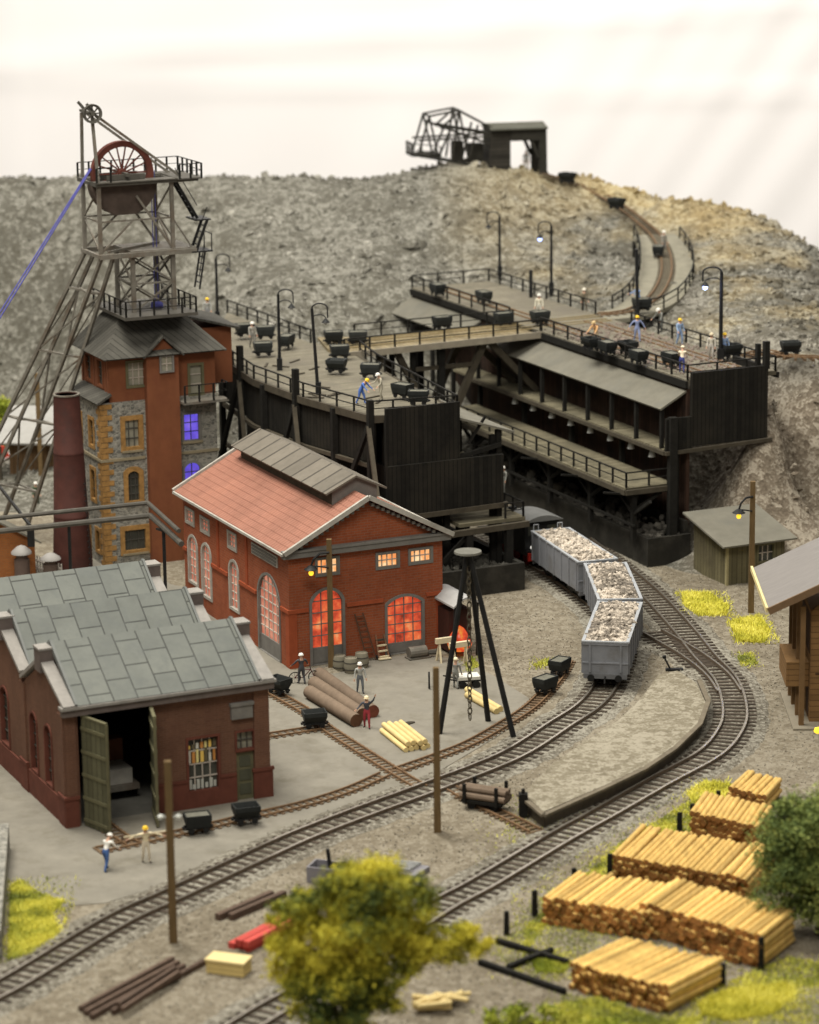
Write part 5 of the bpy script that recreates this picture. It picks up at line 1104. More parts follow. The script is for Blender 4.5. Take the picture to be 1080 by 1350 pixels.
# ================================================================== FORGE SHELTER beside the hall
fb=site(600,868); fs=thing('forge_shelter','small shelter with rounded grey roof and a red orange glow beside the red hall','shelter',fb,AX)
m=MB(); n=10; pr_=[(-.2+2.0*k/n,3.5+.55*math.sin(math.pi*k/n)) for k in range(n+1)]; pr2=[(x,z-.12) for x,z in reversed(pr_)]; plate(m,pr_+pr2,'y',-.3,3.4); o=m.build('roof',plain('shelter_roof',(.36,.35,.34),.6,.15,1,.1),fs); recalc(o)
for x in (0,1.6):
    for y in (0,3): m=MB(); m.bar((x,y,0),(x,y,3.5),.16); m.build('post',BLACKM,fs)
m=MB(); m.box((0,.9,.2),(1.6,3.0,2.9)); m.build('furnace',plain('furnace_dark',(.05,.02,.015),.7,.3,1.5,.2),fs)
m=MB(); m.lathe([(.0,.25),(.7,.35),(.82,.8),(.62,1.3),(.3,1.75),(0,1.95)],c=(.6,.55,.05),n=12); m.build('fire_glow',glow('fire',[(.35,(.35,.01,.005)),(.5,(1.0,.08,.02)),(.62,(1.0,.45,.05)),(.7,(1,.8,.2))],1.3,.7),fs,True)

# ================================================================== POLES AND LAMPS
def pole(px,py,h,label,lamp=None,rz=0,lean=(0,0),foot=True):
    p=site(px,py); r=thing('wooden_pole',label,'pole',p,rz,'tall square wooden poles')
    m=MB(); m.add([(-.19,-.19,-.3),(.19,-.19,-.3),(.19,.19,-.3),(-.19,.19,-.3),(-.16+lean[0],-.16,h),(.16+lean[0],-.16,h),(.16+lean[0],.16,h),(-.16+lean[0],.16,h)],[(3,2,1,0),(4,5,6,7),(0,1,5,4),(1,2,6,5),(2,3,7,6),(3,0,4,7)]); m.build('shaft',POLE,r)
    if foot: m=MB(); m.lathe([(.95,-.02),(.6,.10),(.3,.22),(.0,.26)],n=14); m.build('footing',GROUND,r,True)
    if lamp:
        lx,lz=lamp; m=MB(); m.path([(0,-.2,lz+1.3),(lx*.5,-.3,lz+1.25),(lx*.85,-.35,lz+.9),(lx,-.35,lz+.45)],.07,6); m.path([(-.05,-.2,lz+.3),(lx*.6,-.33,lz+.42),(lx,-.35,lz+.45)],.05,6); m.build('bracket',BLACKM,r)
        m=MB(); m.lathe([(.12,.5),(.45,.25),(.42,.22),(.1,.4)],c=(lx,-.35,lz),n=14); sh=m.build('lamp_shade',BLACKM,r,True)
        m=MB(); m.lathe([(0,-.18),(.12,-.13),(.17,0),(.12,.14),(.07,.3),(0,.3)],c=(lx,-.35,lz),n=12); m.build('bulb',YBULB,r,True)
    return r
pole(577,1102,9.35,'bare wooden pole between the main line and the loading platform')
pole(229,1248,9.4,'tall bare wooden pole nearest the viewer on gravel in front of the brick shed')
pole(990,812,9.3,'wooden pole with a yellow lamp in front of the olive hut',lamp=(-.95,7.0))
pole(437,884,8.6,'wooden pole with a yellow lamp in front of the red hall',lamp=(-1.15,6.5))
p_=site(212,1047); 
l_=thing('pole_insulators','pair of small white insulators on the nearest tall bare pole','insulator',site(229,1248)+Vector((0,0,6.6)))  # two unlit insulators on the pole, no lamp
for x in (-.42,.42):
    m=MB(); m.tube((x*.35,0,0),(x,0,0),.04); m.lathe([(0,-.14),(.13,-.1),(.16,.05),(0,.16)],c=(x,0,0),n=10); m.build('insulator',flat((.55,.56,.52)),l_,True)
hw2=thing('house_lamp','yellow glowing bulb of a lamp beside the brown house porch','lamp',site(1082,985)); m=MB(); m.bar((0,0,0),(0,0,1.9),.12); m.build('post',BLACKM,hw2); m=MB(); m.lathe([(0,-.2),(.18,-.1),(.22,0),(.15,.17),(0,.2)],c=(-.2,0,1.0),n=12); m.build('bulb',YBULB,hw2,True)
def lamppost(pos,h,label,dirx=-1,lit=False,lean=0.0,sz=1.0):
    r=thing('street_lamp',label,'lamp',pos,0,'black hooked lamp posts')
    m=MB(); m.tube((0,0,-.3),(lean,0,h),.13*sz,.10*sz,8); m.box((-.2*sz,-.2*sz,0),(.2*sz,.2*sz,.9)); m.build('post',BLACKM,r)
    m=MB(); c=dirx*.55*sz; pts=[(lean,0,h)]+[(lean+c+(-c)*math.cos(a),0,h+.35*math.sin(a)) for a in np.linspace(.3,math.pi,8)]+[(lean+2*c,0,h-.7)]
    m.path(pts,.055*sz,6); m.path([(lean,0,h-.9)]+[(lean+c*.9+(-c*.9)*math.cos(a),0,h-.75+.3*math.sin(a)) for a in np.linspace(.4,math.pi,7)],.04,6); m.build('hook_arm',BLACKM,r)
    m=MB(); m.lathe([(.08,.15),(.3,-.12),(.26,-.14),(.07,.1)],c=(lean+1.75*c,0,h-.9),n=12); m.build('lamp_shade',BLACKM,r,True)
    m=MB(); m.lathe([(0,-.24),(.14,-.18),(.2,0),(.1,.15),(0,.15)] if lit else [(0,-.1),(.1,-.06),(.12,.05),(0,.1)],c=(lean+1.75*c,0,h-1.1),n=10); bo=m.build('bulb',WBULB if lit else flat((.5,.5,.48)),r,True)
def lamp_glow(p,c,e):
    l=bpy.data.lights.new('lamp_glow','POINT'); l.energy=e; l.color=c; l.shadow_soft_size=.22; o=bpy.data.objects.new('lamp_glow',l); COL.objects.link(o); o.location=p
lamppost(site(659,364,13.2),5.3,'black hooked lamp post at the far left end of the coal bin deck')
lamppost(site(727,386,13.2),5.7,'black hooked lamp post with a small pale light midway along the far deck rail',lit=True,sz=1.0)
lamppost(site(950,475,13.2),6.6,'black hooked lamp post with bright blue white light near the black end wall',lit=True,sz=1.25)
_q=site(950,475,13.2); lamp_glow((_q.x-1.2,_q.y-.35,13.2+5.25),(.32,.42,1.0),110)
lamppost(site(287,425,12.9),5.2,'black hooked lamp post just right of the stone tower roof',dirx=1)
lamppost(site(369,488,12.7),5.7,'black hooked lamp post on the near deck edge left of the leaning one',dirx=1)
lamppost(site(420,520,12.7),6.2,'leaning black hooked lamp post standing in the middle of the near deck edge',dirx=1,lean=-.35)
m=MB(); bp2=site(841,424,13.2); q_=thing('black_post','plain black post beside the foot of the curved ramp','post',bp2); m.bar((0,0,-.2),(-.15,0,5.8),.26); m.build('shaft',BLACKM,q_)
dp2=site(795,400,13.2); q_=thing('black_post','short black post on the far rail behind the coal bin deck','post',site(700,392,13.2)); m=MB(); m.bar((0,0,0),(0,0,2.3),.3); m.build('shaft',BLACKM,q_)

# ================================================================== MINE TUBS
tub0=None
def tub(pos,rz,label,shape=0,group='black mine tubs'):
    global tub0,tub1
    src=(tub0,tub1)[shape] if tub0 else None
    if src and not src.get('used'): src['used']=1; src.location=pos; src.rotation_euler=(0,0,rz); src['label']=label; del src['used']; used[shape]=True; return src
    return twin(src,pos,rz,label,group)
def maketub(shape):
    r=thing('mine_tub','x','mine tub',(0,0,0),0,'black mine tubs'); m=MB(); Lh_=.78; wt_,wb=(.58,.30) if shape==0 else (.52,.46); h0,h1=.38,1.12
    o_=[(-Lh_,-wt_,h1),(Lh_,-wt_,h1),(Lh_,wt_,h1),(-Lh_,wt_,h1),(-Lh_*.86,-wb,h0),(Lh_*.86,-wb,h0),(Lh_*.86,wb,h0),(-Lh_*.86,wb,h0)]
    i_=[(x*.9,y*.86,z if z==h1 else z+.2) for x,y,z in o_]
    md=[(-Lh_*1.0,-wt_*1.02,h1-.28),(Lh_*1.0,-wt_*1.02,h1-.28),(Lh_*1.0,wt_*1.02,h1-.28),(-Lh_*1.0,wt_*1.02,h1-.28)]
    vs=o_+i_+md; fs=[(7,6,5,4)]
    for k in range(4): j=(k+1)%4; fs+=[(16+k,16+j,j,k),(4+k,4+j,16+j,16+k),(k,j,8+j,8+k),(8+j,12+j,12+k,8+k)]
    fs.append((12,13,14,15)); m.add(vs,fs); m.build('body',TUBM,r)
    m=MB(); m.box((-.8,-.32,.24),(.8,-.18,.37)); m.box((-.8,.18,.24),(.8,.32,.37)); m.box((-.92,-.12,.25),(-.8,.12,.36)); m.box((.8,-.12,.25),(.92,.12,.36)); m.build('chassis',BLACKM,r)
    for x in (-.45,.45):
        for y in (-.36,.36): m=MB(); m.wheel((x,y,.19),(0,1,0),.19,.08,10); m.build('wheel',BLACKM,r)
    r.scale=(.9,.9,.9)
    if shape==1: m=MB(); m.box((-.68,-.44,.9),(.68,.44,1.07)); m.build('load',plain('tub_load',(.13,.125,.10),.9,.3,2,.3),r)
    return r
tub0=maketub(0); tub1=maketub(1); used=[False,False]
def puttub(px,py,z,rz,label,shape=0,lift=.16):
    global used
    pos=site(px,py,z)+Vector((0,0,lift)); src=(tub0,tub1)[shape]
    if not used[shape]: used[shape]=True; src.location=pos; src.rotation_euler=(0,0,rz); src['label']=label; return src
    return twin(src,pos,rz,label,'black mine tubs')
R_1=math.radians
for a in [(368,917,0,R_1(-45),'black tub at the shed corner behind its brick pillar',0),(415,962,0,R_1(12),'black V shaped tub alone in the yard where two narrow tracks meet',0),(261,1100,0,R_1(15),'square black tub with flat load by the shed window, left of two',1),(325,1088,0,R_1(17),'black V shaped tub by the shed door, right of two',0),
    (719,916,0,R_1(48),'near black tub of the pair on the curve by the tripod hoist',1),(738,892,0,R_1(60),'far black tub of the pair on the curve by the tripod hoist',1),
    (748,244,18.6,R_1(-40),'black tub highest on the hill next to the tipple',0),(813,278,17.1,R_1(-45),'black tub where the ramp reaches the hilltop',0),(868,341,14.7,R_1(80),'black tub with a white helmet behind it halfway up the curved ramp',1),(846,412,13.45,R_1(15),'black tub pushed by the man in blue at the ramp foot',1),
    (801,470,13.2,R_1(-65),'dark tub beside the man in orange on the bin deck',1),(779,465,13.2,R_1(-65),'dull green tub half hidden by the orange clothed man',0),(842,482,13.2,R_1(-65),'black tub at the near rail below the man with spread arms',1),(828,470,13.2,R_1(-65),'dull green tub just behind the man with spread arms',0),(885,485,13.2,R_1(-60),'brown tub pushed by the man in cream shirt',1),(964,474,13.2,R_1(20),'black tub beside the blue lit lamp post',0),
    (1042,470,12.9,R_1(8),'lone black tub on the rubble right of the black end wall',0),(577,392,13.2,R_1(-65),'black tub at the far left corner of the bin deck',1),(638,402,13.2,R_1(-65),'black tub behind the far rail left of the white capped man',1),
    (583,436,13.0,R_1(25),'black tub on the middle of the timber bridge',1),(664,431,13.05,R_1(25),'black tub on the right part of the timber bridge',1),(712,429,13.2,R_1(25),'black tub at the right end of the timber bridge',1),
    (323,446,12.8,R_1(20),'tub by the far rail nearest the tower wing',1),(350,449,12.8,R_1(10),'second tub from the tower wing along the far rail',1),(378,461,12.7,R_1(70),'tub left of the leaning lamp post head',1),(347,471,12.7,R_1(10),'tub in front of the tower wing at the near deck edge',1),(440,456,12.8,R_1(10),'larger dark tub where the bridge meets the near deck',1),(472,456,12.8,R_1(5),'dark tub at the left end of the timber bridge',1),
    (448,475,12.7,R_1(10),'dark tub under the bridge bend, upper of two',1),(444,494,12.7,R_1(-15),'dark tub under the bridge bend, lower of two',0),(489,500,12.7,R_1(-10),'dark tub just behind the two men on the near deck',1),(531,527,12.7,R_1(-40),'dark tub at the far rail right of the two men',1),(552,536,12.7,R_1(-5),'dark tub in the front corner of the near deck',1)]:
    puttub(*a)

# ================================================================== PEOPLE
def rotx(v,a,c=(0,0,0)):
    v=Vector(v)-Vector(c); return Vector((v.x,v.y*math.cos(a)-v.z*math.sin(a),v.y*math.sin(a)+v.z*math.cos(a)))+Vector(c)
pidx=0
def person(px,py,z,rz,label,top,trousers,hat=None,bend=0.0,armL=(.15,.12,.25),armR=(.15,.12,.25),stride=.12,h=2.02,skin=(.50,.30,.21),lift=0.0,shoes=(.03,.025,.02)):
    """arm=(forward swing, outward, elbow bend) in radians; the figure faces local -y"""
    pos=site(px,py,z)+Vector((0,0,lift)); root=thing('person',label,'person',pos,rz,None)
    pel=Vector((0,0,.95)); J={}
    tr_=lambda v: rotx(v,bend,pel)
    J['pel']=(pel,.125); J['wai']=(tr_((0,0,1.10)),.115); J['che']=(tr_((0,-.01,1.33)),.135); J['nec']=(tr_((0,0,1.50)),.058); J['hea']=(rotx(tr_((0,-.015,1.62)),bend*.2,tr_((0,0,1.5))),.088); J['cro']=(rotx(tr_((0,-.01,1.71)),bend*.2,tr_((0,0,1.5))),.082)
    B=[('pel','wai','t'),('wai','che','t'),('che','nec','s'),('nec','hea','s'),('hea','cro','s')]; fing=[]
    for s,nm,arm in ((-1,'L',armL),(1,'R',armR)):
        sw_a=stride*s
        hip=Vector((s*.095,0,.90)); kn=hip+Vector((s*.02,-.06-math.sin(sw_a)*.42,-.42)); an=kn+Vector((s*.01,.06-math.sin(sw_a)*.30+(0.06 if sw_a<0 else 0),-.40)); toe=an+Vector((s*.03,-.17,-.05))
        an.z=max(an.z,.085); toe.z=.04
        J['hip'+nm]=(hip,.095); J['kne'+nm]=(kn,.066); J['ank'+nm]=(an,.046); J['toe'+nm]=(toe,.040)
        B+=[('pel','hip'+nm,'l'),('hip'+nm,'kne'+nm,'l'),('kne'+nm,'ank'+nm,'l'),('ank'+nm,'toe'+nm,'b')]
        sh=tr_((s*.195,0,1.42)); fw,ou,el=arm
        d=Vector((s*math.sin(ou),-math.sin(fw)*math.cos(ou),-math.cos(fw)*math.cos(ou))); elb=sh+d*.29
        d2=Vector((s*math.sin(ou)*.6,-math.sin(fw+el)*math.cos(ou),-math.cos(fw+el)*math.cos(ou))).normalized(); wr=elb+d2*.26; hd=wr+d2*.09
        J['sho'+nm]=(sh,.068); J['elb'+nm]=(elb,.047); J['wri'+nm]=(wr,.032); J['han'+nm]=(hd,.034)
        B+=[('che','sho'+nm,'t'),('sho'+nm,'elb'+nm,'t'),('elb'+nm,'wri'+nm,'t'),('wri'+nm,'han'+nm,'s')]
        side=d2.cross(Vector((0,0,1))); side=side.normalized() if side.length>.1 else Vector((1,0,0))
        for k in range(4): b0=hd+side*((k-1.5)*.020); l_=(.062,.075,.07,.052)[k]; m1=b0+d2*l_*.6; m2=m1+(d2*.6+Vector((0,0,-.5 if abs(d2.z)<.7 else 0))-side*0.1).normalized()*l_*.5; fing.append((b0,m1,m2,.0095))
        th=hd-d2*.04+side*.035; fing.append((th,th+side*.025+d2*.03,th+side*.028+d2*.06,.011))
    names=list(J); me=bpy.data.meshes.new('body'); me.from_pydata([J[k][0] for k in names],[(names.index(a),names.index(b)) for a,b,_ in B],[]); o=bpy.data.objects.new('body',me); COL.objects.link(o)
    o.modifiers.new('skin','SKIN'); sv=me.skin_vertices[0].data
    for i,k in enumerate(names): sv[i].radius=(J[k][1],J[k][1]*(.82 if k in('che','wai','pel') else 1)); sv[i].use_root=(k=='pel')
    sb_=o.modifiers.new('sub','SUBSURF'); sb_.levels=1; sb_.render_levels=1
    dg=bpy.context.evaluated_depsgraph_get(); me2=bpy.data.meshes.new_from_object(o.evaluated_get(dg)); bpy.data.objects.remove(o); bpy.data.meshes.remove(me)
    bm=bmesh.new(); bm.from_mesh(me2); bpy.data.meshes.remove(me2)
    seg=[(J[a][0],J[b][0],c,a) for a,b,c in B]
    def zone(p):
        best=None
        for a,b,c,nm in seg:
            d=b-a; t=max(0,min(1,(p-a).dot(d)/max(d.length_squared,1e-9))); dd=(a+d*t-p).length-(0.04 if c=='l' else 0)
            if best is None or dd<best[0]: best=(dd,c)
        return {'t':1,'l':2,'b':3,'s':0}[best[1]]
    for f in bm.faces: f.material_index=zone(f.calc_center_median()); f.smooth=True
    def tube_bm(P3,r):
        for a,b,ra,rb in ((P3[0],P3[1],r,r*.9),(P3[1],P3[2],r*.9,r*.7)):
            q=MB().tube(a,b,ra,rb,5); vv=[bm.verts.new(v) for v in q.v]
            for f in q.f:
                try: bm.faces.new([vv[i] for i in f]).material_index=0
                except ValueError: pass
    for a,b,c_,r in fing: tube_bm((a,b,c_),r)
    hc_=J['hea'][0]; up_=(J['cro'][0]-J['nec'][0]).normalized(); fwd=rotx((0,-1,0),bend*1.2); rt=Vector((1,0,0))
    q=MB(); q.add([hc_+fwd*.075+up_*.04,hc_+fwd*.118-up_*.005,hc_+fwd*.08-up_*.03+rt*.022,hc_+fwd*.08-up_*.03-rt*.022],[(0,3,1),(0,1,2),(1,3,2)])
    for s in (-1,1): q.tube(hc_+rt*s*.078+up_*.03,hc_+rt*s*.105+up_*.0,.028,.016,6)
    vv=[bm.verts.new(v) for v in q.v]
    for f in q.f:
        try: bm.faces.new([vv[i] for i in f]).material_index=0
        except ValueError: pass
    e=MB()
    for s in (-1,1): e.wheel(hc_+fwd*.088+up_*.045+rt*s*.032,fwd,.011,.012,6)
    e.wheel(hc_+fwd*.086-up_*.05,fwd,.018,.008,6)
    vv=[bm.verts.new(v) for v in e.v]
    for f in e.f:
        try: bm.faces.new([vv[i] for i in f]).material_index=3
        except ValueError: pass
    me3=bpy.data.meshes.new('body'); bm.to_mesh(me3); bm.free()
    for mt in (flat(skin,.6),flat(top),flat(trousers),flat(shoes)): me3.materials.append(mt)
    ob=bpy.data.objects.new('body',me3); COL.objects.link(ob); ob.parent=root; k=h/1.80; ob.scale=(k*1.12,k*1.12,k)
    # headgear or hair
    m=MB(); 
    if hat:
        Q=lambda a,b_,c_: (hc_+up_*.035)+rt*a+fwd*b_+up_*c_
        n=12; vs=[]; prof=[(.135,.02),(.118,.025),(.118,.06),(.10,.11),(.06,.145),(0,.155)]
        for r,zz in prof:
            for q_ in range(n): a=2*math.pi*q_/n; vs.append(Q(math.cos(a)*r,math.sin(a)*r*1.12+(.02 if r>.13 else 0),zz))
        m.add(vs,[(i*n+q_,i*n+(q_+1)%n,(i+1)*n+(q_+1)%n,(i+1)*n+q_) for i in range(len(prof)-1) for q_ in range(n)]); ht=m.build('helmet',flat(hat,.45),root,True); recalc(ht)
    else:
        n=10; vs=[]; prof=[(.102,-.02),(.108,.03),(.098,.08),(.06,.12),(0,.13)]
        for r,zz in prof:
            for q_ in range(n): a=2*math.pi*q_/n; vs.append(hc_+rt*math.cos(a)*r+fwd*(math.sin(a)*r-.02+(-.03 if zz<.03 else 0))+up_*(zz+.01))
        m.add(vs,[(i*n+q_,i*n+(q_+1)%n,(i+1)*n+(q_+1)%n,(i+1)*n+q_) for i in range(len(prof)-1) for q_ in range(n)]); ht=m.build('hair',flat((.25,.2,.14),.8),root,True); recalc(ht)
    ht.scale=(k*1.12,k*1.12,k)
    return root
WHT=(.75,.72,.66); YEL=(.80,.52,.04); BLU=(.07,.14,.42); DBL=(.05,.09,.25); GRY=(.28,.28,.25); DKG=(.07,.07,.075); CRM=(.72,.62,.42); KHK=(.34,.31,.24)
PI=math.pi
person(140,1148,0,R_1(150),'stooping person in white shirt and blue trousers on the yard near the shed',WHT,(.06,.12,.30),WHT,bend=.45,armL=(.5,.2,.4),armR=(.4,.2,.5),stride=.3)
pn=person(193,1137,0,R_1(20),'person in cream with yellow helmet and a tool across the shoulders by the shed',CRM,(.60,.52,.40),YEL,armL=(.3,1.35,.3),armR=(.3,1.3,.4),stride=.08)
tl=thing('long_tool','pale stick held across the shoulders by the person in cream clothes','tool',site(193,1137)+Vector((0,-.15,1.55)),R_1(20)); m=MB(); m.tube((-1.2,0,.05),(1.25,0,.1),.035,.03,6); m.build('handle',CREAM,tl); m=MB(); m.box((-1.28,-.04,-.1),(-1.15,.04,.2)); m.build('tool_head',RUST,tl)
person(398,902,0,R_1(200),'person in black with a white cap holding a bicycle near the shed corner',DKG,DKG,WHT,armL=(.5,.5,.4),armR=(.5,.5,.4))
person(475,914,0,R_1(10),'person in grey jacket with a white helmet standing behind the brown logs',(.36,.36,.33),(.13,.14,.15),WHT,armL=(.1,.2,.2),armR=(.15,.2,.2))
person(484,960,0,R_1(-5),'person in dark top and red trousers raising one arm in front of the brown logs',(.05,.055,.07),(.30,.04,.05),CRM,armL=(.4,.6,.9),armR=(2.4,.5,.4),stride=.16)
person(601,908,0,R_1(160),'person in grey overalls standing behind the tripod hoist beside the hand cart',(.24,.24,.22),(.22,.22,.20),CRM)
person(476,533,12.7,R_1(60),'person in bright blue overalls and yellow helmet bending forward on the near deck',BLU,BLU,YEL,bend=.55,armL=(.6,.2,.3),armR=(.6,.2,.3),stride=.25,lift=.02)
person(503,528,12.7,R_1(-60),'person in khaki clothes with a white helmet facing the man in bright blue',KHK,KHK,WHT,bend=.25,armL=(.4,.3,.9),armR=(.3,.3,.6),lift=.02)
person(333,458,12.8,R_1(30),'person with white head among the tubs beside the tower wing',(.35,.33,.29),(.2,.19,.17),WHT)
person(786,456,13.2,R_1(-40),'person in orange shirt beside a green tub on the bin deck',(.60,.34,.15),(.36,.28,.18),(.55,.4,.2),bend=.3,armL=(.6,.2,.3),armR=(.6,.2,.3))
person(840,450,13.2,R_1(10),'person in pale blue overalls and yellow helmet with arms spread on the bin deck',(.22,.26,.42),(.22,.26,.42),YEL,armL=(.1,.75,.2),armR=(.1,.6,.2),stride=.2)
person(872,438,13.2,R_1(-50),'person in dark jacket and pale shirt leaning by the far rail of the bin deck',(.2,.2,.18),(.10,.10,.09),WHT,bend=.35,armL=(.3,.4,.5),armR=(.3,.2,.3))
person(896,454,13.2,R_1(30),'person in light blue and yellow helmet at the far rail left of the lamp',(.26,.36,.52),(.20,.28,.44),YEL,armL=(.3,.2,.4))
person(899,492,13.2,R_1(165),'person in cream shirt and dark blue trousers pushing a brown tub at the near rail',(.70,.60,.44),(.05,.06,.20),(.72,.64,.46),bend=.3,armL=(.9,.2,.3),armR=(.8,.2,.3))
person(938,474,13.2,R_1(-20),'person in pale clothes just left of the blue lit lamp post',(.5,.46,.38),(.35,.32,.28),(.62,.52,.34))
person(955,474,13.2,R_1(20),'person in blue with a yellow helmet right of the lit lamp post',(.26,.36,.55),(.16,.24,.45),YEL)
person(842,408,13.5,R_1(-60),'person in blue overalls and yellow helmet pushing a tub up the ramp foot',(.14,.24,.48),(.14,.24,.48),YEL,bend=.12,armL=(1.0,.1,.3),armR=(1.0,.1,.3),stride=.25,h=2.0)
person(770,412,12.9,R_1(20),'person in brown clothes with a pale hat behind the far rail of the bin',(.19,.16,.11),(.16,.13,.09),(.7,.65,.55))
person(711,420,13.2,R_1(-10),'person in pale clothes with a white cap at the end of the timber bridge',(.62,.58,.46),(.42,.40,.34),WHT)
person(694,226,19.5,R_1(0),'person in grey under the roof of the hilltop tipple',(.36,.36,.34),(.42,.36,.31),WHT,h=2.0)
person(875,334,14.75,R_1(40),'person with a white helmet behind the tub on the curved ramp',(.3,.28,.24),(.2,.19,.17),WHT)
person(274,425,13.2,R_1(0),'person with a yellow helmet hidden behind the tower wing roof',(.3,.3,.28),(.2,.2,.2),YEL)
person(640,662,4.8,R_1(40),'person in brown with a pale head on the lower left gallery',(.33,.25,.16),(.25,.18,.10),WHT)
person(664,650,4.8,R_1(-40),'person in grey near the rail of the lower left gallery',(.30,.30,.27),(.2,.2,.18),WHT)
person(48,668,0,R_1(30),'person in dark green beyond the inclined headframe legs',(.06,.09,.05),(.05,.06,.04),WHT)

# ================================================================== ORE WAGONS and LOCO on the main line
acc=[0.0]
for a,b in zip(P1,P1[1:]): acc.append(acc[-1]+(b-a).length)
def on_track(d):
    i=min(range(len(acc)),key=lambda k:abs(acc[k]-d)); t=(P1[min(i+3,len(P1)-1)]-P1[max(i-3,0)]).normalized(); return P1[i],t
wp=site(799,913); i0=min(range(len(P1)),key=lambda k:(P1[k]-wp).length); d0=acc[i0]
def chord(d,L):
    a,_=on_track(d+L*.22); b,_=on_track(d+L*.78); t=(b-a).normalized(); return (a+b)/2,math.atan2(t.y,t.x)
WLN=9.4
def wagon(d,label,rot_extra=0):
    c,a=chord(d,WLN); r=thing('ore_wagon',label,'wagon',(c.x,c.y,.32),a,'ore wagons on the main line')   # +x = away from the viewer
    hl=WLN/2; hw_=1.42; z0,z1=.95,2.85; th=.09
    m=MB(); m.box((-hl,-hw_,z0),(hl,-hw_+th,z1)); m.box((-hl,hw_-th,z0),(hl,hw_,z1)); m.box((-hl,-hw_+th,z0),(-hl+th,hw_-th,z1)); m.box((hl-th,-hw_+th,z0),(hl,hw_-th,z1)); m.box((-hl,-hw_,z0-.1),(hl,hw_,z0-.002)); m.build('body',WAGON,r)
    m=MB()
    for y in (-hw_+th/2,hw_-th/2): m.box((-hl-.04,y-.1,z1),(hl+.04,y+.1,z1+.1))
    for x in (-hl+th/2,hl-th/2): m.box((x-.1,-hw_+.06,z1+.002),(x+.1,hw_-.06,z1+.09))
    m.build('rim',WAGONL,r)
    m=MB()
    for k in range(7):
        x=-hl+.25+k*(WLN-.5)/6
        for s in (-1,1): m.box((x-.07,s*hw_-(.08 if s<0 else 0),z0-.1),(x+.07,s*hw_+(.08 if s>0 else 0),z1-.002))
    for y in (-.95,.95): m.box((-hl-.07,y-.06,z0),(-hl-.001,y+.06,z1-.01)); m.box((hl+.001,y-.06,z0),(hl+.07,y+.06,z1-.01))
    m.box((-hl-.06,-hw_,z0+.55),(-hl-.001,hw_,z0+.65)); m.box((-hl-.06,-hw_,z1-.16),(-hl-.001,hw_,z1-.03)); each(m,'rib',WAGON,r)
    m=MB(); m.box((-hl,-1.15,.62),(hl,-1.0,.85)); m.box((-hl,1.0,.62),(hl,1.15,.85)); m.box((-hl-.05,-1.35,.55),(-hl+.18,1.35,.848)); m.box((hl-.18,-1.35,.55),(hl+.05,1.35,.848)); m.build('underframe',plain('wagon_frame',(.13,.13,.135),.7,.25,1.5,.15),r)
    for x in (-hl,hl):
        sg=-1 if x<0 else 1
        for y in (-.85,.85): m=MB(); m.tube((x+sg*.05,y,.7),(x+sg*.38,y,.7),.08); m.tube((x+sg*.38,y,.7),(x+sg*.45,y,.7),.22,.22,12); m.build('buffer',BLACKM,r)
        m=MB(); m.path([(x+sg*.05,0,.68),(x+sg*.3,0,.6),(x+sg*.38,0,.35)],.06); m.build('coupling',BLACKM,r)
    for x in (-hl+1.4,-hl+3.0,hl-3.0,hl-1.4):
        m=MB()
        for y in (-.75,.75): m.wheel((x,y,.40),(0,1,0),.46,.14,18)
        m.tube((x,-.7,.40),(x,.7,.40),.07); m.build('wheelset',BLACKM,r)
    for xc in (-hl+2.2,hl-2.2): m=MB(); m.box((xc-1.2,-.98,.3),(xc+1.2,-.86,.62)); m.box((xc-1.2,.86,.3),(xc+1.2,.98,.62)); m.build('bogie_frame',BLACKM,r)
    rg=RNG; n=900; X=rg.uniform(-hl+.2,hl-.2,n); Y=rg.uniform(-hw_+.18,hw_-.18,n); Z=z1-.12+.34*(1-(Y/hw_)**2)*(1-np.abs(X/hl)**6)+rg.uniform(-.1,.06,n)
    m=MB(); m.add([(-hl+.1,-hw_+.1,z1-.1),(hl-.1,-hw_+.1,z1-.1),(hl-.1,0,z1+.12),(-hl+.1,0,z1+.12),(hl-.1,hw_-.1,z1-.1),(-hl+.1,hw_-.1,z1-.1)],[(0,1,2,3),(3,2,4,5)]); m.build('load_bed',ORE,r)
    props(rocks('ore_load',np.stack([X,Y,Z],1),rg.uniform(.11,.26,n),ORE,r,.8),kind='stuff')
    return r
wagon(d0,'grey open wagon of pale ore nearest the viewer at the front of the train')
wagon(d0+WLN+.75,'grey open wagon of pale ore in the middle of the train')
w3=wagon(d0+2*(WLN+.75),'grey open wagon of pale ore coupled next to the black locomotive')
m=MB()
for y in (-.9,.9): m.path([(WLN/2-.0,y,2.9),(WLN/2-.0,y,3.35),(WLN/2-.0,y+.35,3.35),(WLN/2,y+.35,2.9)],.035)
m.build('handrail',WAGONL,w3)
c,a=chord(d0+3*(WLN+.75)+.1,8.6); lo=thing('steam_locomotive','black steam tank locomotive with red buffer beam under the left coal deck','locomotive',(c.x,c.y,.3),a)
m=MB(); m.box((-4.2,-1.35,.9),(4.2,1.35,1.25)); m.build('running_plate',BLACKM,lo)
m=MB(); m.box((-3.9,-1.35,1.251),(-1.6,1.35,3.35)); m.build('cab',BLACKM,lo)
m=MB(); pr_=[(-1.55+3.1*k/10,3.35+.42*math.sin(math.pi*k/10)) for k in range(11)]; m.add([(-4.3,y,z) for y,z in pr_]+[(-1.2,y,z) for y,z in pr_],[tuple(range(11)),tuple(range(21,10,-1))]+[(k,11+k,12+k,k+1) for k in range(10)]+[(0,10,21,11)]); o=m.build('cab_roof',plain('loco_roof',(.13,.13,.125),.6,.15,1,.1),lo); recalc(o)
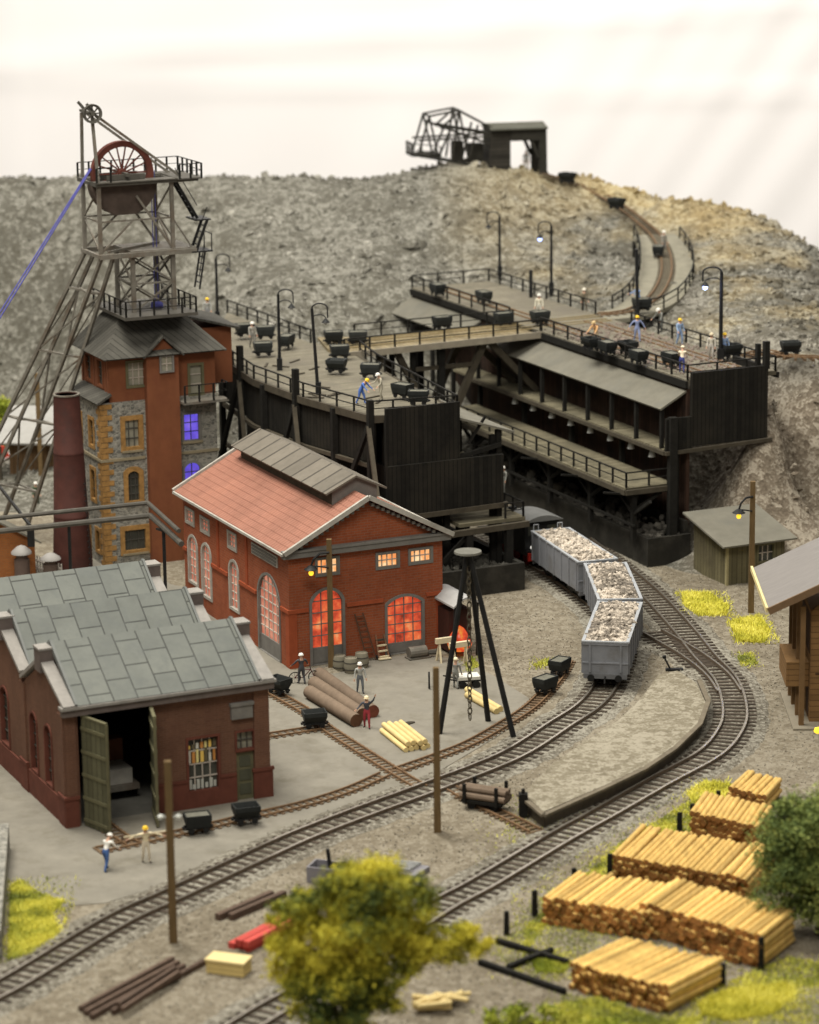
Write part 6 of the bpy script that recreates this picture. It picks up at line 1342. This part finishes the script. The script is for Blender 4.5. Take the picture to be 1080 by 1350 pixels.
m=MB(); m.tube((-1.6,0,2.15),(3.7,0,2.15),.85,.85,20); m.tube((3.7,0,2.15),(4.0,0,2.15),.88,.88,20); m.tube((2.9,0,2.9),(2.9,0,3.9),.25,.3,12); m.tube((1.0,0,2.9),(1.0,0,3.3),.4,.3,12); m.build('boiler',BLACKM,lo)
m=MB(); m.box((-1.59,-1.3,1.26),(2.6,-.75,2.3)); m.box((-1.59,.75,1.26),(2.6,1.3,2.3)); m.build('side_tanks',BLACKM,lo)
m=MB(); m.box((-4.36,-1.3,.55),(-4.2,1.3,1.1)); m.build('buffer_beam',RED,lo)
for y in (-.85,.85): m=MB(); m.tube((-4.36,y,.75),(-4.7,y,.75),.09); m.tube((-4.7,y,.75),(-4.77,y,.75),.22,.22,12); m.build('buffer',BLACKM,lo)
for y in (-.9,.9): m=MB(); m.tube((-4.2,y,1.5),(-4.4,y,1.5),.17,.19,12); m.build('headlight',bulb('loco_lamp',(1,.97,.88),.9),lo)
for x in (-2.9,-1.2,.6,2.4):
    m=MB()
    for y in (-.75,.75): m.wheel((x,y,.45),(0,1,0),.5,.14,18)
    m.build('wheelset',plain('loco_wheel',(.20,.02,.015),.6,.2,2,.1),lo)
for y in (-.75,.75):
    m=MB(); m.box((-3.915,y-.35,2.3),(-3.905,y+.35,2.95)); m.build('cab_window',GLASS,lo)

# ================================================================== TRIPOD HOIST
F1_,F2_,F3_=site(579,968),site(644,951),site(678,973); tc=(F1_+F2_+F3_)/3
dd=FW+RT*((617-540)/3900.0)+UP*((675-730)/3900.0); apx=EYE+dd*((tc.y-EYE.y)/dd.y); mz=apx.z; tc=Vector((apx.x,apx.y,0))
apex=tc+Vector((0,0,mz)); trp=thing('tripod_hoist','black three legged tripod hoist with a hanging chain and a round top plate','hoist',tc)
for f in (F1_,F2_,F3_):
    top_=apex-tc+(f-tc)*.03; m=MB(); m.tube(f-tc-Vector((0,0,.1)),top_,.17,.15,8); m.build('leg',BLACKM,trp); 
m=MB(); m.lathe([(.5,0),(.82,.1),(.8,.22),(0,.3)],c=(0,0,mz-.05),n=20); m.build('top_plate',plain('plate_grey',(.13,.125,.105),.7,.2,1.5,.1),trp,True)
m=MB(); m.tube((0,0,mz-.7),(0,0,mz),.14); m.build('hook_block',BLACKM,trp)
CH=plain('chain_iron',(.10,.085,.06),.6,.3,2,.1,metal=.3); me=None; nlk=int((mz-1.2)/.36)
for k in range(nlk):
    if me is None:
        m=MB(); n=14; pts=[(0.13*math.cos(2*math.pi*q/n),0,.23*math.sin(2*math.pi*q/n)) for q in range(n+1)]; m.path(pts,.042,5); o=m.build('chain_link',CH,trp); me=o.data
    else: o=bpy.data.objects.new('chain_link',me); COL.objects.link(o); o.parent=trp
    o.location=(0.05,0,mz-.95-k*.36); o.rotation_euler=(0,random.uniform(-.05,.05),(k%2)*math.pi/2+.5)

# ================================================================== YARD THINGS
def cyl_log(p,q,r,name,label,cat,mat,group,end=None):
    p=Vector(p); q=Vector(q); c=(p+q)/2; t=thing if False else None
    m=MB(off=c); d=(q-p).normalized(); m.mi=0; m.tube(p,q,r,r*.97,12,cap=False); n=len(m.v); 
    m.mi=1; m.f+= [tuple(range(11,-1,-1)),tuple(range(12,24))]; m.m+=[1,1]; o=m.build(name,[mat,end or mat],None,True); o.location=c; return props(o,label,cat,group)
LE=plain('log_end_dark',(.11,.055,.03),.85,.3,2,.2)
LE2=plain('log_end_red',(.16,.05,.03),.85,.3,2,.2)
la=site(412,886); lb=site(476,936); sd_=(lb-la); dn=Vector((-sd_.y,sd_.x,0)).normalized()
for i,(pa,pb,lab) in enumerate(((( 408,912),(470,950),'long brown log lowest and nearest of the three in the yard'),((414,900),(478,942),'long brown log in the middle of the three in the yard'),((421,888),(492,938),'long brown log farthest of the three in the yard'))):
    cyl_log(site(*pa,.42),site(*pb,.42),.42,'brown_log',lab,'log',PIPEB,'three brown logs',LE if i<2 else LE2)
# pale timber bundle
def timber(p,q,w,h,name,label,cat,mat,group,endmat=None):
    c=(p+q)/2; m=MB(off=c); m.bar(p,q,w,h); o=m.build(name,mat); o.location=c; return props(o,label,cat,group)
a0,a1=site(505,961),site(540,989); dv=(a1-a0).normalized(); nv_=Vector((-dv.y,dv.x,0)); c0=site(520,982); Ln=2.6
TB0=site(503,966); TB1=site(535,992); dv=(TB1-TB0).normalized(); nv_=Vector((-dv.y,dv.x,0))
for lay in range(2):
    for k in range(5-lay):
        off=nv_*(k*.36+lay*.17); z=Vector((0,0,.17+lay*.31)); j=dv*random.uniform(-.15,.15)
        cyl_log(TB0+off+z+j,TB1+off+z+j,.165,'timber_pole','pale yellow pole in the short bundle lying in the middle of the yard','timber',TIMB,'pale poles bundled in the yard')
for k,(a,b,lab) in enumerate((((616,909),(660,935),'longer pale log lying under the tripod hoist'),((616,916),(655,938),'nearer pale log lying under the tripod hoist'))): cyl_log(site(*a,.2),site(*b,.2),.2,'pale_log',lab,'log',TIMB,None)
for k in range(3): timber(site(513+k*5,962-k*1,.06),site(540+k*3,952-k*0,.06),.16,.1,'plank','weathered plank lying on the yard behind the pale pole bundle','plank',BEAM,'weathered planks on the yard')
# barrels
for px,py,lab in ((448,884,'pale barrel left of three, right beside the lamp pole'),(463,887,'pale barrel in the middle, nearest of three by the hall wall'),(477,880,'pale barrel right of three by the hall wall')):
    b=thing('barrel',lab,'barrel',site(px,py),0,'barrels by the hall wall'); m=MB(); m.lathe([(.36,0),(.45,.3),(.46,.5),(.42,.85),(.38,1.0),(.34,1.0),(.34,.95),(0,.95)],n=16); m.build('staves',plain('barrel_wood',(.22,.20,.15),.85,.2,2,.15),b,True)
    m=MB(); m.lathe([(.455,.25),(.468,.25),(.475,.32),(.455,.32)],n=16); m.lathe([(.44,.68),(.455,.68),(.448,.75),(.43,.75)],n=16); m.build('hoop',IRON,b)
# ladder and hand truck
def ladder(base,top,w,label,mat):
    r=thing('ladder',label,'ladder',base); d=top-base; s=Vector((math.cos(AX),math.sin(AX),0))*w/2
    for sg in (-1,1): m=MB(); m.bar(s*sg,s*sg*.9+d,.09,.06); m.build('stile',mat,r)
    for k in range(9): f=(k+.6)/9.2; m=MB(); m.bar(d*f-s*.95,d*f+s*.95,.06); m.build('rung',mat,r)
lw=W(-2.86+5.35,11.93-.75,0.03); ladder(lw,W(-2.86+4.75,11.93-.12,3.1),.62,'brown wooden ladder leaning on the red hall front wall',plain('ladder_brown',(.10,.05,.03),.8,.2,2,.1))
ht_=thing('hand_truck','small wooden hand truck standing against the hall wall right of the ladder','hand truck',W(-2.86+6.15,11.93-.75,.03),AX)
for x in (-.35,.35): m=MB(); m.bar((x,-.1,.12),(x*.8,.55,1.5),.1); m.build('handle',plain('truck_brown',(.16,.08,.045),.8,.2,2,.1),ht_)
for k in range(4): m=MB(); m.bar((-.35,-.08+.16*k,.2+.33*k),(.35,-.08+.16*k,.2+.33*k),.1); m.build('slat',CREAM if k<3 else BEAM,ht_)
m=MB(); m.box((-.42,-.35,.06),(.42,-.02,.13)); m.build('toe_plate',CREAM,ht_)
for x in (-.45,.45): m=MB(); m.wheel((x,.05,.16),(1,0,0),.16,.08,12); m.build('wheel',BLACKM,ht_)
# grey machine by the door
gmx=thing('winch','small grey winch machine lying beside the red hall door','winch',site(552,868),AX); m=MB(); m.tube((-.7,0,.45),(.5,0,.45),.38,.38,14); m.box((-.8,-.4,.0),(.7,.4,.14)); m.build('drum',IRONL,gmx); m=MB(); m.tube((.55,-.1,.35),(1.3,-.2,.3),.16); m.wheel((1.35,-.2,.32),(1,-.1,0),.3,.12); m.build('gearwheel',IRON,gmx)
# cream trestles
for px,py,lab in ((588,872,'cream wooden trestle at the left behind the tripod hoist'),(606,878,'cream wooden trestle at the right behind the tripod hoist')):
    t_=thing('trestle',lab,'trestle',site(px,py),AX,'cream trestles'); m=MB(); m.box((-.7,-.12,1.25),(.7,.12,1.6)); m.build('top_board',CREAM,t_)
    for x in (-.5,.5):
        for y in (-.35,.35): m=MB(); m.bar((x,y,0),(x*.9,0,1.25),.12); m.build('leg',CREAM,t_)
# hand cart
hc_o=thing('hand_cart','small dark hand cart with a white tray beside the grey clad person','cart',site(617,905),R_1(10)); m=MB(); m.box((-.7,-.5,.55),(.7,.5,.75)); m.build('tray',flat((.6,.58,.52)),hc_o); m=MB(); m.box((-.72,-.45,.42),(.72,.45,.55)); m.bar((-.7,-.35,.5),(-1.5,-.35,.7),.07); m.bar((-.7,.35,.5),(-1.5,.35,.7),.07); m.build('frame',BLACKM,hc_o)
for x in (-.4,.45):
    for y in (-.5,.5): m=MB(); m.wheel((x,y,.24),(0,1,0),.24,.1,12); m.build('wheel',BLACKM,hc_o)
# bicycle
bk=thing('bicycle','dark bicycle held by the person in black by the shed corner','bicycle',site(402,898)+Vector((0,-.35,0)),R_1(14))
for x in (-.62,.62):
    m=MB(); n=20; m.path([(x+.36*math.cos(2*math.pi*k/n),0,.37+.36*math.sin(2*math.pi*k/n)) for k in range(n+1)],.035,5); w_=m.build('wheel',BLACKM,bk); m=MB()
    for k in range(8): m.tube((x,0,.37),(x+.34*math.cos(k*math.pi/4),0,.37+.34*math.sin(k*math.pi/4)),.01,.01,4)
    m.build('spokes',IRONL,w_)
m=MB(); m.path([(-.62,0,.37),(-.2,0,.85),(.4,0,.85),(.62,0,.37)],.03); m.path([(-.2,0,.9),(-.08,0,.35),(.4,0,.85)],.03); m.path([(-.62,0,.37),(-.08,0,.35)],.025); m.build('frame',plain('bike_red',(.12,.03,.03),.5,.2,2,0),bk)
m=MB(); m.path([(.4,0,.85),(.36,0,1.02),(.36,.22,1.05)],.025); m.path([(.36,0,1.02),(.36,-.22,1.05)],.025); m.build('handlebar',BLACKM,bk); m=MB(); m.box((-.34,-.07,.9),(-.08,.07,.96)); m.build('saddle',BLACKM,bk)
# round plate leaning on the middle pole (wheel rim)
wr_=thing('iron_hoop','dark iron hoop standing beside the bare middle pole','hoop',site(566,908)); m=MB(); n=20; m.path([(.0,.32*math.cos(2*math.pi*k/n),.55+.5*math.sin(2*math.pi*k/n)) for k in range(n+1)],.06,6); m.build('ring',BLACKM,wr_)
# turnout lever
tl_=thing('switch_lever','small black switch lever beside the rail spur','lever',site(888,884)); m=MB(); m.box((-.5,-.18,0),(.6,.18,.14)); m.build('base',BLACKM,tl_); m=MB(); m.bar((-.2,0,.1),(-.55,.1,.8),.09); m.tube((-.55,.1,.8),(-.6,.1,.95),.12); m.build('handle',BLACKM,tl_)
# loaded timber bogie and buffer post
lc=thing('timber_bogie','small rail bogie loaded with dark logs between black stakes','rail cart',site(640,1066,0),R_1(-26)); 
for k,(y,z) in enumerate(((-.38,.75),(0,.75),(.38,.75),(-.2,1.08),(.2,1.08))): m=MB(); m.tube((-1.35+random.uniform(-.1,.1),y,z),(1.35,y,z),.19,.18,9); m.build('log',PIPEB,lc)
m=MB(); m.box((-1.2,-.6,.4),(1.2,.6,.56)); m.build('bed',DARK,lc)
for x in (-.95,.95):
    for y in (-.68,.68): m=MB(); m.bar((x,y,.4),(x,y,1.5),.16); m.build('stake',DARK,lc)
    for y in (-.36,.36): m=MB(); m.wheel((x*.7,y,.25),(0,1,0),.25,.1,12); m.build('wheel',BLACKM,lc)
bs2=thing('buffer_post','short black buffer post at the corner of the loading platform','post',site(690,1077)); m=MB(); m.box((-.24,-.24,0),(.24,.24,1.35)); m.tube((0,0,1.35),(0,0,1.6),.1); m.build('shaft',DARK,bs2)
# grey trough with chute half hidden by the tree
tg=thing('grey_trough','grey metal trough with a black crank half hidden behind the olive tree','trough',site(435,1163),R_1(-20)); GT=plain('trough_grey',(.21,.20,.215),.7,.15,1.5,.1)
m=MB(); m.box((-1.3,-.5,0),(1.3,-.4,1.0)); m.box((-1.3,.9,0),(1.3,1.0,1.0)); m.box((-1.3,-.399,0),(-1.2,.899,1.0)); m.box((1.2,-.399,0),(1.3,.899,1.0)); m.box((-1.199,-.399,.1),(1.199,.899,.2)); m.build('trough',GT,tg); m=MB(); tg.scale=(.85,.85,.85); m.path([(-.1,.5,.2),(-.3,.5,1.9)],.12); m.path([(-.1,.5,.9),(.9,.3,1.2)],.14); m.build('crank',BLACKM,tg)
fl=thing('flat_skip','grey flat skip with pale rods on top lying behind the olive tree','skip',site(530,1150),R_1(-30)); m=MB(); m.box((-1.2,-.8,0),(1.2,.8,.28)); m.build('body',GT,fl); m=MB()
for k in range(5): m.bar((-1.1,-.6+k*.25,.36),(.8,-.5+k*.27,.42),.12)
m.build('rods',plain('rod_pale',(.3,.3,.29),.6,.15,2,.1),fl)
# rails, beams and crate in the foreground
def beam_pile(name,label,cat,p,q,n,sp,w,h,mat,grp,lay=1,jit=.3):
    d=(q-p).normalized(); nn=Vector((-d.y,d.x,0)); k_=0
    for l in range(lay):
        for k in range(n-l):
            j=d*random.uniform(-jit,jit); o=nn*(sp*(k+.5*l))+Vector((0,0,h/2+l*h*1.02)); timber(p+o+j,q+o+j,w,h,name,label,cat,mat,grp)
beam_pile('steel_rail','dark rusty rail in the long pile at the lower left','rail',site(140,1343),site(262,1276),4,.5,.22,.28,RUST,'rusty rails piled at the lower left',1,.5)
beam_pile('steel_rail','dark rusty rail in the upper layer of the long pile at the lower left','rail',site(165,1332,.3),site(240,1283,.3),2,.45,.2,.24,RUST,'upper rails piled at the lower left')
beam_pile('steel_beam','pair of weathered brown beams lying left of the olive tree','beam',site(300,1215),site(372,1184),2,.5,.3,.34,RUST,'brown beams left of the olive tree',1,.3)
beam_pile('red_beam','bright red beam in the stack left of the olive tree','beam',site(322,1256),site(395,1218),3,.42,.36,.3,REDT,'red beams left of the olive tree',1,.25); beam_pile('red_beam','bright red beam on top of the stack left of the olive tree','beam',site(322,1250,.3),site(392,1214,.3),2,.42,.36,.3,REDT,'top red beams left of the olive tree',1,.2)
cr=thing('yellow_crate','long pale yellow wooden crate on the gravel beside the red beams','crate',site(302,1281),R_1(-20)); m=MB(); m.box((-.95,-.5,0),(.95,.5,.62)); m.build('box',CRATE,cr); m=MB(); m.box((-1.0,-.55,.62),(1.0,.55,.72)); m.build('lid',plain('crate_lid',(.70,.56,.27),.7,.1,1.5,.1),cr)
sg_=site(345,1247); m=MB(); 
# yellow fire wood heap behind the tree
for k in range(16):
    c=site(580+random.uniform(-22,22),1318+random.uniform(-9,11),.15+random.uniform(0,.45)); a=random.uniform(-.5,.9); d=Vector((math.cos(a),math.sin(a),random.uniform(-.1,.1)))*.8
    cyl_log(c-d,c+d,.12,'firewood_log','short pale log in the loose heap right of the olive tree trunk','log',TIMB,'loose pale firewood heap')

# ================================================================== PIT PROP STACKS
PROPS=[]
def stack(bl,br,bfar,cols,rows,label,grp):
    """bl, br: ends of the front face on the ground; bfar: far end of the right side"""
    A=site(*bl); B=site(*br); L_=site(*bfar)-B; w=B-A; n=w.normalized(); ld_=L_.normalized(); r=w.length/(2*cols)
    for row in range(rows):
        for c in range(cols):
            x=r+c*2*r+(.5*r if row%2 else -.1*r)+random.uniform(-.03,.03); z=r+row*1.78*r+(random.uniform(0,.05) if row==rows-1 else 0)
            p=A+n*x+ld_*random.uniform(-.20,.16)+Vector((0,0,z)); q=p+L_+ld_*random.uniform(-.14,.14)+n*random.uniform(-.09,.09)+Vector((0,0,random.uniform(-.02,.02)))
            PROPS.append((p,q,r*random.uniform(.9,1.06),label,grp))
stack((750,1304),(880,1337),(952,1300),18,5,'yellow pit prop log in the nearest stack at the bottom right','pit props of the nearest stack')
stack((845,1232),(1002,1279),(1046,1243),19,5,'yellow pit prop log in the wide stack between the nearest stack and the dark tree','pit props of the wide stack by the dark tree')
stack((714,1218),(856,1240),(903,1203),18,5,'yellow pit prop log in the left stack beside the row of black stakes','pit props of the left stack')
stack((805,1160),(985,1192),(1022,1150),25,5,'yellow pit prop log in the long flat stack just behind the left stack','pit props of the long flat stack')
stack((909,1104),(1000,1124),(1018,1096),13,5,'yellow pit prop log in the small stack second from the back','pit props of the second stack from the back')
stack((958,1063),(1008,1075),(1030,1052),8,4,'yellow pit prop log in the smallest farthest stack by the brown house','pit props of the farthest stack')
PROPS[275:]=sorted(PROPS[275:],key=lambda k:(k[0]-EYE).length)
for p,q,r,lab,grp in PROPS[:298]: cyl_log(p,q,r,'pit_prop',lab,'log',LOGS,grp,LOGE)
m=MB()
for p,q,r,_,_ in PROPS[298:]:
    m.mi=0; m.tube(p,q,r,r*.97,12,cap=False); b0=len(m.v)-24; m.f+=[tuple(b0+k for k in range(11,-1,-1)),tuple(b0+k for k in range(12,24))]; m.m+=[1,1]
props(m.build('pit_props',[LOGS,LOGE],None,True),'remaining yellow pit props of the long flat stack and the small stacks farthest back','logs',None,'stuff')
def stake(px,py,h,label):
    r=thing('stake',label,'stake',site(px,py),random.uniform(-.3,.3),'black stakes round the log stacks'); m=MB(); m.add([(-.14,-.14,-.1),(.14,-.14,-.1),(.14,.14,-.1),(-.14,.14,-.1),(-.12,-.12,h),(.12,-.12,h+.03),(.12,.12,h),(-.12,.12,h-.02)],[(3,2,1,0),(4,5,6,7),(0,1,5,4),(1,2,6,5),(2,3,7,6),(3,0,4,7)]); m.build('shaft',DARK,r)
for px,py,h,lab in ((668,1232,1.2,'black stake at the corner of the empty timber frame'),(705,1208,1.35,'black stake left of the left log stack'),(757,1163,.75,'short black stake between the left and the long flat stacks'),(804,1160,1.4,'black stake at the left end of the long flat stack'),(896,1098,1.15,'black stake left of the second stack from the back'),(913,1076,.7,'short black stake between the two small back stacks'),(947,1062,.85,'black stake beside the farthest log stack'),(1003,1278,1.6,'black stake at the near corner of the wide stack'),(953,1300,1.1,'black stake at the right corner of the nearest stack')): stake(px,py,h,lab)
tf_=thing('timber_cradle','low empty black timber cradle lying on the ground left of the nearest log stack','cradle',site(700,1262)); m=MB(off=site(700,1262)); 
for a,b in (((655,1240),(748,1268)),((632,1268),(745,1307)),((670,1275),(728,1252))): m.bar(site(*a,.15),site(*b,.15),.24,.26)
m.build('beams',DARK,tf_)

# ================================================================== TREES, BUSHES, GRASS
def leaves(name,blobs,n,size,mat,parent,seed,dens=None):
    r=np.random.default_rng(seed); P=[];
    vol=np.array([b[3]*b[4]*b[5] for b in blobs]); cnt=(n*vol**.75/np.sum(vol**.75)).astype(int)
    for (x,y,z,a,b,c),k in zip(blobs,cnt):
        # clumps over the shell of every lobe, with gaps between
        nc=max(7,int(k/120)); d=r.normal(size=(nc,3)); d/=np.linalg.norm(d,axis=1)[:,None]; rad=r.uniform(.5,1.15,nc)[:,None]; cc=d*rad
        i=r.integers(0,nc,k); q=cc[i]+r.normal(size=(k,3))*.17
        P.append(np.array([x,y,z])+q*np.array([a,b,c]))
    P=np.concatenate(P); k=len(P); u=r.normal(size=(k,3)); u/=np.linalg.norm(u,axis=1)[:,None]; v=np.cross(u,r.normal(size=(k,3))); v/=np.linalg.norm(v,axis=1)[:,None]; s=(size*r.uniform(.6,1.4,k))[:,None]
    V=np.stack([P-u*s,P+v*s*.6,P+u*s,P-v*s*.6],1).reshape(-1,3); F=np.arange(4*k).reshape(-1,4); o=npmesh(name,V,F,mat); o.parent=parent; return o
def tree(name,label,px,py,blobs,n,size,mat,th,seed,trunk_r=.25,cat='tree'):
    p=site(px,py); r=thing(name,label,cat,p); m=MB(); m.tube((0,0,-.2),(.1,0,th*.5),trunk_r,trunk_r*.7,8); 
    rr=random.Random(seed)
    for b in blobs: m.tube((.1*rr.random(),0,th*rr.uniform(.25,.5)),(b[0]*.85,b[1]*.85,b[2]),trunk_r*.5,.04,6)
    m.build('trunk',BARK,r); leaves('crown',blobs,n,size,mat,r,seed); return r
K=30.0
tree('olive_tree','yellow olive green model tree in the near foreground',455,1425,[(1.7, 0, 9.1, 1.5, 1.4, 1.15), (0.5, 0.3, 8.75, 1.5, 1.4, 1.15), (2.6, 0, 8.25, 1.25, 1.2, 1.0), (-0.7, 0.2, 8.05, 1.3, 1.2, 0.95), (-1.9, 0, 7.85, 1.1, 1.0, 0.75), (-2.6, 0, 7.7, 0.7, 0.7, 0.4), (0.7, -0.5, 7.35, 1.6, 1.5, 1.2), (2.0, 0, 7.05, 1.2, 1.2, 0.9), (-1.7, 0, 6.35, 1.3, 1.3, 1.0), (-2.6, 0.1, 6.05, 0.8, 0.8, 0.6), (3.3, 0.2, 6.25, 1.3, 1.1, 0.8), (4.6, 0.2, 6.2, 1.2, 1.0, 0.7), (5.5, 0.2, 6.35, 0.8, 0.8, 0.5), (0.3, 0, 5.75, 1.7, 1.5, 1.2), (2.2, 0, 5.45, 1.3, 1.2, 0.8), (-1.7, 0.2, 4.85, 1.3, 1.3, 1.0), (0.1, -0.2, 4.35, 1.7, 1.5, 1.2), (1.3, 0, 3.95, 1.2, 1.2, 0.9), (-1.3, 0, 2.6, 1.2, 1.2, 1.0), (0.1, 0, 2.0, 1.3, 1.2, 1.0)],66000,.085,LEAF1,8.0,5,.3)
tree('dark_tree','dense dark green bushy tree beside the log stacks at the right edge',1082,1232,[(-.6,0,5.0,2.2,2.0,1.6),(.9,0,6.0,2.0,1.8,1.4),(-1.5,-.2,3.7,1.8,1.7,1.3),(.8,-.3,3.4,2.3,1.9,1.5),(-1.1,0,2.2,1.9,1.7,1.2),(1.2,0,1.7,2.0,1.7,1.3),(2.4,0,4.6,1.8,1.6,1.6),(-2.1,0,5.0,1.0,1.0,.8),(-1.6,0,6.1,1.0,1.0,.8)],56000,.082,LEAF2,4.5,9,.28)
for px,py,bl,lab,sd_ in ((700,1362,[(-1.2,0,.55,1.1,.9,.6),(.4,0,.7,1.3,1,.75),(1.5,0,.5,.9,.8,.5)],'lime green low bush at the bottom edge right of the olive tree',21),(775,1375,[(0,0,.5,1.4,1,.55),(1.5,0,.35,1.,.8,.4)],'lime green low bush at the bottom edge in front of the nearest log stack',22)):
    r=thing('low_bush',lab,'bush',site(px,py),0); leaves('foliage',bl,3000,.10,LEAF3,r,sd_); m=MB(); m.tube((0,0,-.1),(0,0,.5),.08); m.build('stem',BARK,r)
for px,py,lab,sd_ in ((10,600,'bright green bush left of the small timber shed',31),(-20,560,'bright green bush at the left edge behind the headframe legs',32)):
    r=thing('low_bush',lab,'bush',site(px,py),0); leaves('foliage',[(0,0,1.5,2.2,1.6,1.6),(1.4,0,1.0,1.6,1.2,1.1),(-1.5,0,1.2,1.6,1.3,1.2)],3500,.14,LEAF3,r,sd_); m=MB(); m.tube((0,0,-.1),(0,0,1.2),.12); m.build('stem',BARK,r)
def grass(name,label,poly,n,h,mat,seed,z=0.0):
    P=[site(x,y,z) for x,y in poly]; r=np.random.default_rng(seed); X=[p.x for p in P]; Y=[p.y for p in P]; n=int(n*1.7); pts=[]; cx=sum(X)/len(X); cy=sum(Y)/len(Y)
    while len(pts)<n:
        x=r.uniform(min(X)-.3,max(X)+.3); y=r.uniform(min(Y)-.3,max(Y)+.3); ins=False; j=len(P)-1
        for i in range(len(P)):
            if (Y[i]>y)!=(Y[j]>y) and x<(X[j]-X[i])*(y-Y[i])/(Y[j]-Y[i])+X[i]: ins=not ins
            j=i
        if (ins and r.random()<.95) or (not ins and r.random()<.06): pts.append((x,y))
    pts=np.array(pts); a=r.uniform(0,6.28,n); w=r.uniform(.02,.045,n); hh=.62*h*r.uniform(.3,1.2,n); lx=r.normal(0,.6,n)*hh; ly=r.normal(0,.6,n)*hh
    b=np.stack([pts[:,0],pts[:,1],np.full(n,z)],1); d=np.stack([np.cos(a)*w,np.sin(a)*w,np.zeros(n)],1); tpp=b+np.stack([lx,ly,hh],1)
    V=np.stack([b-d,b+d,tpp],1).reshape(-1,3); o=npmesh(name,V,np.arange(3*n).reshape(-1,3),mat); return props(o,label,'grass',None,'stuff')
grass('grass','yellow grass tuft beside the rails near the olive hut',[(899,782),(935,782),(962,800),(958,812),(920,812),(900,800)],4200,.42,GRASSY,1)
grass('grass','yellow grass tuft at the foot of the lamp pole by the brown house',[(962,820),(1000,812),(1016,832),(1008,848),(972,846)],4200,.45,GRASSY,2)
grass('grass','small green tuft of grass between the rails and the brown house',[(972,865),(992,860),(1000,876),(976,880)],600,.25,GRASSG,3)
grass('grass','green and yellow grass patch at the lower left edge of the yard',[(14,1168),(28,1160),(50,1178),(88,1190),(66,1205),(78,1232),(40,1262),(10,1268)],6500,.34,GRASSG,4)
grass('grass','yellow fringe of grass on the lower left patch',[(30,1190),(86,1188),(68,1205),(80,1230),(48,1250),(30,1235)],3500,.3,GRASSY,5)
grass('grass','yellow grass inside the empty timber frame',[(700,1268),(735,1258),(752,1272),(742,1284),(708,1282)],1300,.25,LEAF3,6)
grass('grass','yellow grass patch in front of the nearest log stack at the right',[(920,1322),(960,1306),(1040,1298),(1052,1310),(1020,1338),(960,1346),(925,1338)],5200,.4,GRASSY,7)
grass('grass','green grass strip along the left ends of the log stacks',[(690,1225),(760,1165),(820,1110),(900,1062),(940,1048),(948,1062),(905,1105),(850,1115),(800,1165),(715,1225),(690,1262)],11000,.22,GRASSG,8)
grass('grass','yellow grass at the back of the log stacks by the outer rails',[(905,1045),(930,1030),(968,1035),(955,1055),(915,1062)],1600,.35,GRASSY,9)
grass('grass','green grass at the bottom in front of the nearest log stack',[(730,1325),(790,1315),(870,1345),(930,1340),(900,1365),(740,1365)],3800,.3,GRASSG,10)
grass('grass','green grass tufts among the wide log stack and the dark tree',[(960,1295),(1040,1262),(1090,1270),(1090,1300),(990,1305)],1600,.28,GRASSG,11)
grass('grass','small lime tuft beside the black tubs on the curve',[(702,876),(722,868),(728,876),(708,882)],350,.22,LEAF3,12)
grass('grass','lime grass by the cream trestles behind the tripod hoist',[(612,878),(622,866),(632,878),(618,888)],350,.3,LEAF3,13)
grass('grass','bright green meadow at the left edge behind the headframe legs',[(-40,590),(10,560),(30,585),(20,640),(-40,660)],2600,.35,LEAF3,14)
grass('grass','small green weeds between the rails at the lower left',[(95,1255),(112,1244),(128,1252),(108,1266)],300,.2,GRASSG,15)

grass('grass','thin green ground cover around the left log stack and the empty cradle',[(640,1250),(690,1200),(800,1120),(880,1080),(905,1110),(860,1200),(790,1240),(760,1290),(700,1300)],7000,.16,GRASSG,16)
grass('grass','thin green ground cover at the bottom right corner',[(740,1310),(880,1340),(1000,1290),(1090,1290),(1090,1360),(740,1370)],5000,.2,GRASSG,17)
